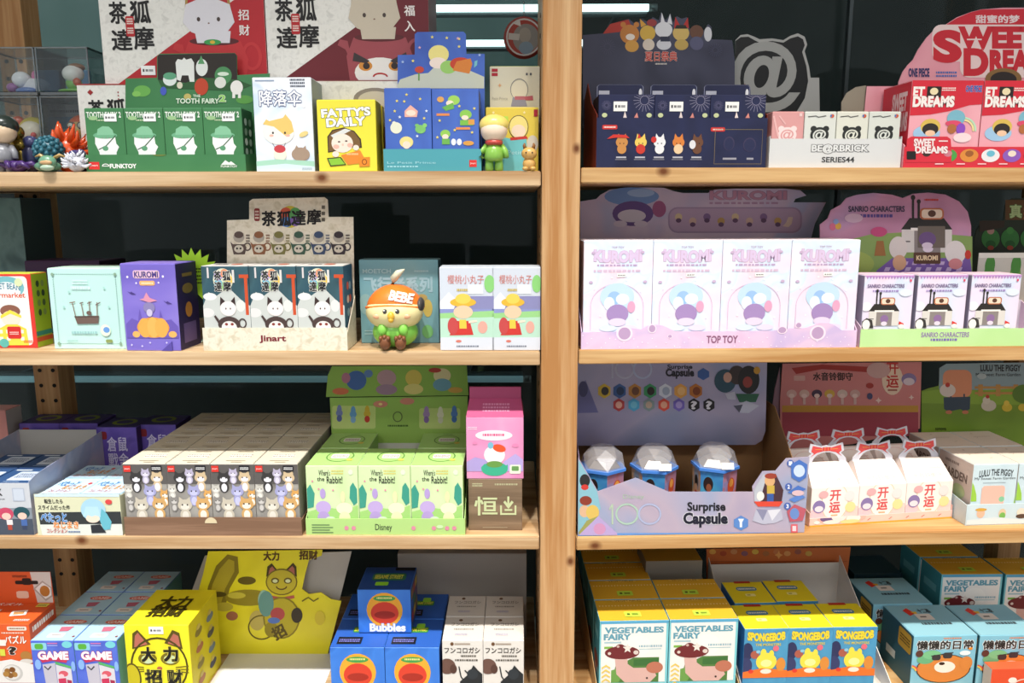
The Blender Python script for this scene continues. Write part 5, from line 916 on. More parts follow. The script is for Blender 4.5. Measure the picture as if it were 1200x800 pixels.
card('header_card', nvt, R, hdr, .172, cloud('navy_dim', ['3a3b50', '45465c', '34354a'], 8, .45), items=Z([
    p([(398, 148), (430, 105), (510, 85), (520, 110), (470, 140)], 'b8382c'), e(515, 150, 42, 42, 'c8813c'), e(487, 108, 12, 12, 'c8813c'), e(545, 108, 12, 12, 'c8813c'), e(525, 202, 30, 26, 'd8a04a'), e(518, 162, 20, 14, 'f0e4d8'), e(594, 145, 34, 34, 'd8b04a'), p([(565, 120), (560, 82), (588, 108)], 'd8a03c'), e(598, 196, 26, 26, 'dfd0c0'), e(612, 100, 22, 16, '9a3a3a'), e(664, 130, 38, 34, 'e2e2e6'), p([(650, 105), (656, 55), (670, 100)], 'e2e2e6'), p([(680, 100), (692, 60), (702, 108)], 'e2e2e6'), e(665, 195, 32, 24, 'd8d8de'), r(650, 160, 690, 182, '2a2e44'), e(740, 145, 36, 34, 'd8b86a'), p([(710, 125), (715, 74), (735, 112)], 'b8302c'), p([(750, 112), (770, 76), (774, 125)], 'b8302c'), e(742, 196, 30, 24, 'c8a85a'), p([(712, 126), (768, 126), (760, 110), (720, 110)], '26221e'), e(808, 140, 30, 30, '6a4634'), e(808, 190, 30, 30, '5a5a78'), e(858, 150, 17, 32, 'd8d8dc'),
    burst(418, 205, 34, '54556e'), burst(890, 220, 30, '50516a'), t(652, 247, 140, 42, '夏日祭典', 'c8342c', .02, 'e8d4c8', .025), t(652, 280, 50, 12, '~', 'd8d0c8', .02)], 600, 0, 3.7375))
# bear-logo display
bt = tray('display_tray', 'white display tray with outlined black title, four small boxes inside', R, 1, 901.5, 1056, 162.5, .010, .189, ym=180, mat='d4d6d8', inside='b8babc', side=[(0, 0), (.189, 0), (.189, .03), (.05, .05), (0, .05)])
lip_ink(bt, [t(390, 655, 250, 42, 'BE@RBRICK', 'dcdee0', .04, '26282a', .05), t(385, 708, 145, 26, 'SERIES44', '3a3c3e', .02)], (75, 605, 668, 748))
def bearlogo(x, y, k, c, bg):
    return [e(x-28*k, y-30*k, 14*k, 14*k, c), e(x+28*k, y-30*k, 14*k, 14*k, c), e(x, y, 42*k, 38*k, c), t(x, y+2*k, 58*k, 54*k, '@', bg, .02)]
bcols = [('d89c9c', 'f0d8d8', '', 'pink'), ('d6d9d4', '2a2c2c', 'e8eae6', 'first white'), ('dadbd0', '2a2c2c', 'e8eae6', 'second white'), ('d4d8d2', '2a2c2c', 'e8eae6', 'last white')]
for i, (x0, x1) in enumerate(((901, 938.5), (940.5, 977.5), (979, 1016.5), (1020, 1058))):
    c, c2, c3, nm = bcols[i]
    q = carton('toy_box', ['small pink bear-logo box at left of the white tray', 'small white bear-logo box right of the pink one', 'small cream bear-logo box third in the white tray', 'small white bear-logo box at right of the white tray'][i], R, 1, x0, x1, 131, .0135, .038, ym=150, mats=(c, c, c), z0=CO, w=cell(bt, 4)-.0012, group='small bear-logo boxes')
    q.matrix_basis = WM[bt.name] @ Matrix.Translation(((i-1.5)*cell(bt, 4), .0035, CO)); WM[q.name] = q.matrix_basis.copy()
    it = [bearlogo(70, 112, 1.0, c2, c)]
    if i: it += [ln([(14, 24), (50, 20), (60, 26), (95, 19)], 4, '4a4a48'), e(122, 20, 9, 9, 'c85a3a'), r(113, 14, 121, 24, '4a7ab8')]
    else: it += [ln([(5, 20), (30, 120)], 8, 'e8b8b8'), ln([(30, 20), (60, 60)], 6, 'e8b8b8'), r(120, 6, 132, 22, 'e8c8c8')]
    face_ink(q, 'front', it, (0, 0, 142, 270))
lg = [(862, 150), (862, 47), (868, 41), (876, 40), (884, 43), (890, 46), (905, 45), (918, 47), (926, 42), (935, 39), (943, 43), (946, 52), (943, 60), (948, 78), (950, 91), (960, 91), (961, 150)]
card('header_card', bt, R, lg, .20, cloud('grey_card', ['a8a8a4', 'b4b4b0'], 5, .5), items=[
    p([(862, 141), (862, 48), (868, 43.5), (877, 43), (884, 47), (890, 50), (905, 48), (918, 50), (926, 45), (935, 42.5), (941, 46), (943, 53), (940, 61), (945, 78), (947, 95), (943, 115), (934, 130), (920, 141)], '141516'), t(896, 90, 74, 78, '@', 'a6a6a2', .03)])
# red dream display
RED = plain('red_card', 'd0283a', .4)
PNK = cloud('pink_card', ['e49aa8', 'eaa8b4', 'dc8c9c'], 6, .45)
sdt = tray('display_tray', 'red display tray with row of small round prints', R, 1, 1059, 1262, 172, .004, .13, ym=186, mat=RED, inside='c8a0a4', side=[(0, 0), (.13, 0), (.13, .10), (0, .035)], sidemat=PNK)
lip_ink(sdt, [[e(765+i*93, 690, 40, 34, c) for i, c in enumerate(('c8dce8', '4a9a4a', 'd88a3c', 'e8e4e8', '8a5ab8', '2a2426', 'd8b43c'))], [e(765+i*93, 680, 18, 16, c) for i, c in enumerate(('3a2c28', 'c87a8a', '9a5a2c', '6ab8d0', 'e8d8c8', 'c8a08a', '8a4a3a'))], [r(805+i*93, 730, 842+i*93, 736, 'f0c8cc') for i in range(7)]], (668, 645, 1425, 752))
lipo = next(c for c in sdt.children if c.name.startswith('front_lip'))
sg_ = card('lip_title', sdt, R, [(1061, 190), (1063, 163), (1068, 160), (1110, 160), (1114, 163), (1115, 173), (1115, 190)], .0035, RED, .0008, Z([t(760, 624, 90, 30, 'SWEET', 'f0dfe0', .05, '8a1420', .02), r(822, 615, 862, 620, 'f0dfe0'), t(790, 656, 140, 28, 'DREAMS', 'f0dfe0', .05, '8a1420', .02), rr(682, 662, 722, 698, 4, '1c1a1a')], 880, 0, 3.7375))
sx = carton('toy_box', 'left red and pink dreams box in red tray', R, 1, 1066, 1150, 94.5, .0075, .09, ym=135, w=cell(sdt, 2)*.83, mats=(PNK, RED, 'c83244'), z0=CO, group='red and pink dreams boxes')
face_ink(sx, 'front', [p([(690, 352), (1005, 352), (1005, 458), (950, 462), (860, 490), (780, 505), (690, 510)], 'd0283a'), t(722, 402, 46, 40, 'ET', 'f2eae6', .05), rr(757, 378, 820, 428, 3, '26201e'), e(788, 400, 18, 16, 'e8d8b0'), t(852, 390, 60, 18, '~', 'f2eae6', .03), t(790, 446, 178, 44, 'DREAMS', 'f2eae6', .06, '8a1828', .02), t(962, 388, 70, 26, 'ONE PIECE', '3a5aa8', .05, 'e8c8d0', .02), e(770, 590, 60, 36, '9ec4e4'), e(785, 560, 44, 36, 'd8b858'), e(785, 572, 36, 28, '2e2624'), e(786, 590, 22, 14, 'ecc4a4'), ring(930, 580, 60, 64, 8, 'b8e0c0', 20, 180, 360), ring(930, 580, 50, 54, 8, 'f0e0a0', 20, 180, 360), e(895, 520, 40, 36, '7ab4c8'), e(885, 545, 36, 14, 'd84a6a'), e(880, 570, 20, 22, 'b06a3c'), e(920, 570, 20, 26, '8a4ac0'), e(930, 610, 40, 22, 'f0d8dc')], (690, 352, 1005, 745))
face_ink(sx, 'left', [t(.62, .22, .5, .2, 'SWEET', 'f0c8cc', .05), t(.68, .46, .5, .2, 'DREAMS', 'f0c8cc', .05)], (0, 0, 1, 1))
W_, w_ = INFO[sdt.name][0], INFO[sx.name][0]
for q, off, lab in ((sx, .006, 'left red and pink dreams box in red tray'), (None, .0072+w_, 'right red and pink dreams box in red tray, cut by frame edge')):
    q = q or clone(sx, lab, R, 0, 0, 0); q.matrix_basis = WM[sdt.name] @ Matrix.Translation((-W_/2+off+w_/2, .0035, CO)); WM[q.name] = q.matrix_basis.copy()
card('header_card', sdt, R, [(1050, 180), (1053, 96), (1058, 84), (1064, 76), (1070, 70), (1076, 58), (1086, 44), (1096, 34), (1108, 29), (1122, 20), (1138, 14), (1150, 11), (1175, 9), (1210, 9), (1262, 20), (1290, 60), (1300, 180)], .142, PNK, items=Z([
    p([(830, 130), (860, 105), (905, 78), (960, 55), (1010, 42), (1250, 38), (1400, 70), (1400, 120), (1100, 108), (960, 108), (880, 125)], 'cf2a3a'), t(1080, 84, 190, 34, '甜蜜的梦', 'f0dede', .04), rr(793, 108, 1420, 270, 40, 'f0dcd8'), rr(915, 190, 1400, 340, 40, 'f0dcd8'),
    t(860, 203, 96, 124, 'S', 'cc2836', .06), t(1088, 165, 340, 84, 'WEET', 'cc2836', .06), t(985, 272, 92, 104, 'D', 'cc2836', .06), t(1165, 268, 230, 86, 'REAM', 'cc2836', .06), r(945, 170, 1010, 176, 'f0dcd8'), r(960, 215, 1020, 220, 'cc2836'), t(735, 318, 90, 34, 'ONE PIECE', '3a3a6a', .05, 'd8a0b8', .02), t(855, 325, 90, 30, '~', '5a78c0', .05, 'e8b8c4', .02), e(1105, 345, 80, 46, '8a6a3c'), e(1105, 348, 58, 34, '2a2220')], 880, 0, 3.7375))
card('side_flap', sdt, R, [(986, 131), (986, 120), (992, 109), (1003, 102), (1015, 100), (1013, 131)], .106, '9a9080', .0015)
card('side_flap', sdt, R, [(1013, 131), (1016, 101), (1048, 101), (1048, 131)], .102, PNK, .0015)

# ============================================================ RIGHT BAY, SECOND SHELF
y2 = R.z[2]
PAST = cloud('pastel_cloud', ['f0d4e2', 'ecdcee', 'd4e2f6', 'e4ecf8', 'f2e0ee'], 12, .4, .8)
LILAC = cloud('lilac_foam', ['d8b8d8', 'e2c4e0', 'c8b4dc'], 16, .4)
def lipbump(W, H):
    P = [(-W/2, 0), (W/2, 0), (W/2, H)]
    f = lambda px: -W/2+W*(px-681)/(1003-681)
    for px, dy in ((985, 0), (977, .008), (968, .013), (957, .013), (947, .007), (938, .004), (925, .004), (905, 0), (790, 0), (782, .006), (775, .010), (766, .012), (757, .010), (750, .004), (742, .006), (730, .007), (720, 0), (690, 0)): P.append((f(px), H+dy))
    return P+[(-W/2, H)]
lt = tray('display_tray', 'lilac bubble-edged display tray under four pastel boxes', R, 2, 681, 1003.5, 388, .004, .10, ym=400, mat=LILAC, inside='c8b0c8', side=[(0, 0), (.1, 0), (.1, .12), (0, .03)], lip=lipbump)
lip_ink(lt, [t(845, 398.5, 36, 9, 'TOP TOY', '8a5a7a', .03), [[e(a, b, rx, ry, 'f0dcec'), e(a, b, rx*.75, ry*.78, 'b89ac0')] for a, b, rx, ry in ((731, 390, 9.5, 10), (763, 384, 5, 6), (784, 394, 3, 2.5), (957, 391, 9.5, 10), (934, 381, 4, 4), (915, 387, 6, 5))], [e(683+((i*37.7) % 318), 392+((i*5.3) % 16), .6, .6, 'f8f0fa') for i in range(50)]], (681, 388, 1003.5, 410), clamp=False)
kd = carton('toy_box', 'leftmost of four pastel cloud boxes', R, 2, 679, 762.5, 282, .008, .088, ym=330, w=cell(lt, 4)-.0006, mats=(PAST, 'd0c4da', 'e8e0ec'), z0=CO, group='pastel cloud boxes in lilac tray')
face_ink(kd, 'front', [t(225, 297, 56, 9, 'TOP TOY', 'b8a0bc', .01), t(225, 338, 210, 46, 'KUROMI', 'd8c4e4', .05, 'c8a8c4', .025, 0, -6), t(222, 375, 180, 14, '~', 'bca4c8', .01), t(222, 400, 210, 18, '~', 'd4bcd4', .02, 'c0a8c4', .01), ring(225, 560, 122, 105, 3, 'd8bcd8', 20, 180, 360), r(104, 555, 107, 665, 'd8bcd8'), r(344, 555, 347, 665, 'd8bcd8'), e(225, 515, 78, 62, 'c2dcf4'), e(212, 520, 30, 30, '9cc0ee'), e(250, 525, 30, 24, 'eef4fc'), e(190, 545, 24, 30, 'e2eefa'),
    e(228, 590, 50, 42, 'a58abf'), e(228, 628, 40, 18, 'e4d4ea'), e(290, 560, 18, 26, 'e0a4c4'), e(185, 655, 40, 14, 'd8e6f4'), e(280, 655, 40, 14, 'e0d8f0'), [e(a, b, 9, 6, 'c8b0d0') for a, b in ((105, 450), (350, 448), (115, 320), (335, 318))], [e(a, b, 3, 3, 'ffffff') for a, b in ((120, 480), (330, 490), (200, 430), (265, 440), (150, 600), (320, 610))]], (72, 268, 384, 745))
sticker(kd, .006, .122, .016, .006, tilt=.03)
line_up(lt, kd, 4, .0035, lambda c, q: ['leftmost', 'second from left', 'third from left', 'rightmost'][c]+' of four pastel cloud boxes')
hp_ = [(680, 300), (680, 236), (699, 233), (704, 228), (715, 222), (735, 220), (760, 219.5), (778, 220), (790, 224), (800, 226), (830, 226), (838, 222), (860, 221), (920, 221), (938, 223), (945, 229), (932, 233), (930, 237), (968, 237), (955, 262), (945, 300)]
card('header_card', lt, R, hp_, .185, cloud('pastel_shaded', ['b0b4d4', 'ccb8d0', 'd8c4d4', 'a8b8d4'], 9, .4), items=Z([rr(460, 122, 1045, 235, 40, 'a890b0'), rr(466, 128, 1038, 228, 36, 'c0a4c0'), e(300, 75, 120, 40, '7a9ad0'), e(340, 60, 60, 18, 'a8c0e4'), e(305, 150, 90, 55, '6a4c8a'), e(300, 160, 62, 28, 'd8ccd8'), e(420, 130, 30, 36, 'a85a86'), e(250, 195, 30, 14, 'd8c8d8'), e(340, 195, 30, 14, 'd8c8d8'), t(810, 70, 330, 36, 'KUROMI', 'c890a8', .04, '8a6a94', .02), t(790, 104, 300, 16, '~', 'b890b0', .02), [[e(505+62*i, 165+18*(i % 2), 16, 16, ['e0c8a0', 'd8b8a8', '8a6a9a', 'c8a060'][i % 4]), e(505+62*i, 180+18*(i % 2), 12, 10, '6a4a6a')] for i in range(8)], p([(960, 205), (975, 190), (985, 165), (1005, 165), (1000, 195), (985, 210)], 'e0c8b8')], 660, 210, 3.737))  # the boxes' pastel, darkened: shade under the shelf put into colour
# green edged display
GT = cloud('meadow_lip', ['b4dc94', 'c0e2a4'], 8, .45)
gtr = tray('display_tray', 'pale green display tray holding three pink sky boxes', R, 2, 1008, 1228, 385, .004, .075, ym=397, mat=GT, inside='d0c8d8', side=[(0, 0), (.075, 0), (.075, .07), (0, .034)], sidemat='e0c8dc')
lip_ink(gtr, [t(692, 683, 210, 22, 'SANRIO CHARACTERS', '8a7aa0', .03, 'd8e8c8', .02), t(688, 707, 116, 20, '~', '7a6ab0', .03, 'e0e8d8', .02)], (320, 655, 1150, 740))
SKY2 = cloud('pink_sky', ['ecd0e0', 'e4d8ee', 'd0dcf2', 'f0e0e8'], 12, .4)
sk = carton('toy_box', 'left pink sky box with black food stall print', R, 2, 1006, 1067.5, 322.5, .0075, .06, ym=355, w=.0845, mats=(SKY2, 'a8a0b8', 'e4cce0'), z0=CO, group='pink sky food stall boxes')
def stall(x, y, k): return [p([(x-90*k, y+20*k), (x-60*k, y-20*k), (x+60*k, y-20*k), (x+90*k, y+20*k)], '2c2826'), r(x-52*k, y-90*k, x-44*k, y-10*k, '2c2826'), r(x-32*k, y-75*k, x-24*k, y-10*k, '2c2826'), e(x-48*k, y-92*k, 8*k, 9*k, '2c2826'), e(x-28*k, y-78*k, 7*k, 8*k, '2c2826'), rr(x-24*k, y-55*k, x+60*k, y-15*k, 14*k, 'b86a44'), rr(x-18*k, y-50*k, x+54*k, y-20*k, 10*k, 'e8d4c0'), e(x+18*k, y-36*k, 14*k, 12*k, '5a3a2c'), r(x-88*k, y+20*k, x+88*k, y+100*k, 'd8d4d0'), r(x-44*k, y+24*k, x+48*k, y+100*k, '8a8280'), r(x-56*k, y+14*k, x+58*k, y+24*k, 'f0ece6'), r(x-88*k, y+60*k, x-58*k, y+64*k, '3a3634'), e(x+4*k, y+62*k, 24*k, 22*k, '8a6a9a'), e(x+4*k, y+88*k, 18*k, 12*k, 'e0d4e4')]
ZIG = [p([(a, 428), (a+14, 428), (a+7, 442)], 'b48ac8') for a in range(330, 555, 14)]
face_ink(sk, 'front', [r(325, 424, 560, 429, 'c89ad0'), ZIG, t(425, 470, 170, 15, 'SANRIO CHARACTERS', '7a6a90', .03), t(425, 492, 120, 14, '~', '9a88c0', .03), stall(425, 565, .8), p([(320, 655), (325, 625), (345, 610), (372, 620), (380, 655)], '3a3634'), e(345, 640, 18, 22, 'eeeae6'), p([(498, 625), (520, 635), (522, 645), (498, 640)], 'd8382c'), e(510, 648, 14, 10, 'f0ece8'), e(340, 560, 24, 20, 'f4f0f6'), e(520, 500, 30, 16, 'dce6f4'), e(538, 447, 5, 6, 'd84a6a')], (325, 424, 556, 735))
W_ = INFO[gtr.name][0]
for i in range(3):
    q = sk if i == 0 else clone(sk, '', R, 0, 0, 0); q['label'] = ['left', 'middle', 'right'][i]+' pink sky box with black food stall print'
    q.matrix_basis = WM[gtr.name] @ Matrix.Translation((-W_/2+.0445+i*.0915, .0035, CO)); WM[q.name] = q.matrix_basis.copy()
card('header_card', gtr, R, [(961, 360), (961, 263), (970, 256), (974, 246), (985, 240), (992, 232), (1005, 228), (1024, 226), (1045, 228), (1058, 232), (1070, 227), (1088, 225.5), (1108, 228), (1124, 236), (1134, 248), (1138, 264), (1138, 360)], .108, cloud('dusk_sky', ['b07a98', 'c08aa8', 'a892bc', '94a0c4'], 6, .45, .3), items=Z([
    p([(150, 300), (260, 270), (380, 240), (560, 230), (700, 240), (820, 250), (820, 420), (150, 420)], '86a25c'), e(280, 370, 110, 60, '9aae58'), p([(400, 400), (470, 345), (810, 345), (820, 420), (400, 420)], '7a5aa8'), [p([(480+40*i, 360), (500+40*i, 360), (495+40*i, 375), (475+40*i, 375)], 'c8b0d8') for i in range(8)], [p([(440+45*i, 385), (462+45*i, 385), (455+45*i, 402), (432+45*i, 402)], 'c8b0d8') for i in range(8)],
    stall(620, 195, 1.25), t(400, 130, 245, 24, 'SANRIO CHARACTERS', '3c3450', .03), t(400, 160, 140, 24, '~', '5a4a90', .04, 'd8b0c0', .02), e(300, 170, 40, 20, 'd0b0c4'), e(208, 208, 14, 16, 'd06a8a'), e(232, 205, 13, 15, 'd8a84a'), e(222, 185, 12, 12, '8aa0d0'), e(410, 230, 36, 22, 'c04a7a'), p([(390, 335), (400, 270), (430, 270), (440, 335)], '9a6a3a'), e(495, 300, 40, 50, 'dcd4d0'), e(500, 365, 30, 34, 'd8a888'), e(745, 320, 46, 52, 'e4dedc'), e(800, 330, 14, 20, 'cc3a2c'), e(745, 370, 30, 24, 'd88a90'), rr(562, 320, 680, 370, 6, '5a3c2c'), t(621, 344, 92, 20, 'KUROMI', 'e8d0a8', .04), t(640, 90, 60, 14, '~', 'c8382c', .03), rr(580, 205, 700, 300, 4, '6a6058'), e(622, 262, 38, 32, '6a5080'), e(622, 290, 24, 14, 'd8c8dc')], 920, 210, 3.739))
# dark green toy display at the right edge
dg = tray('display_tray', 'dark green display of green hooded toys at right edge', R, 2, 1145, 1262, 296, .118, .10, ym=320, mat='cfcac2', inside='3a4a34', side=[(0, 0), (.1, 0), (.1, .14), (0, .10)], back=.03)
lip_ink(dg, [[e(a, .35, .06, .25, '6aa04a') for a in (.12, .38, .64)], [e(a, .15, .05, .12, '4a8a3c') for a in (.12, .38, .64)], r(0, 0, 1, .06, 'e8e4dc')], (0, 0, 1, 1))
card('header_card', dg, R, [(1138, 330), (1138, 300), (1144, 270), (1152, 258), (1176, 258), (1178, 240), (1186, 232), (1262, 232), (1262, 330)], .222, '2a3626', items=Z([r(965, 90, 1240, 178, '6a4a24'), t(1010, 140, 50, 56, '真', 'c8e0a0', .05, '3a7a34', .03), t(1070, 150, 50, 60, '~', 'd87a3c', .05), [[e(a, 260, 40, 44, '3f8a40'), e(a, 225, 16, 16, c2), e(a, 285, 22, 18, '2c6a30'), e(a, 300, 14, 10, 'a84a34'), r(a-26, 330, a+26, 336, 'c8d0c0')] for a, c2 in ((900, 'c89a90'), (985, '4a9a48'), (1070, '4a9a48'), (1150, 'c8a04a'))], p([(850, 182), (960, 182), (960, 210), (850, 230)], '3a2c1c')], 920, 210, 3.739))

# ============================================================ RIGHT BAY, THIRD SHELF
y3 = R.z[3]
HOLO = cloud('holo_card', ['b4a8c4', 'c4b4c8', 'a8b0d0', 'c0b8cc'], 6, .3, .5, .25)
HOLD = cloud('holo_shaded', ['8a84a0', '9a92a8', '7c86a4'], 5, .3, .5, .35)  # shaded copy of the lip card, shade put into the colour
dcap = R.dep(800, 628, y3)
c_d = max(.004, dcap)
cpt = thing('display_tray', 'silver lilac display tray with faceted lip for capsules', 'display tray', R, uc(R, 808, 600, c_d), c_d, y3)
px = lambda pts, x0=660, y0=420, s=3.637: [(x0+a/s, y0+b/s) for a, b in pts]
yy = lambda x: 629.5-(x-675)*.0045
RB = []
lipP = px([(64, 420), (148, 566), (310, 508), (450, 568), (808, 568), (806, 545), (850, 480), (905, 478), (950, 425), (1050, 418), (1026, 757), (62, 757)])
WHT = 'e2e6f0'
lp = card('front_lip', cpt, R, lipP, c_d, HOLO, .0014, Z([r(63, 744, 1026, 757, '6a98d8'), p([(65, 430), (145, 566), (160, 640), (95, 700), (63, 740)], '86b8c8'), e(92, 520, 22, 28, '2a2a2c'), e(92, 548, 16, 12, 'c83a34'), e(96, 605, 26, 20, '8a3a2c'), e(90, 650, 22, 26, 'd8b090'), e(125, 655, 28, 32, 'd8b860'), p([(64, 752), (150, 670), (230, 744), (230, 752)], 'b4a0d0'), e(155, 725, 26, 24, 'c890b8'), p([(66, 740), (100, 690), (150, 670), (66, 752)], '9a9a5a'),
    t(300, 590, 90, 22, 'Disney', 'a8c0a8', .0), r(206, 620, 213, 706, 'b0c4ac'), p([(195, 640), (206, 620), (206, 632), (198, 646)], 'b0c4ac'), ring(272, 662, 50, 46, 8, 'a9c4b4'), ring(368, 662, 50, 46, 8, 'a9b0d0'), t(610, 635, 160, 46, 'Surprise', '1e1e26', .03), t(606, 687, 184, 58, 'Capsule', '1e1e30', .05, 'e8e8f0', .03),
    p([(727, 685), (757, 668), (788, 685), (788, 715), (757, 732), (727, 715)], '5a86c8'), p([(745, 682), (770, 682), (762, 697), (762, 718), (752, 718), (752, 697)], 'dfe8f4'),
    p([(812, 560), (852, 492), (905, 490), (938, 560), (930, 615), (815, 615)], '4a3038'), p([(812, 560), (852, 492), (870, 492), (850, 560), (840, 610), (815, 610)], 'b8bcc8'), e(880, 520, 22, 24, 'd8a878'), e(884, 500, 26, 12, '9a4030'), r(868, 540, 900, 575, 'c8a848'), r(868, 575, 896, 612, '3a5aa0'), e(840, 585, 16, 20, 'e8e4e0'), p([(812, 608), (936, 608), (920, 630), (830, 630)], 'd84a38'), p([(806, 690), (822, 640), (870, 645), (928, 640), (936, 685), (900, 700), (850, 705)], 'b8b8cc'), p([(822, 640), (870, 645), (850, 690)], '8a8aa8'), p([(870, 645), (928, 640), (890, 690)], 'd8d8e4'),
    [[e(x, y, 15, 15, '4a66b0'), t(x, y, 9, 16, n, 'f0f2f8', .03)] for x, y, n in ((968, 446, '1'), (960, 545, '2'), (955, 628, '3'))], p([(970, 450), (1005, 430), (1040, 450), (1035, 505), (1005, 525), (972, 505)], '4a72c0'), e(1005, 478, 24, 26, 'c8d8ee'), p([(955, 570), (1000, 540), (1035, 555), (990, 580)], '4a72c0'), p([(960, 600), (1010, 575), (1032, 590), (985, 612)], '5a82cc'), e(1000, 572, 26, 12, 'd8b8c0'), p([(952, 650), (985, 620), (1035, 640), (1020, 690), (965, 695)], 'b85a6a'), e(985, 660, 20, 24, '6a8ac8'), r(970, 705, 998, 742, 'd8606a'), r(976, 712, 992, 734, 'e8d0d8')], 660, 420, 3.637))
W2 = uc(R, 943, 600, c_d)-uc(R, 677, 600, c_d); UL = -W2/2+.012
box_obj('floor_panel', UL, W2/2, .0015, .20, 0, .0012, '8a6a48', cpt, 0)
for s in (-1, 1):
    prism('side_panel', [(0, 0), (.2, 0), (.2, .19), (.15, .19), (0, .08)], V3(0, 1, 0), V3(0, 0, 1), V3(-s, 0, 0), .0012, '8f6c48' if s > 0 else '8a7aa0', cpt, V3(W2/2 if s > 0 else UL, .0016, 0))
box_obj('back_panel', UL, W2/2, .2, .2012, 0, .2, '8f6c48', cpt, 0)
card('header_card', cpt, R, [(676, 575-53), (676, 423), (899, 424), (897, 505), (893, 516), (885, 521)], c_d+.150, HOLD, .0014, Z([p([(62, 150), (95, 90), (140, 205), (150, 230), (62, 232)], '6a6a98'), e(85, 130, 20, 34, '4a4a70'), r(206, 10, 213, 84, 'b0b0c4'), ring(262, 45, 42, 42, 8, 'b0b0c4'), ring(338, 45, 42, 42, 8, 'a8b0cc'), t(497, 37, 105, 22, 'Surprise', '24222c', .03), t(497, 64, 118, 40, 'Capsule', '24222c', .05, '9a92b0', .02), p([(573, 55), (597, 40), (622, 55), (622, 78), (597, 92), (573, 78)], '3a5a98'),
    [p([(175+65*i+34*math.cos(a)*.9, 138+32*math.sin(a)) for a in [math.pi/6+k*math.pi/3 for k in range(6)]], c) for i, c in enumerate(('c8a83a', '3a5a90', 'b07a3a', '3a8a5a', 'c8ccd8', 'd89a4a', 'b06a2c'))], [e(178+65*i, 138, 16, 18, c) for i, c in enumerate(('3a3634', '2a3a5a', '6a4430', '2a2220', '9aa4b8', 'e0b070', '7a3c1c'))],
    [p([(237+64*i+30*math.cos(a)*.9, 197+28*math.sin(a)) for a in [math.pi/6+k*math.pi/3 for k in range(6)]], c) for i, c in enumerate(('a83a3c', '4a9ac0', '7a8a8a', 'c84a3a', '6a5aa8', '1e1a1e', '1e1a1e'))], [e(237+64*i, 197, 14, 15, c) for i, c in enumerate(('d8a090', '6ab0c8', 'b09a88', 'd89a80', '9a8ac0'))], t(557, 198, 18, 32, '?', 'c8c4cc', .04), t(621, 198, 18, 32, '?', 'c8c4cc', .04),
    e(690, 95, 46, 50, '2c4a5a'), e(740, 70, 36, 40, '3a3030'), e(790, 90, 46, 60, '242224'), e(785, 100, 20, 24, '8a3a34'), e(700, 80, 18, 22, 'b89080'), p([(735, 150), (835, 150), (820, 185), (750, 185)], '2c5a44'), p([(725, 200), (780, 180), (835, 200), (790, 232), (750, 230)], 'a8a8b8'), p([(725, 200), (765, 195), (750, 230)], '4a4a58'), p([(690, 150), (730, 140), (735, 175), (700, 172)], 'b0b0c0'), e(825, 50, 14, 16, 'b88a30')], 660, 420, 3.637))
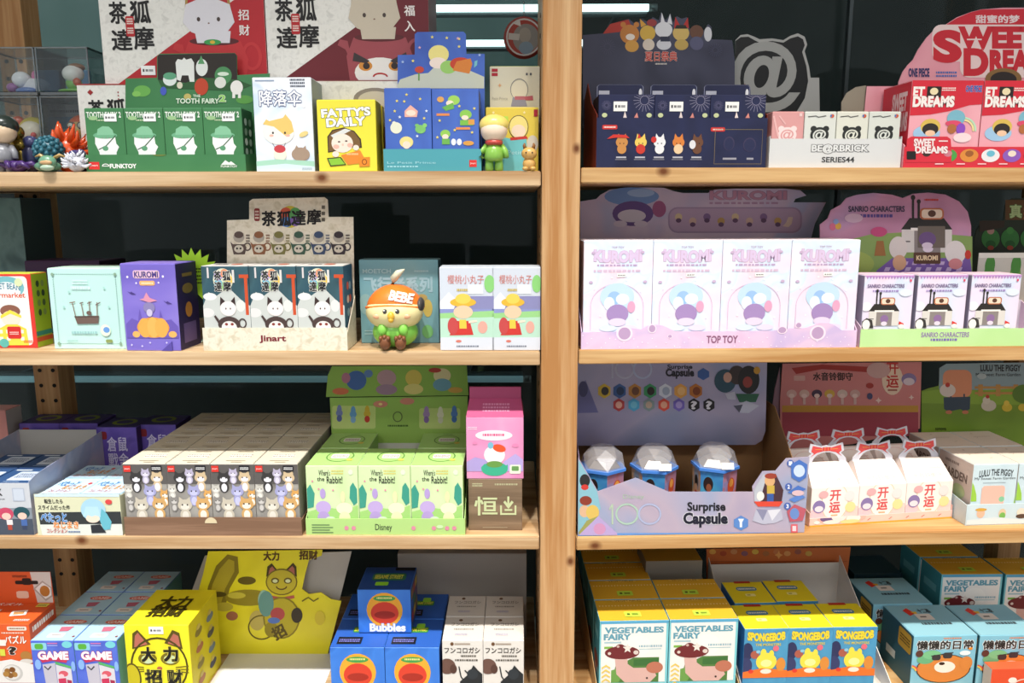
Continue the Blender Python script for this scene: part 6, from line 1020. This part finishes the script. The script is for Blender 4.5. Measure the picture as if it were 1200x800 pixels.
# faceted capsules
SIL = plain('capsule_clear', 'dcdadf', .22, .35, .6); SIL.node_tree.nodes['Principled BSDF'].inputs['Alpha'].default_value = .42
def capsule(label, pxc, d, rot):
    o = thing('toy_capsule', label, 'toy capsule', R, uc(R, pxc, 560, d), d, y3+.0014, rot, 'faceted toy capsules')
    ra, hb, hl_ = .0415, .098, .138
    hexp = lambda rr_, z, off=0: [(rr_*math.cos(math.radians(60*i+off+30)), rr_*math.sin(math.radians(60*i+off+30)), z) for i in range(6)]
    bm = bmesh.new(); A = [bm.verts.new(q) for q in hexp(ra*.9, 0)]; B = [bm.verts.new(q) for q in hexp(ra*.96, hb)]
    for i in range(6): f = bm.faces.new((A[i], A[(i+1) % 6], B[(i+1) % 6], B[i])); f.material_index = i % 3
    bm.faces.new(A[::-1]); bm.faces.new(B)
    bd_ = from_bm('body', bm, [cloud('cap_a', ['4aa0c0', '3a7ab8', '8ac0d0'], 18), cloud('cap_b', ['5a6a9a', '9a8ab8', 'c06a5a', '6a8ac0'], 22), cloud('cap_c', ['3a98b0', 'd8a878', '5a9ac8'], 20)], o)
    # picture on each face
    for i in range(6):
        a0, a1 = Vector(hexp(ra*.9, 0)[i]), Vector(hexp(ra*.9, 0)[(i+1) % 6]); b0, b1 = Vector(hexp(ra*.96, hb)[i]), Vector(hexp(ra*.96, hb)[(i+1) % 6])
        n = (a1-a0).cross(b0-a0).normalized()
        its_ = [[e(.35, .25, .22, .14, '2a1c1a'), e(.38, .32, .12, .08, '8a5038'), e(.4, .5, .2, .12, 'b83a34')], [e(.6, .3, .25, .16, 'c8502e'), e(.6, .24, .14, .08, 'e8a04a'), r(.2, .6, .8, .64, 'd8e0ea')], [e(.5, .28, .2, .13, '262626'), e(.5, .4, .16, .08, 'd8b090'), e(.5, .55, .2, .1, 'c83a30')]][i % 3]
        ink(bd_, its_, lambda a, b, a0=a0, a1=a1, b0=b0, b1=b1: (a0.lerp(a1, a)).lerp(b0.lerp(b1, a), 1-b), n, (0, 0, 1, 1))
    bm = bmesh.new(); A = [bm.verts.new(q) for q in hexp(ra*1.05, hb)]; B = [bm.verts.new(q) for q in hexp(ra*1.05, hb+.005)]
    for i in range(6): bm.faces.new((A[i], A[(i+1) % 6], B[(i+1) % 6], B[i]))
    bm.faces.new(A[::-1]); bm.faces.new(B); from_bm('rim', bm, plain('rim_blue', '4a86dc', .3), o)
    bm = bmesh.new(); zb_ = hb+.005
    A = [bm.verts.new(q) for q in hexp(ra, zb_)]; B = [bm.verts.new(q) for q in hexp(ra*.86, zb_+.022, 30)]; C = [bm.verts.new(q) for q in hexp(ra*.52, hl_)]
    for i in range(6):
        j = (i+1) % 6
        bm.faces.new((A[i], A[j], B[i])); bm.faces.new((A[j], B[j], B[i])); bm.faces.new((B[i], B[j], C[j])); bm.faces.new((B[i], C[j], C[i]))
    bm.faces.new(C); ld = from_bm('clear_lid', bm, SIL, o)
    bm = bmesh.new(); A = [bm.verts.new(q) for q in hexp(ra*.8, zb_+.0005)]; B = [bm.verts.new(q) for q in hexp(ra*.5, zb_+.012)]
    for i in range(6): bm.faces.new((A[i], A[(i+1) % 6], B[(i+1) % 6], B[i]))
    bm.faces.new(A[::-1]); bm.faces.new(B); from_bm('inner_tray', bm, plain('tray_silver', 'a8a4a0', .3, .5), o)
    INFO[o.name] = (.08, hl_, .08)
    return o
c1 = capsule('left clear-lidded hexagonal toy capsule', 706, .075, .06)
c2 = capsule('middle clear-lidded hexagonal toy capsule with price sticker', 766, .075, .3)
c3 = capsule('right clear-lidded hexagonal toy capsule with price sticker', 837, .078, .1)
for cc, rr__ in ((c2, .3), (c3, .1)):
    q = -rr__-.0337; o0 = V3(.012*math.cos(q)+.040*math.sin(q), .012*math.sin(q)-.040*math.cos(q), .111); ex_ = V3(math.cos(q), math.sin(q), 0); n_ = V3(math.sin(q), -math.cos(q), .35).normalized(); ey_ = n_.cross(ex_)
    prism('price_sticker', [(-.011, -.006), (.011, -.006), (.011, .006), (-.011, .006)], ex_, ey_, n_, .0003, 'eceae6', cc, o0)
# pink lucky boxes with bow handles
ROTK = .11
PKL = cloud('pink_lucky', ['f0c0b8', 'f4d0c8'], 8, .45)
dK = R.dep(1033, 612, y3)
kt = tray('display_tray', 'pink display tray with gold edge holding bow-handled boxes', R, 3, 944.5, 1121.5, 602.5, dK, .17, ym=607, mat=PKL, inside='e8c4b8', side=[(0, 0), (.17, 0), (.17, .05), (0, .025)], rot=ROTK, back=.05)
WK, HK, DK = INFO[kt.name]
lip_ink(kt, [r(0, .82, 1, 1, 'e0a83a'), [ln([(a, .6), (a+.02, .35)], .008, 'b8706a') for a in (.4, .55, .67, .78, .9)], e(.22, .1, .17, .75, 'f4b8ae'), e(.12, .1, .05, .4, '6a5a8a'), e(.2, -.1+.1, .05, .5, 'ece4e4'), e(.3, .2, .05, .45, 'f0ece8'), e(.28, .6, .07, .25, 'ecd89a'), e(.15, .55, .06, .25, 'f0e4e0'), e(.05, .5, .02, .2, 'f4ece8')], (0, 0, 1, 1))
kx = thing('gable_carton', '', 'toy box', R, 0, 0, 0, 0, 'bow-handled lucky boxes'); wK = (WK-.006)/3; hK = .058+.012; dpK = .076
LK = cloud('lucky_white', ['f4e6e2', 'f8eeea', 'f2dcd8'], 10, .4)
topw = wK*.96
bm = bmesh.new()
g = [(-wK/2, 0, 0), (wK/2, 0, 0), (wK/2, dpK, 0), (-wK/2, dpK, 0), (-wK/2, 0, hK), (wK/2, 0, hK), (wK/2, dpK, hK), (-wK/2, dpK, hK), (-wK/2+.006, .034, hK+.034), (wK/2-.006, .034, hK+.034), (wK/2-.006, .042, hK+.034), (-wK/2+.006, .042, hK+.034)]
vs = [bm.verts.new(q) for q in g]
for q in ((0, 1, 5, 4), (2, 3, 7, 6), (1, 2, 6, 5), (3, 0, 4, 7), (3, 2, 1, 0)): bm.faces.new([vs[i] for i in q])
from_bm('body', bm, LK, kx)
bm = bmesh.new(); vs = [bm.verts.new(g[i]) for i in range(4, 12)]
for q in ((0, 1, 5, 4), (2, 3, 7, 6), (1, 2, 6, 5), (3, 0, 4, 7), (4, 5, 6, 7)): bm.faces.new([vs[i] for i in q])
gr = from_bm('gable_roof', bm, LK, kx)
INFO[kx.name] = (wK, hK, dpK)
nrm = V3(0, -.034, .034).normalized()
ink(gr, [t(.5, .72, .7, .2, '水音铃御守', 'c0a8a8', .0), ring(.5, .8, .42, .7, .02, 'ecc8c4', 20, 180, 360), r(.6, .4, .9, .44, 'e0c8c4')], lambda a, b: V3(-wK/2+.004+a*(wK-.008), .034*(1-b), hK+.034*(1-b)), nrm)
face_ink(kx, 'front', [p([(0, .6), (.35, .4), (.35, 1), (0, 1)], 'f0c8d0'), p([(1, .55), (.7, .4), (.7, 1), (1, 1)], 'f4d0cc'), e(.5, .4, .27, .48, 'f8f2ec'), ring(.5, .4, .28, .5, .012, 'e8c8a0'), t(.5, .22, .22, .28, '开', 'd8565a', .035), t(.5, .54, .22, .28, '运', 'd8565a', .035), r(.43, .73, .57, .77, 'd8b08a'), e(.17, .5, .13, .17, '8a7ab0'), e(.17, .56, .09, .08, 'ece0ea'), e(.83, .55, .11, .14, 'f0e0a0'), e(.8, .25, .11, .14, 'f0e4e4'), e(.25, .18, .1, .1, 'f0b0b4'), e(.3, .85, .08, .1, 'ecd0c8')], (0, 0, 1, 1))
# arched bow handle
hw, hh_ = wK*.44, .036
out = [(-hw, 0), (-hw*.98, .006), (-hw*.72, .017), (-hw*.86, .021), (-hw*.78, hh_), (-hw*.25, .030), (0, .032), (hw*.25, .030), (hw*.78, hh_), (hw*.86, .021), (hw*.72, .017), (hw*.98, .006), (hw, 0)]
inn = [(-hw*.66, 0), (-hw*.64, .004), (-hw*.55, .010), (-hw*.5, .012), (-hw*.42, .015), (-hw*.2, .018), (0, .019), (hw*.2, .018), (hw*.42, .015), (hw*.5, .012), (hw*.55, .010), (hw*.64, .004), (hw*.66, 0)]
bm = bmesh.new(); th_ = .0018
Fv = [[bm.verts.new((a, .038+y, hK+.034+b)) for a, b in pts_] for y in (0, th_) for pts_ in (out, inn)]
for i in range(12):
    bm.faces.new((Fv[0][i], Fv[1][i], Fv[1][i+1], Fv[0][i+1])); bm.faces.new((Fv[2][i+1], Fv[3][i+1], Fv[3][i], Fv[2][i]))
    bm.faces.new((Fv[0][i+1], Fv[2][i+1], Fv[2][i], Fv[0][i])); bm.faces.new((Fv[1][i], Fv[3][i], Fv[3][i+1], Fv[1][i+1]))
bmesh.ops.recalc_face_normals(bm, faces=list(bm.faces))
hn = from_bm('bow_handle', bm, 'd4d4e0', kx)
sc_o = lambda k_: [((a if abs(a) < 1 else a), b) for a, b in k_]
ink(hn, [p([(-hw*.78, .010), (-hw*.6, .017), (-hw*.74, .021), (-hw*.68, .032), (-hw*.22, .0275), (-hw*.2, .0205), (-hw*.45, .0185)], 'dc5050'), p([(hw*.78, .010), (hw*.6, .017), (hw*.74, .021), (hw*.68, .032), (hw*.22, .0275), (hw*.2, .0205), (hw*.45, .0185)], 'dc5050'), p([(-hw*.2, .021), (hw*.2, .021), (hw*.2, .0285), (-hw*.2, .0285)], 'd84848'), ln([(-hw*.55, .025), (-hw*.2, .0245)], .0008, 'e8b04a'), ln([(hw*.2, .0245), (hw*.55, .025)], .0008, 'e8b04a'), ln([(-hw*.08, .021), (-hw*.08, .0285)], .0008, 'e8b04a'), ln([(hw*.08, .021), (hw*.08, .0285)], .0008, 'e8b04a')], lambda a, b: V3(a, .038, hK+.034+b), V3(0, -1, 0))
mk_ = WM[kt.name]
def in_tray(root, lx, ly, lz, lab, first=False):
    o = root if first else clone(root, lab, R, 0, 0, 0)
    o['label'] = lab; o.matrix_basis = mk_ @ Matrix.Translation((lx, ly, lz)); WM[o.name] = o.matrix_basis
for rw in range(2):
    for c in range(3):
        in_tray(kx, (c-1)*(wK+.001), .0025+rw*.082, CO, 'bow-handled lucky box, %s, %s' % (['front row', 'back row'][rw], ['left', 'middle', 'right'][c]), rw == 0 and c == 0)
hx = [(914, 470), (917, 426), (1080, 424), (1078, 502), (1000, 520), (915, 530)]
card('header_card', kt, R, hx, dK+.215, cloud('coral_card', ['c87a78', 'd08684'], 5, .45), items=Z([r(60, 200, 640, 228, 'c8963c'), r(60, 228, 640, 330, 'a84a58'), p([(100, 40), (230, 25), (430, 35), (420, 58), (230, 45), (120, 66)], 'a8342c'), rr(110, 72, 158, 94, 4, 'd8a8a0'), t(276, 76, 168, 34, '水音铃御守', '3a2420', .03), e(530, 90, 45, 65, 'e8d0b8'), t(530, 42, 50, 48, '开', 'c83a34', .035), t(530, 98, 50, 50, '运', 'c83a34', .035), r(510, 130, 550, 138, 'a86a5a'), e(470, 50, 50, 34, 'd0a8a4'), e(600, 88, 32, 26, '8a7aa8'), e(600, 98, 24, 16, 'dcccd4'), [[e(100+54*i, 150, 22, 18, c), r(94+54*i, 165, 106+54*i, 195, 'd8b4ac'), e(100+54*i, 158, 12, 9, 'e8ccc4')] for i, c in enumerate(('d8aca4', 'd8b4a8', '4a3a50', 'd8b04a', 'd8c0b4', 'd0a8a0'))], e(433, 115, 16, 12, 'a83a34'), e(433, 160, 12, 14, '4a4a70'), st(470, 178, 14, 'e8ccc4', 4), st(610, 165, 12, 'e8ccc4', 4)], 900, 420, 3.637))
card('side_flap', kt, R, [(904, 500), (905, 476), (908, 455), (914, 430), (914, 520)], dK+.218, '8a6a78')
# piglet garden boxes
dP = R.dep(1150, 614.5, y3)
SKYB = cloud('sky_blue_card', ['c4d8e2', 'ccdfe8', 'bcd2de'], 8, .45)
pgt = tray('display_tray', 'pale blue farm display tray with small animal prints', R, 3, 1131, 1262, 589.5, dP, .225, ym=602, mat=SKYB, inside='c8d0d4', side=[(0, 0), (.225, 0), (.225, .07), (0, .038)], rot=.03, back=.06)
lip_ink(pgt, [e(540, 600, 24, 30, 'f0bca0'), e(540, 578, 34, 10, 'd8a848'), e(668, 605, 22, 30, 'e0c8a8'), e(670, 620, 18, 22, '7ab85a'), e(780, 600, 26, 26, 'e8dccc'), e(785, 625, 34, 14, '5a4438'), e(880, 605, 24, 30, 'f0bca0'), p([(460, 640), (620, 625), (800, 645), (1110, 630), (1110, 670), (460, 670)], 'd8e4ea')], (455, 545, 1110, 675))
pg = carton('toy_box', '', R, 3, 1136, 1194, 543.5, dP+.003, .10, ym=580, w=.083, mats=(SKYB, 'c2b4ac', 'e6dcd2'), z0=CO, rot=.03, group='pale blue piglet lettered boxes')
face_ink(pg, 'front', [t(635, 366, 215, 36, 'LULU THE PIGGY', '33383c', .02, None, 0, 0, 8), t(630, 402, 260, 18, 'My Sweet Farm Garden', '4a4e50', .0), r(555, 423, 700, 427, 'a8b8c0'), p([(455, 530), (462, 470), (480, 420), (500, 440), (520, 490), (525, 530)], '9ccc4a'), p([(765, 545), (772, 480), (782, 430), (790, 420), (790, 545)], '9ccc4a'), rr(552, 442, 700, 560, 20, 'eebcac'), e(684, 520, 18, 16, '8ac8a0')], (488, 320, 772, 660))
face_ink(pg, 'left', [t(.5, .3, .7, .14, 'GARDEN', '6a5a54', .03), t(.4, .12, .4, .08, '~', '8a7a74', 0), e(.3, .55, .14, .16, 'd8b0a4'), e(.65, .55, .18, .12, 'a9b88a')], (0, 0, 1, 1))
face_ink(pg, 'top', [e(.4, .2, .03, .02, 'b8aca0'), ln([(.3, .5), (.36, .44)], .01, 'b8aca0'), ln([(.6, .7), (.7, .66)], .01, 'b8aca0'), t(.5, .4, .4, .06, '~', 'c8bcb0', 0)], (0, 0, 1, 1))
W_ = INFO[pgt.name][0]
for rw in range(2):
    for c in range(2):
        q = pg if (rw, c) == (0, 0) else clone(pg, '', R, 0, 0, 0); q['label'] = 'pale blue lettered piglet box, %s, %s' % (['front', 'behind'][rw], ['left', 'right'][c])
        q.matrix_basis = WM[pgt.name] @ Matrix.Translation((-W_/2+.0435+.006+c*.0845, .0035+rw*.102, CO)); WM[q.name] = q.matrix_basis.copy()
card('header_card', pgt, R, [(1080, 560), (1080, 458), (1088, 455), (1100, 452), (1103, 434), (1110, 427), (1240, 424), (1262, 560)], dP+.232, cloud('farm_green', ['7a9a30', '88a838', '6c8c2c'], 4, .45), items=Z([
    p([(728, 130), (730, 40), (760, 22), (1200, 15), (1240, 130), (1000, 135)], '8aa0a8'), p([(655, 140), (760, 128), (900, 135), (1200, 120), (1250, 200), (655, 190)], '86a83a'), rr(745, 48, 868, 165, 30, 'd8906c'), p([(748, 165), (862, 162), (860, 215), (838, 225), (820, 215), (770, 225), (750, 215)], '3a4a5a'), r(775, 150, 782, 170, '3a4a5a'), r(832, 150, 839, 170, '3a4a5a'), e(765, 135, 34, 28, 'd8ccc4'), e(765, 112, 10, 10, 'b8382c'), e(770, 228, 14, 8, 'c87c5a'), e(840, 228, 14, 8, 'c87c5a'),
    e(940, 200, 32, 24, 'c8c0b0'), e(930, 178, 16, 16, 'd0c8b8'), e(935, 162, 8, 8, 'b8382c'), e(1018, 208, 22, 18, 'd0b83a'), e(1016, 190, 12, 12, 'd8c04a'), e(1085, 208, 20, 16, 'd0b83a'), [r(895+75*i, 110, 915+75*i, 160, 'b88a4a') for i in range(4)], r(880, 118, 1140, 128, 'b88a4a'), r(880, 142, 1140, 152, 'b88a4a'), e(1090, 150, 50, 40, '5a7a2c'), t(990, 40, 170, 26, 'LULU THE PIGGY', '2c3034', .03), t(980, 70, 190, 18, 'My Sweet Farm Garden', '3a4044', .0), t(735, 300, 46, 10, '52TOYS', '2c3010', .03), r(866, 301, 1010, 305, '6a8a2c'), e(910, 75, 20, 12, 'a9b8bc')], 900, 420, 3.637))

# ============================================================ RIGHT BAY, BOTTOM SHELF
y4 = R.z[4]
AQ = cloud('aqua_card', ['74c0cc', '7ec8d2', '6ab6c4'], 6, .45)
vf = carton('toy_box', '', R, 4, 702.5, 783, 727, .020, .076, ym=760, z0=CO, mats=(AQ, '3f8e9c', 'd8ac30'), group='aqua mushroom boxes')
face_ink(vf, 'front', [r(175, 432, 480, 720, 'ece8e4'), r(172, 424, 490, 438, '5aa4c8'), e(350, 545, 60, 50, 'f2eee8'), t(330, 468, 272, 26, 'VEGETABLES', '5f9aae', .05), t(250, 500, 122, 26, 'FAIRY', '5f9aae', .05), r(190, 522, 270, 530, 'a8c4cc'), r(190, 545, 230, 556, '7ab04a'), t(408, 546, 110, 18, '~', '9ab8c4', .02), r(355, 558, 460, 562, 'a8c4cc'), p([(245, 640), (330, 600), (450, 600), (450, 720), (225, 720)], '4f7a3c'), p([(225, 660), (300, 640), (260, 720), (225, 720)], '6a9a4a'), p([(330, 610), (450, 605), (450, 640), (330, 640)], '3a6a34'), p([(240, 590), (300, 590), (302, 630), (330, 650), (420, 650), (440, 690), (410, 720), (290, 720), (250, 680)], 'd4aca4'), e(430, 650, 40, 28, 'b87058'), e(275, 575, 82, 32, '6e2428'), e(265, 550, 22, 16, '6e2428'), st(300, 555, 24, 'e8dcd4'), e(340, 575, 12, 10, 'd8c8c0'), e(215, 578, 8, 7, 'd8c8c0'), e(255, 545, 7, 6, 'c8a8a0'), [p([(180, 645+22*i), (200, 632+22*i), (220, 645+22*i), (220, 653+22*i), (200, 640+22*i), (180, 653+22*i)], 'e8c85a') for i in range(5)], e(395, 700, 5, 5, '3a2a28')], (168, 424, 492, 804))
face_ink(vf, 'top', [[p([(.04+.047*i, .3), (.07+.047*i, .3), (.055+.047*i, .36)], 'f0dca0') for i in range(20)], rr(.38, .62, .62, .86, .03, 'b8e04a'), r(.42, .7, .46, .78, '4a5a20'), r(.49, .7, .58, .78, '7a9030'), e(.5, .1, .25, .05, 'ecc860'), t(.5, .1, .4, .07, 'VEGETABLES', 'a87c14', .03)], (0, 0, 1, 1))
face_ink(vf, 'left', [e(.5, .6, .3, .1, '7a3a30'), r(.2, .2, .8, .3, '6ab0bc'), e(.4, .75, .2, .06, 'c8a090')], (0, 0, 1, 1))
vw = INFO[vf.name][0]
VL = lambda c, q: 'aqua mushroom box with yellow top, %s column, %s' % (['left', 'right'][c], ROWN[q])
stack(vf, uc(R, 742.7, 760, .020), .020, y4+CO, vw+.0015, .078, 2, 4, VL, R, skip=((1, 2), (1, 3)))
vr = clone(vf, 'aqua mushroom box at right, set back behind the dog boxes', R, uc(R, 1137, 700, .175), .175, y4, -.02)
clone(vf, 'aqua mushroom box at right edge, nearest the frame edge', R, uc(R, 1137, 700, .175)+vw+.004, .170, y4, -.02)
clone(vf, 'aqua mushroom box at right, rear row behind the others', R, uc(R, 1137, 700, .175)+.0, .256, y4, -.02)
bc = tray('display_tray', 'plain card tray with slim sides around the left mushroom boxes', R, 4, 699.5, 867, 808, .0165, .325, ym=795, mat='c8a878', inside='b89a70', side=[(0, 0), (.325, 0), (.325, .13), (0, .03)], back=.02)
carton('storage_box', 'plain dull grey carton behind the right mushroom column', R, 4, 756, 822, 657, .205, .09, ym=690, z0=CO, mats=('8a857c', '7a756c', 'a8882c'), cat='carton', flap=False)
# yellow-topped ocean boxes
oc = cloud('ocean_card', ['3f86b4', '4c96c0', '3a7aa8'], 10, .45)
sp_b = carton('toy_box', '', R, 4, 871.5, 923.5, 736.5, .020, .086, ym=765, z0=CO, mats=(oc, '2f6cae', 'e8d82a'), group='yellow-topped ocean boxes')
face_ink(sp_b, 'front', [t(435, 520, 172, 36, 'SPONGEBOB', 'e8d03a', .06, '7a6a14', .02, 0, -8), t(445, 556, 118, 12, 'THE MONSTERS', 'd8c84a', .02), e(350, 590, 26, 44, '2a3058'), e(345, 660, 30, 40, '333a66'), e(385, 605, 20, 20, 'a85a4a'), e(482, 575, 14, 14, 'e06a7a'), e(440, 640, 48, 44, 'ecd84a'), e(425, 600, 14, 24, 'ecd84a'), e(462, 605, 12, 22, 'ecd84a'), e(440, 648, 26, 18, 'f4ec9a'), p([(330, 690), (420, 672), (540, 684), (540, 720), (330, 720)], 'e8722a'), e(370, 688, 12, 10, 'd83a2a'), e(440, 688, 26, 12, 'f0e0d0'), e(508, 655, 22, 34, 'd88a3a'), e(400, 590, 10, 8, '8ac0d8')], (333, 478, 540, 814))
face_ink(sp_b, 'top', [r(.3, 0, .7, .1, 'b83a28'), rr(.25, .28, .75, .46, .08, '4a86b0'), t(.5, .37, .42, .1, '~', 'f0f0e0', .04), rr(.38, .6, .62, .72, .03, 'f4ee9a'), r(.42, .64, .5, .68, 'a8a040')], (0, 0, 1, 1))
ow = INFO[sp_b.name][0]
ud = uc(R, 897.5, 765, .020)
clone(sp_b, 'yellow-topped ocean box, front row, middle', R, uc(R, 949, 765, .020), .020, y4+CO)
clone(sp_b, 'yellow-topped ocean box, front row, right', R, uc(R, 1000.5, 765, .020), .020, y4+CO, -.02)
sp_b['label'] = 'yellow-topped ocean box, front row, left'
clone(sp_b, 'yellow-topped ocean box, back row, left', R, uc(R, 885, 715, .113), .113, y4+CO)
clone(sp_b, 'yellow-topped ocean box, back row, right', R, uc(R, 934, 715, .116), .116, y4+CO, -.01)
ot = tray('display_tray', 'white display tray with orange header around the ocean boxes', R, 4, 869.8, 1046, 808, .0165, .235, ym=798, mat='e6e2dc', inside='ddd8d0', side=[(0, 0), (.235, 0), (.235, .165), (0, .02)], back=.15)
card('header_card', ot, R, [(828, 690), (828, 643), (997, 641), (992, 681), (962, 683)], .262, cloud('orange_head', ['b8602c', 'c46a34'], 5, .45), items=Z([[e(700+50*i, 105+8*(i % 2), 16, 12, c) for i, c in enumerate(('d8a04a', 'a84a2c', 'c88a5a', '8a5a6a', 'd8b04a', 'a86a3c', 'c87a4a', 'd89a5a', '9a5a4a', 'c8a04a'))], st(1010, 120, 20, 'e0a05a', 4), r(680, 148, 1330, 152, 'a8542a')], 660, 620, 4))
card('label_tab', ot, R, [(925, 700), (925, 676), (928, 672), (955, 672), (958, 676), (958, 700)], .2575, 'd8d0c4', .0012)
# sunglasses dog boxes
DB = cloud('dog_blue', ['7ab8d0', '86c2d8', '70aac4'], 8, .4)
ld_ = carton('toy_box', '', R, 4, 1069, 1143, 744.5, .032, .112, ym=770, mats=(DB, '2f6274', '8cc0d4'), group='light blue sunglasses dog boxes')
face_ink(ld_, 'front', [t(850, 514, 84, 14, '~', 'e08a5a', .04), t(818, 552, 265, 50, '懒懒的日常', '2a2624', .04, 'f0f2f2', .04), e(940, 576, 10, 8, 'e8902c'), e(820, 690, 130, 84, '3a2418'), e(820, 690, 125, 80, 'd8853c'), e(730, 635, 40, 26, '6ab080'), e(760, 608, 44, 26, '7ac08c'), e(700, 600, 18, 20, '5a342c'), rr(760, 608, 802, 640, 12, '3a3436'), rr(812, 596, 856, 630, 12, '3a3436'), ln([(756, 615), (860, 596)], 5, '3a3436'), e(825, 680, 50, 34, 'f4e8dc'), e(810, 660, 14, 9, '3a2418'), ring(660, 700, 40, 36, 8, 'd85a4a', 14, 180, 360), ring(660, 700, 32, 28, 7, 'e8c84a', 14, 180, 360), e(915, 600, 26, 14, 'eef4f6'), e(925, 660, 30, 40, 'd8853c')], (668, 498, 968, 810))
face_ink(ld_, 'top', [p([(.22, .2), (.32, .12), (.38, .3), (.26, .38)], 'd8382c'), p([(.32, .25), (.42, .24), (.4, .36)], 'e8c03a'), t(.56, .22, .2, .14, '十二栋', '3a3a3c', .03), rr(.34, .32, .6, .52, .02, 'e6e0dc'), r(.4, .4, .5, .44, '6a6a6a'), t(.55, .64, .48, .12, '~', '3a4a54', .03)], (0, 0, 1, 1))
face_ink(ld_, 'left', [rr(.55, .05, .95, .4, .05, 'c8a03a'), t(.75, .22, .3, .16, '~', '3a2c18', .04), r(.2, .6, .5, .75, 'c8d8dc')], (0, 0, 1, 1))
lw_ = INFO[ld_.name][0]
ld_['label'] = 'light blue sunglasses dog box, front left of the group'
clone(ld_, 'light blue sunglasses dog box, front right, cut by the frame', R, uc(R, 1106, 770, .032)+lw_+.003, .029, y4)
clone(ld_, 'light blue sunglasses dog box, set back in shade', R, uc(R, 1058, 720, .146), .148, y4)
ob = carton('toy_box', 'orange red box corner at the bottom right frame edge', R, 4, 1162, 1245, 783, .0025, .024, ym=792, mats=('e4502a', 'c8c0b8', 'e0603a'), flap=False)
face_ink(ob, 'front', [e(.3, .4, .06, .1, 'f4e8e0'), ring(.5, .6, .2, .25, .03, 'f4d8c8')], (0, 0, 1, 1))
dbx = carton('storage_box', 'dark blue carton at the back behind the dog boxes', R, 4, 1000, 1056, 672, .285, .09, ym=690, mats=('23404c', '1c343e', '2a4a58'), cat='carton', flap=False)
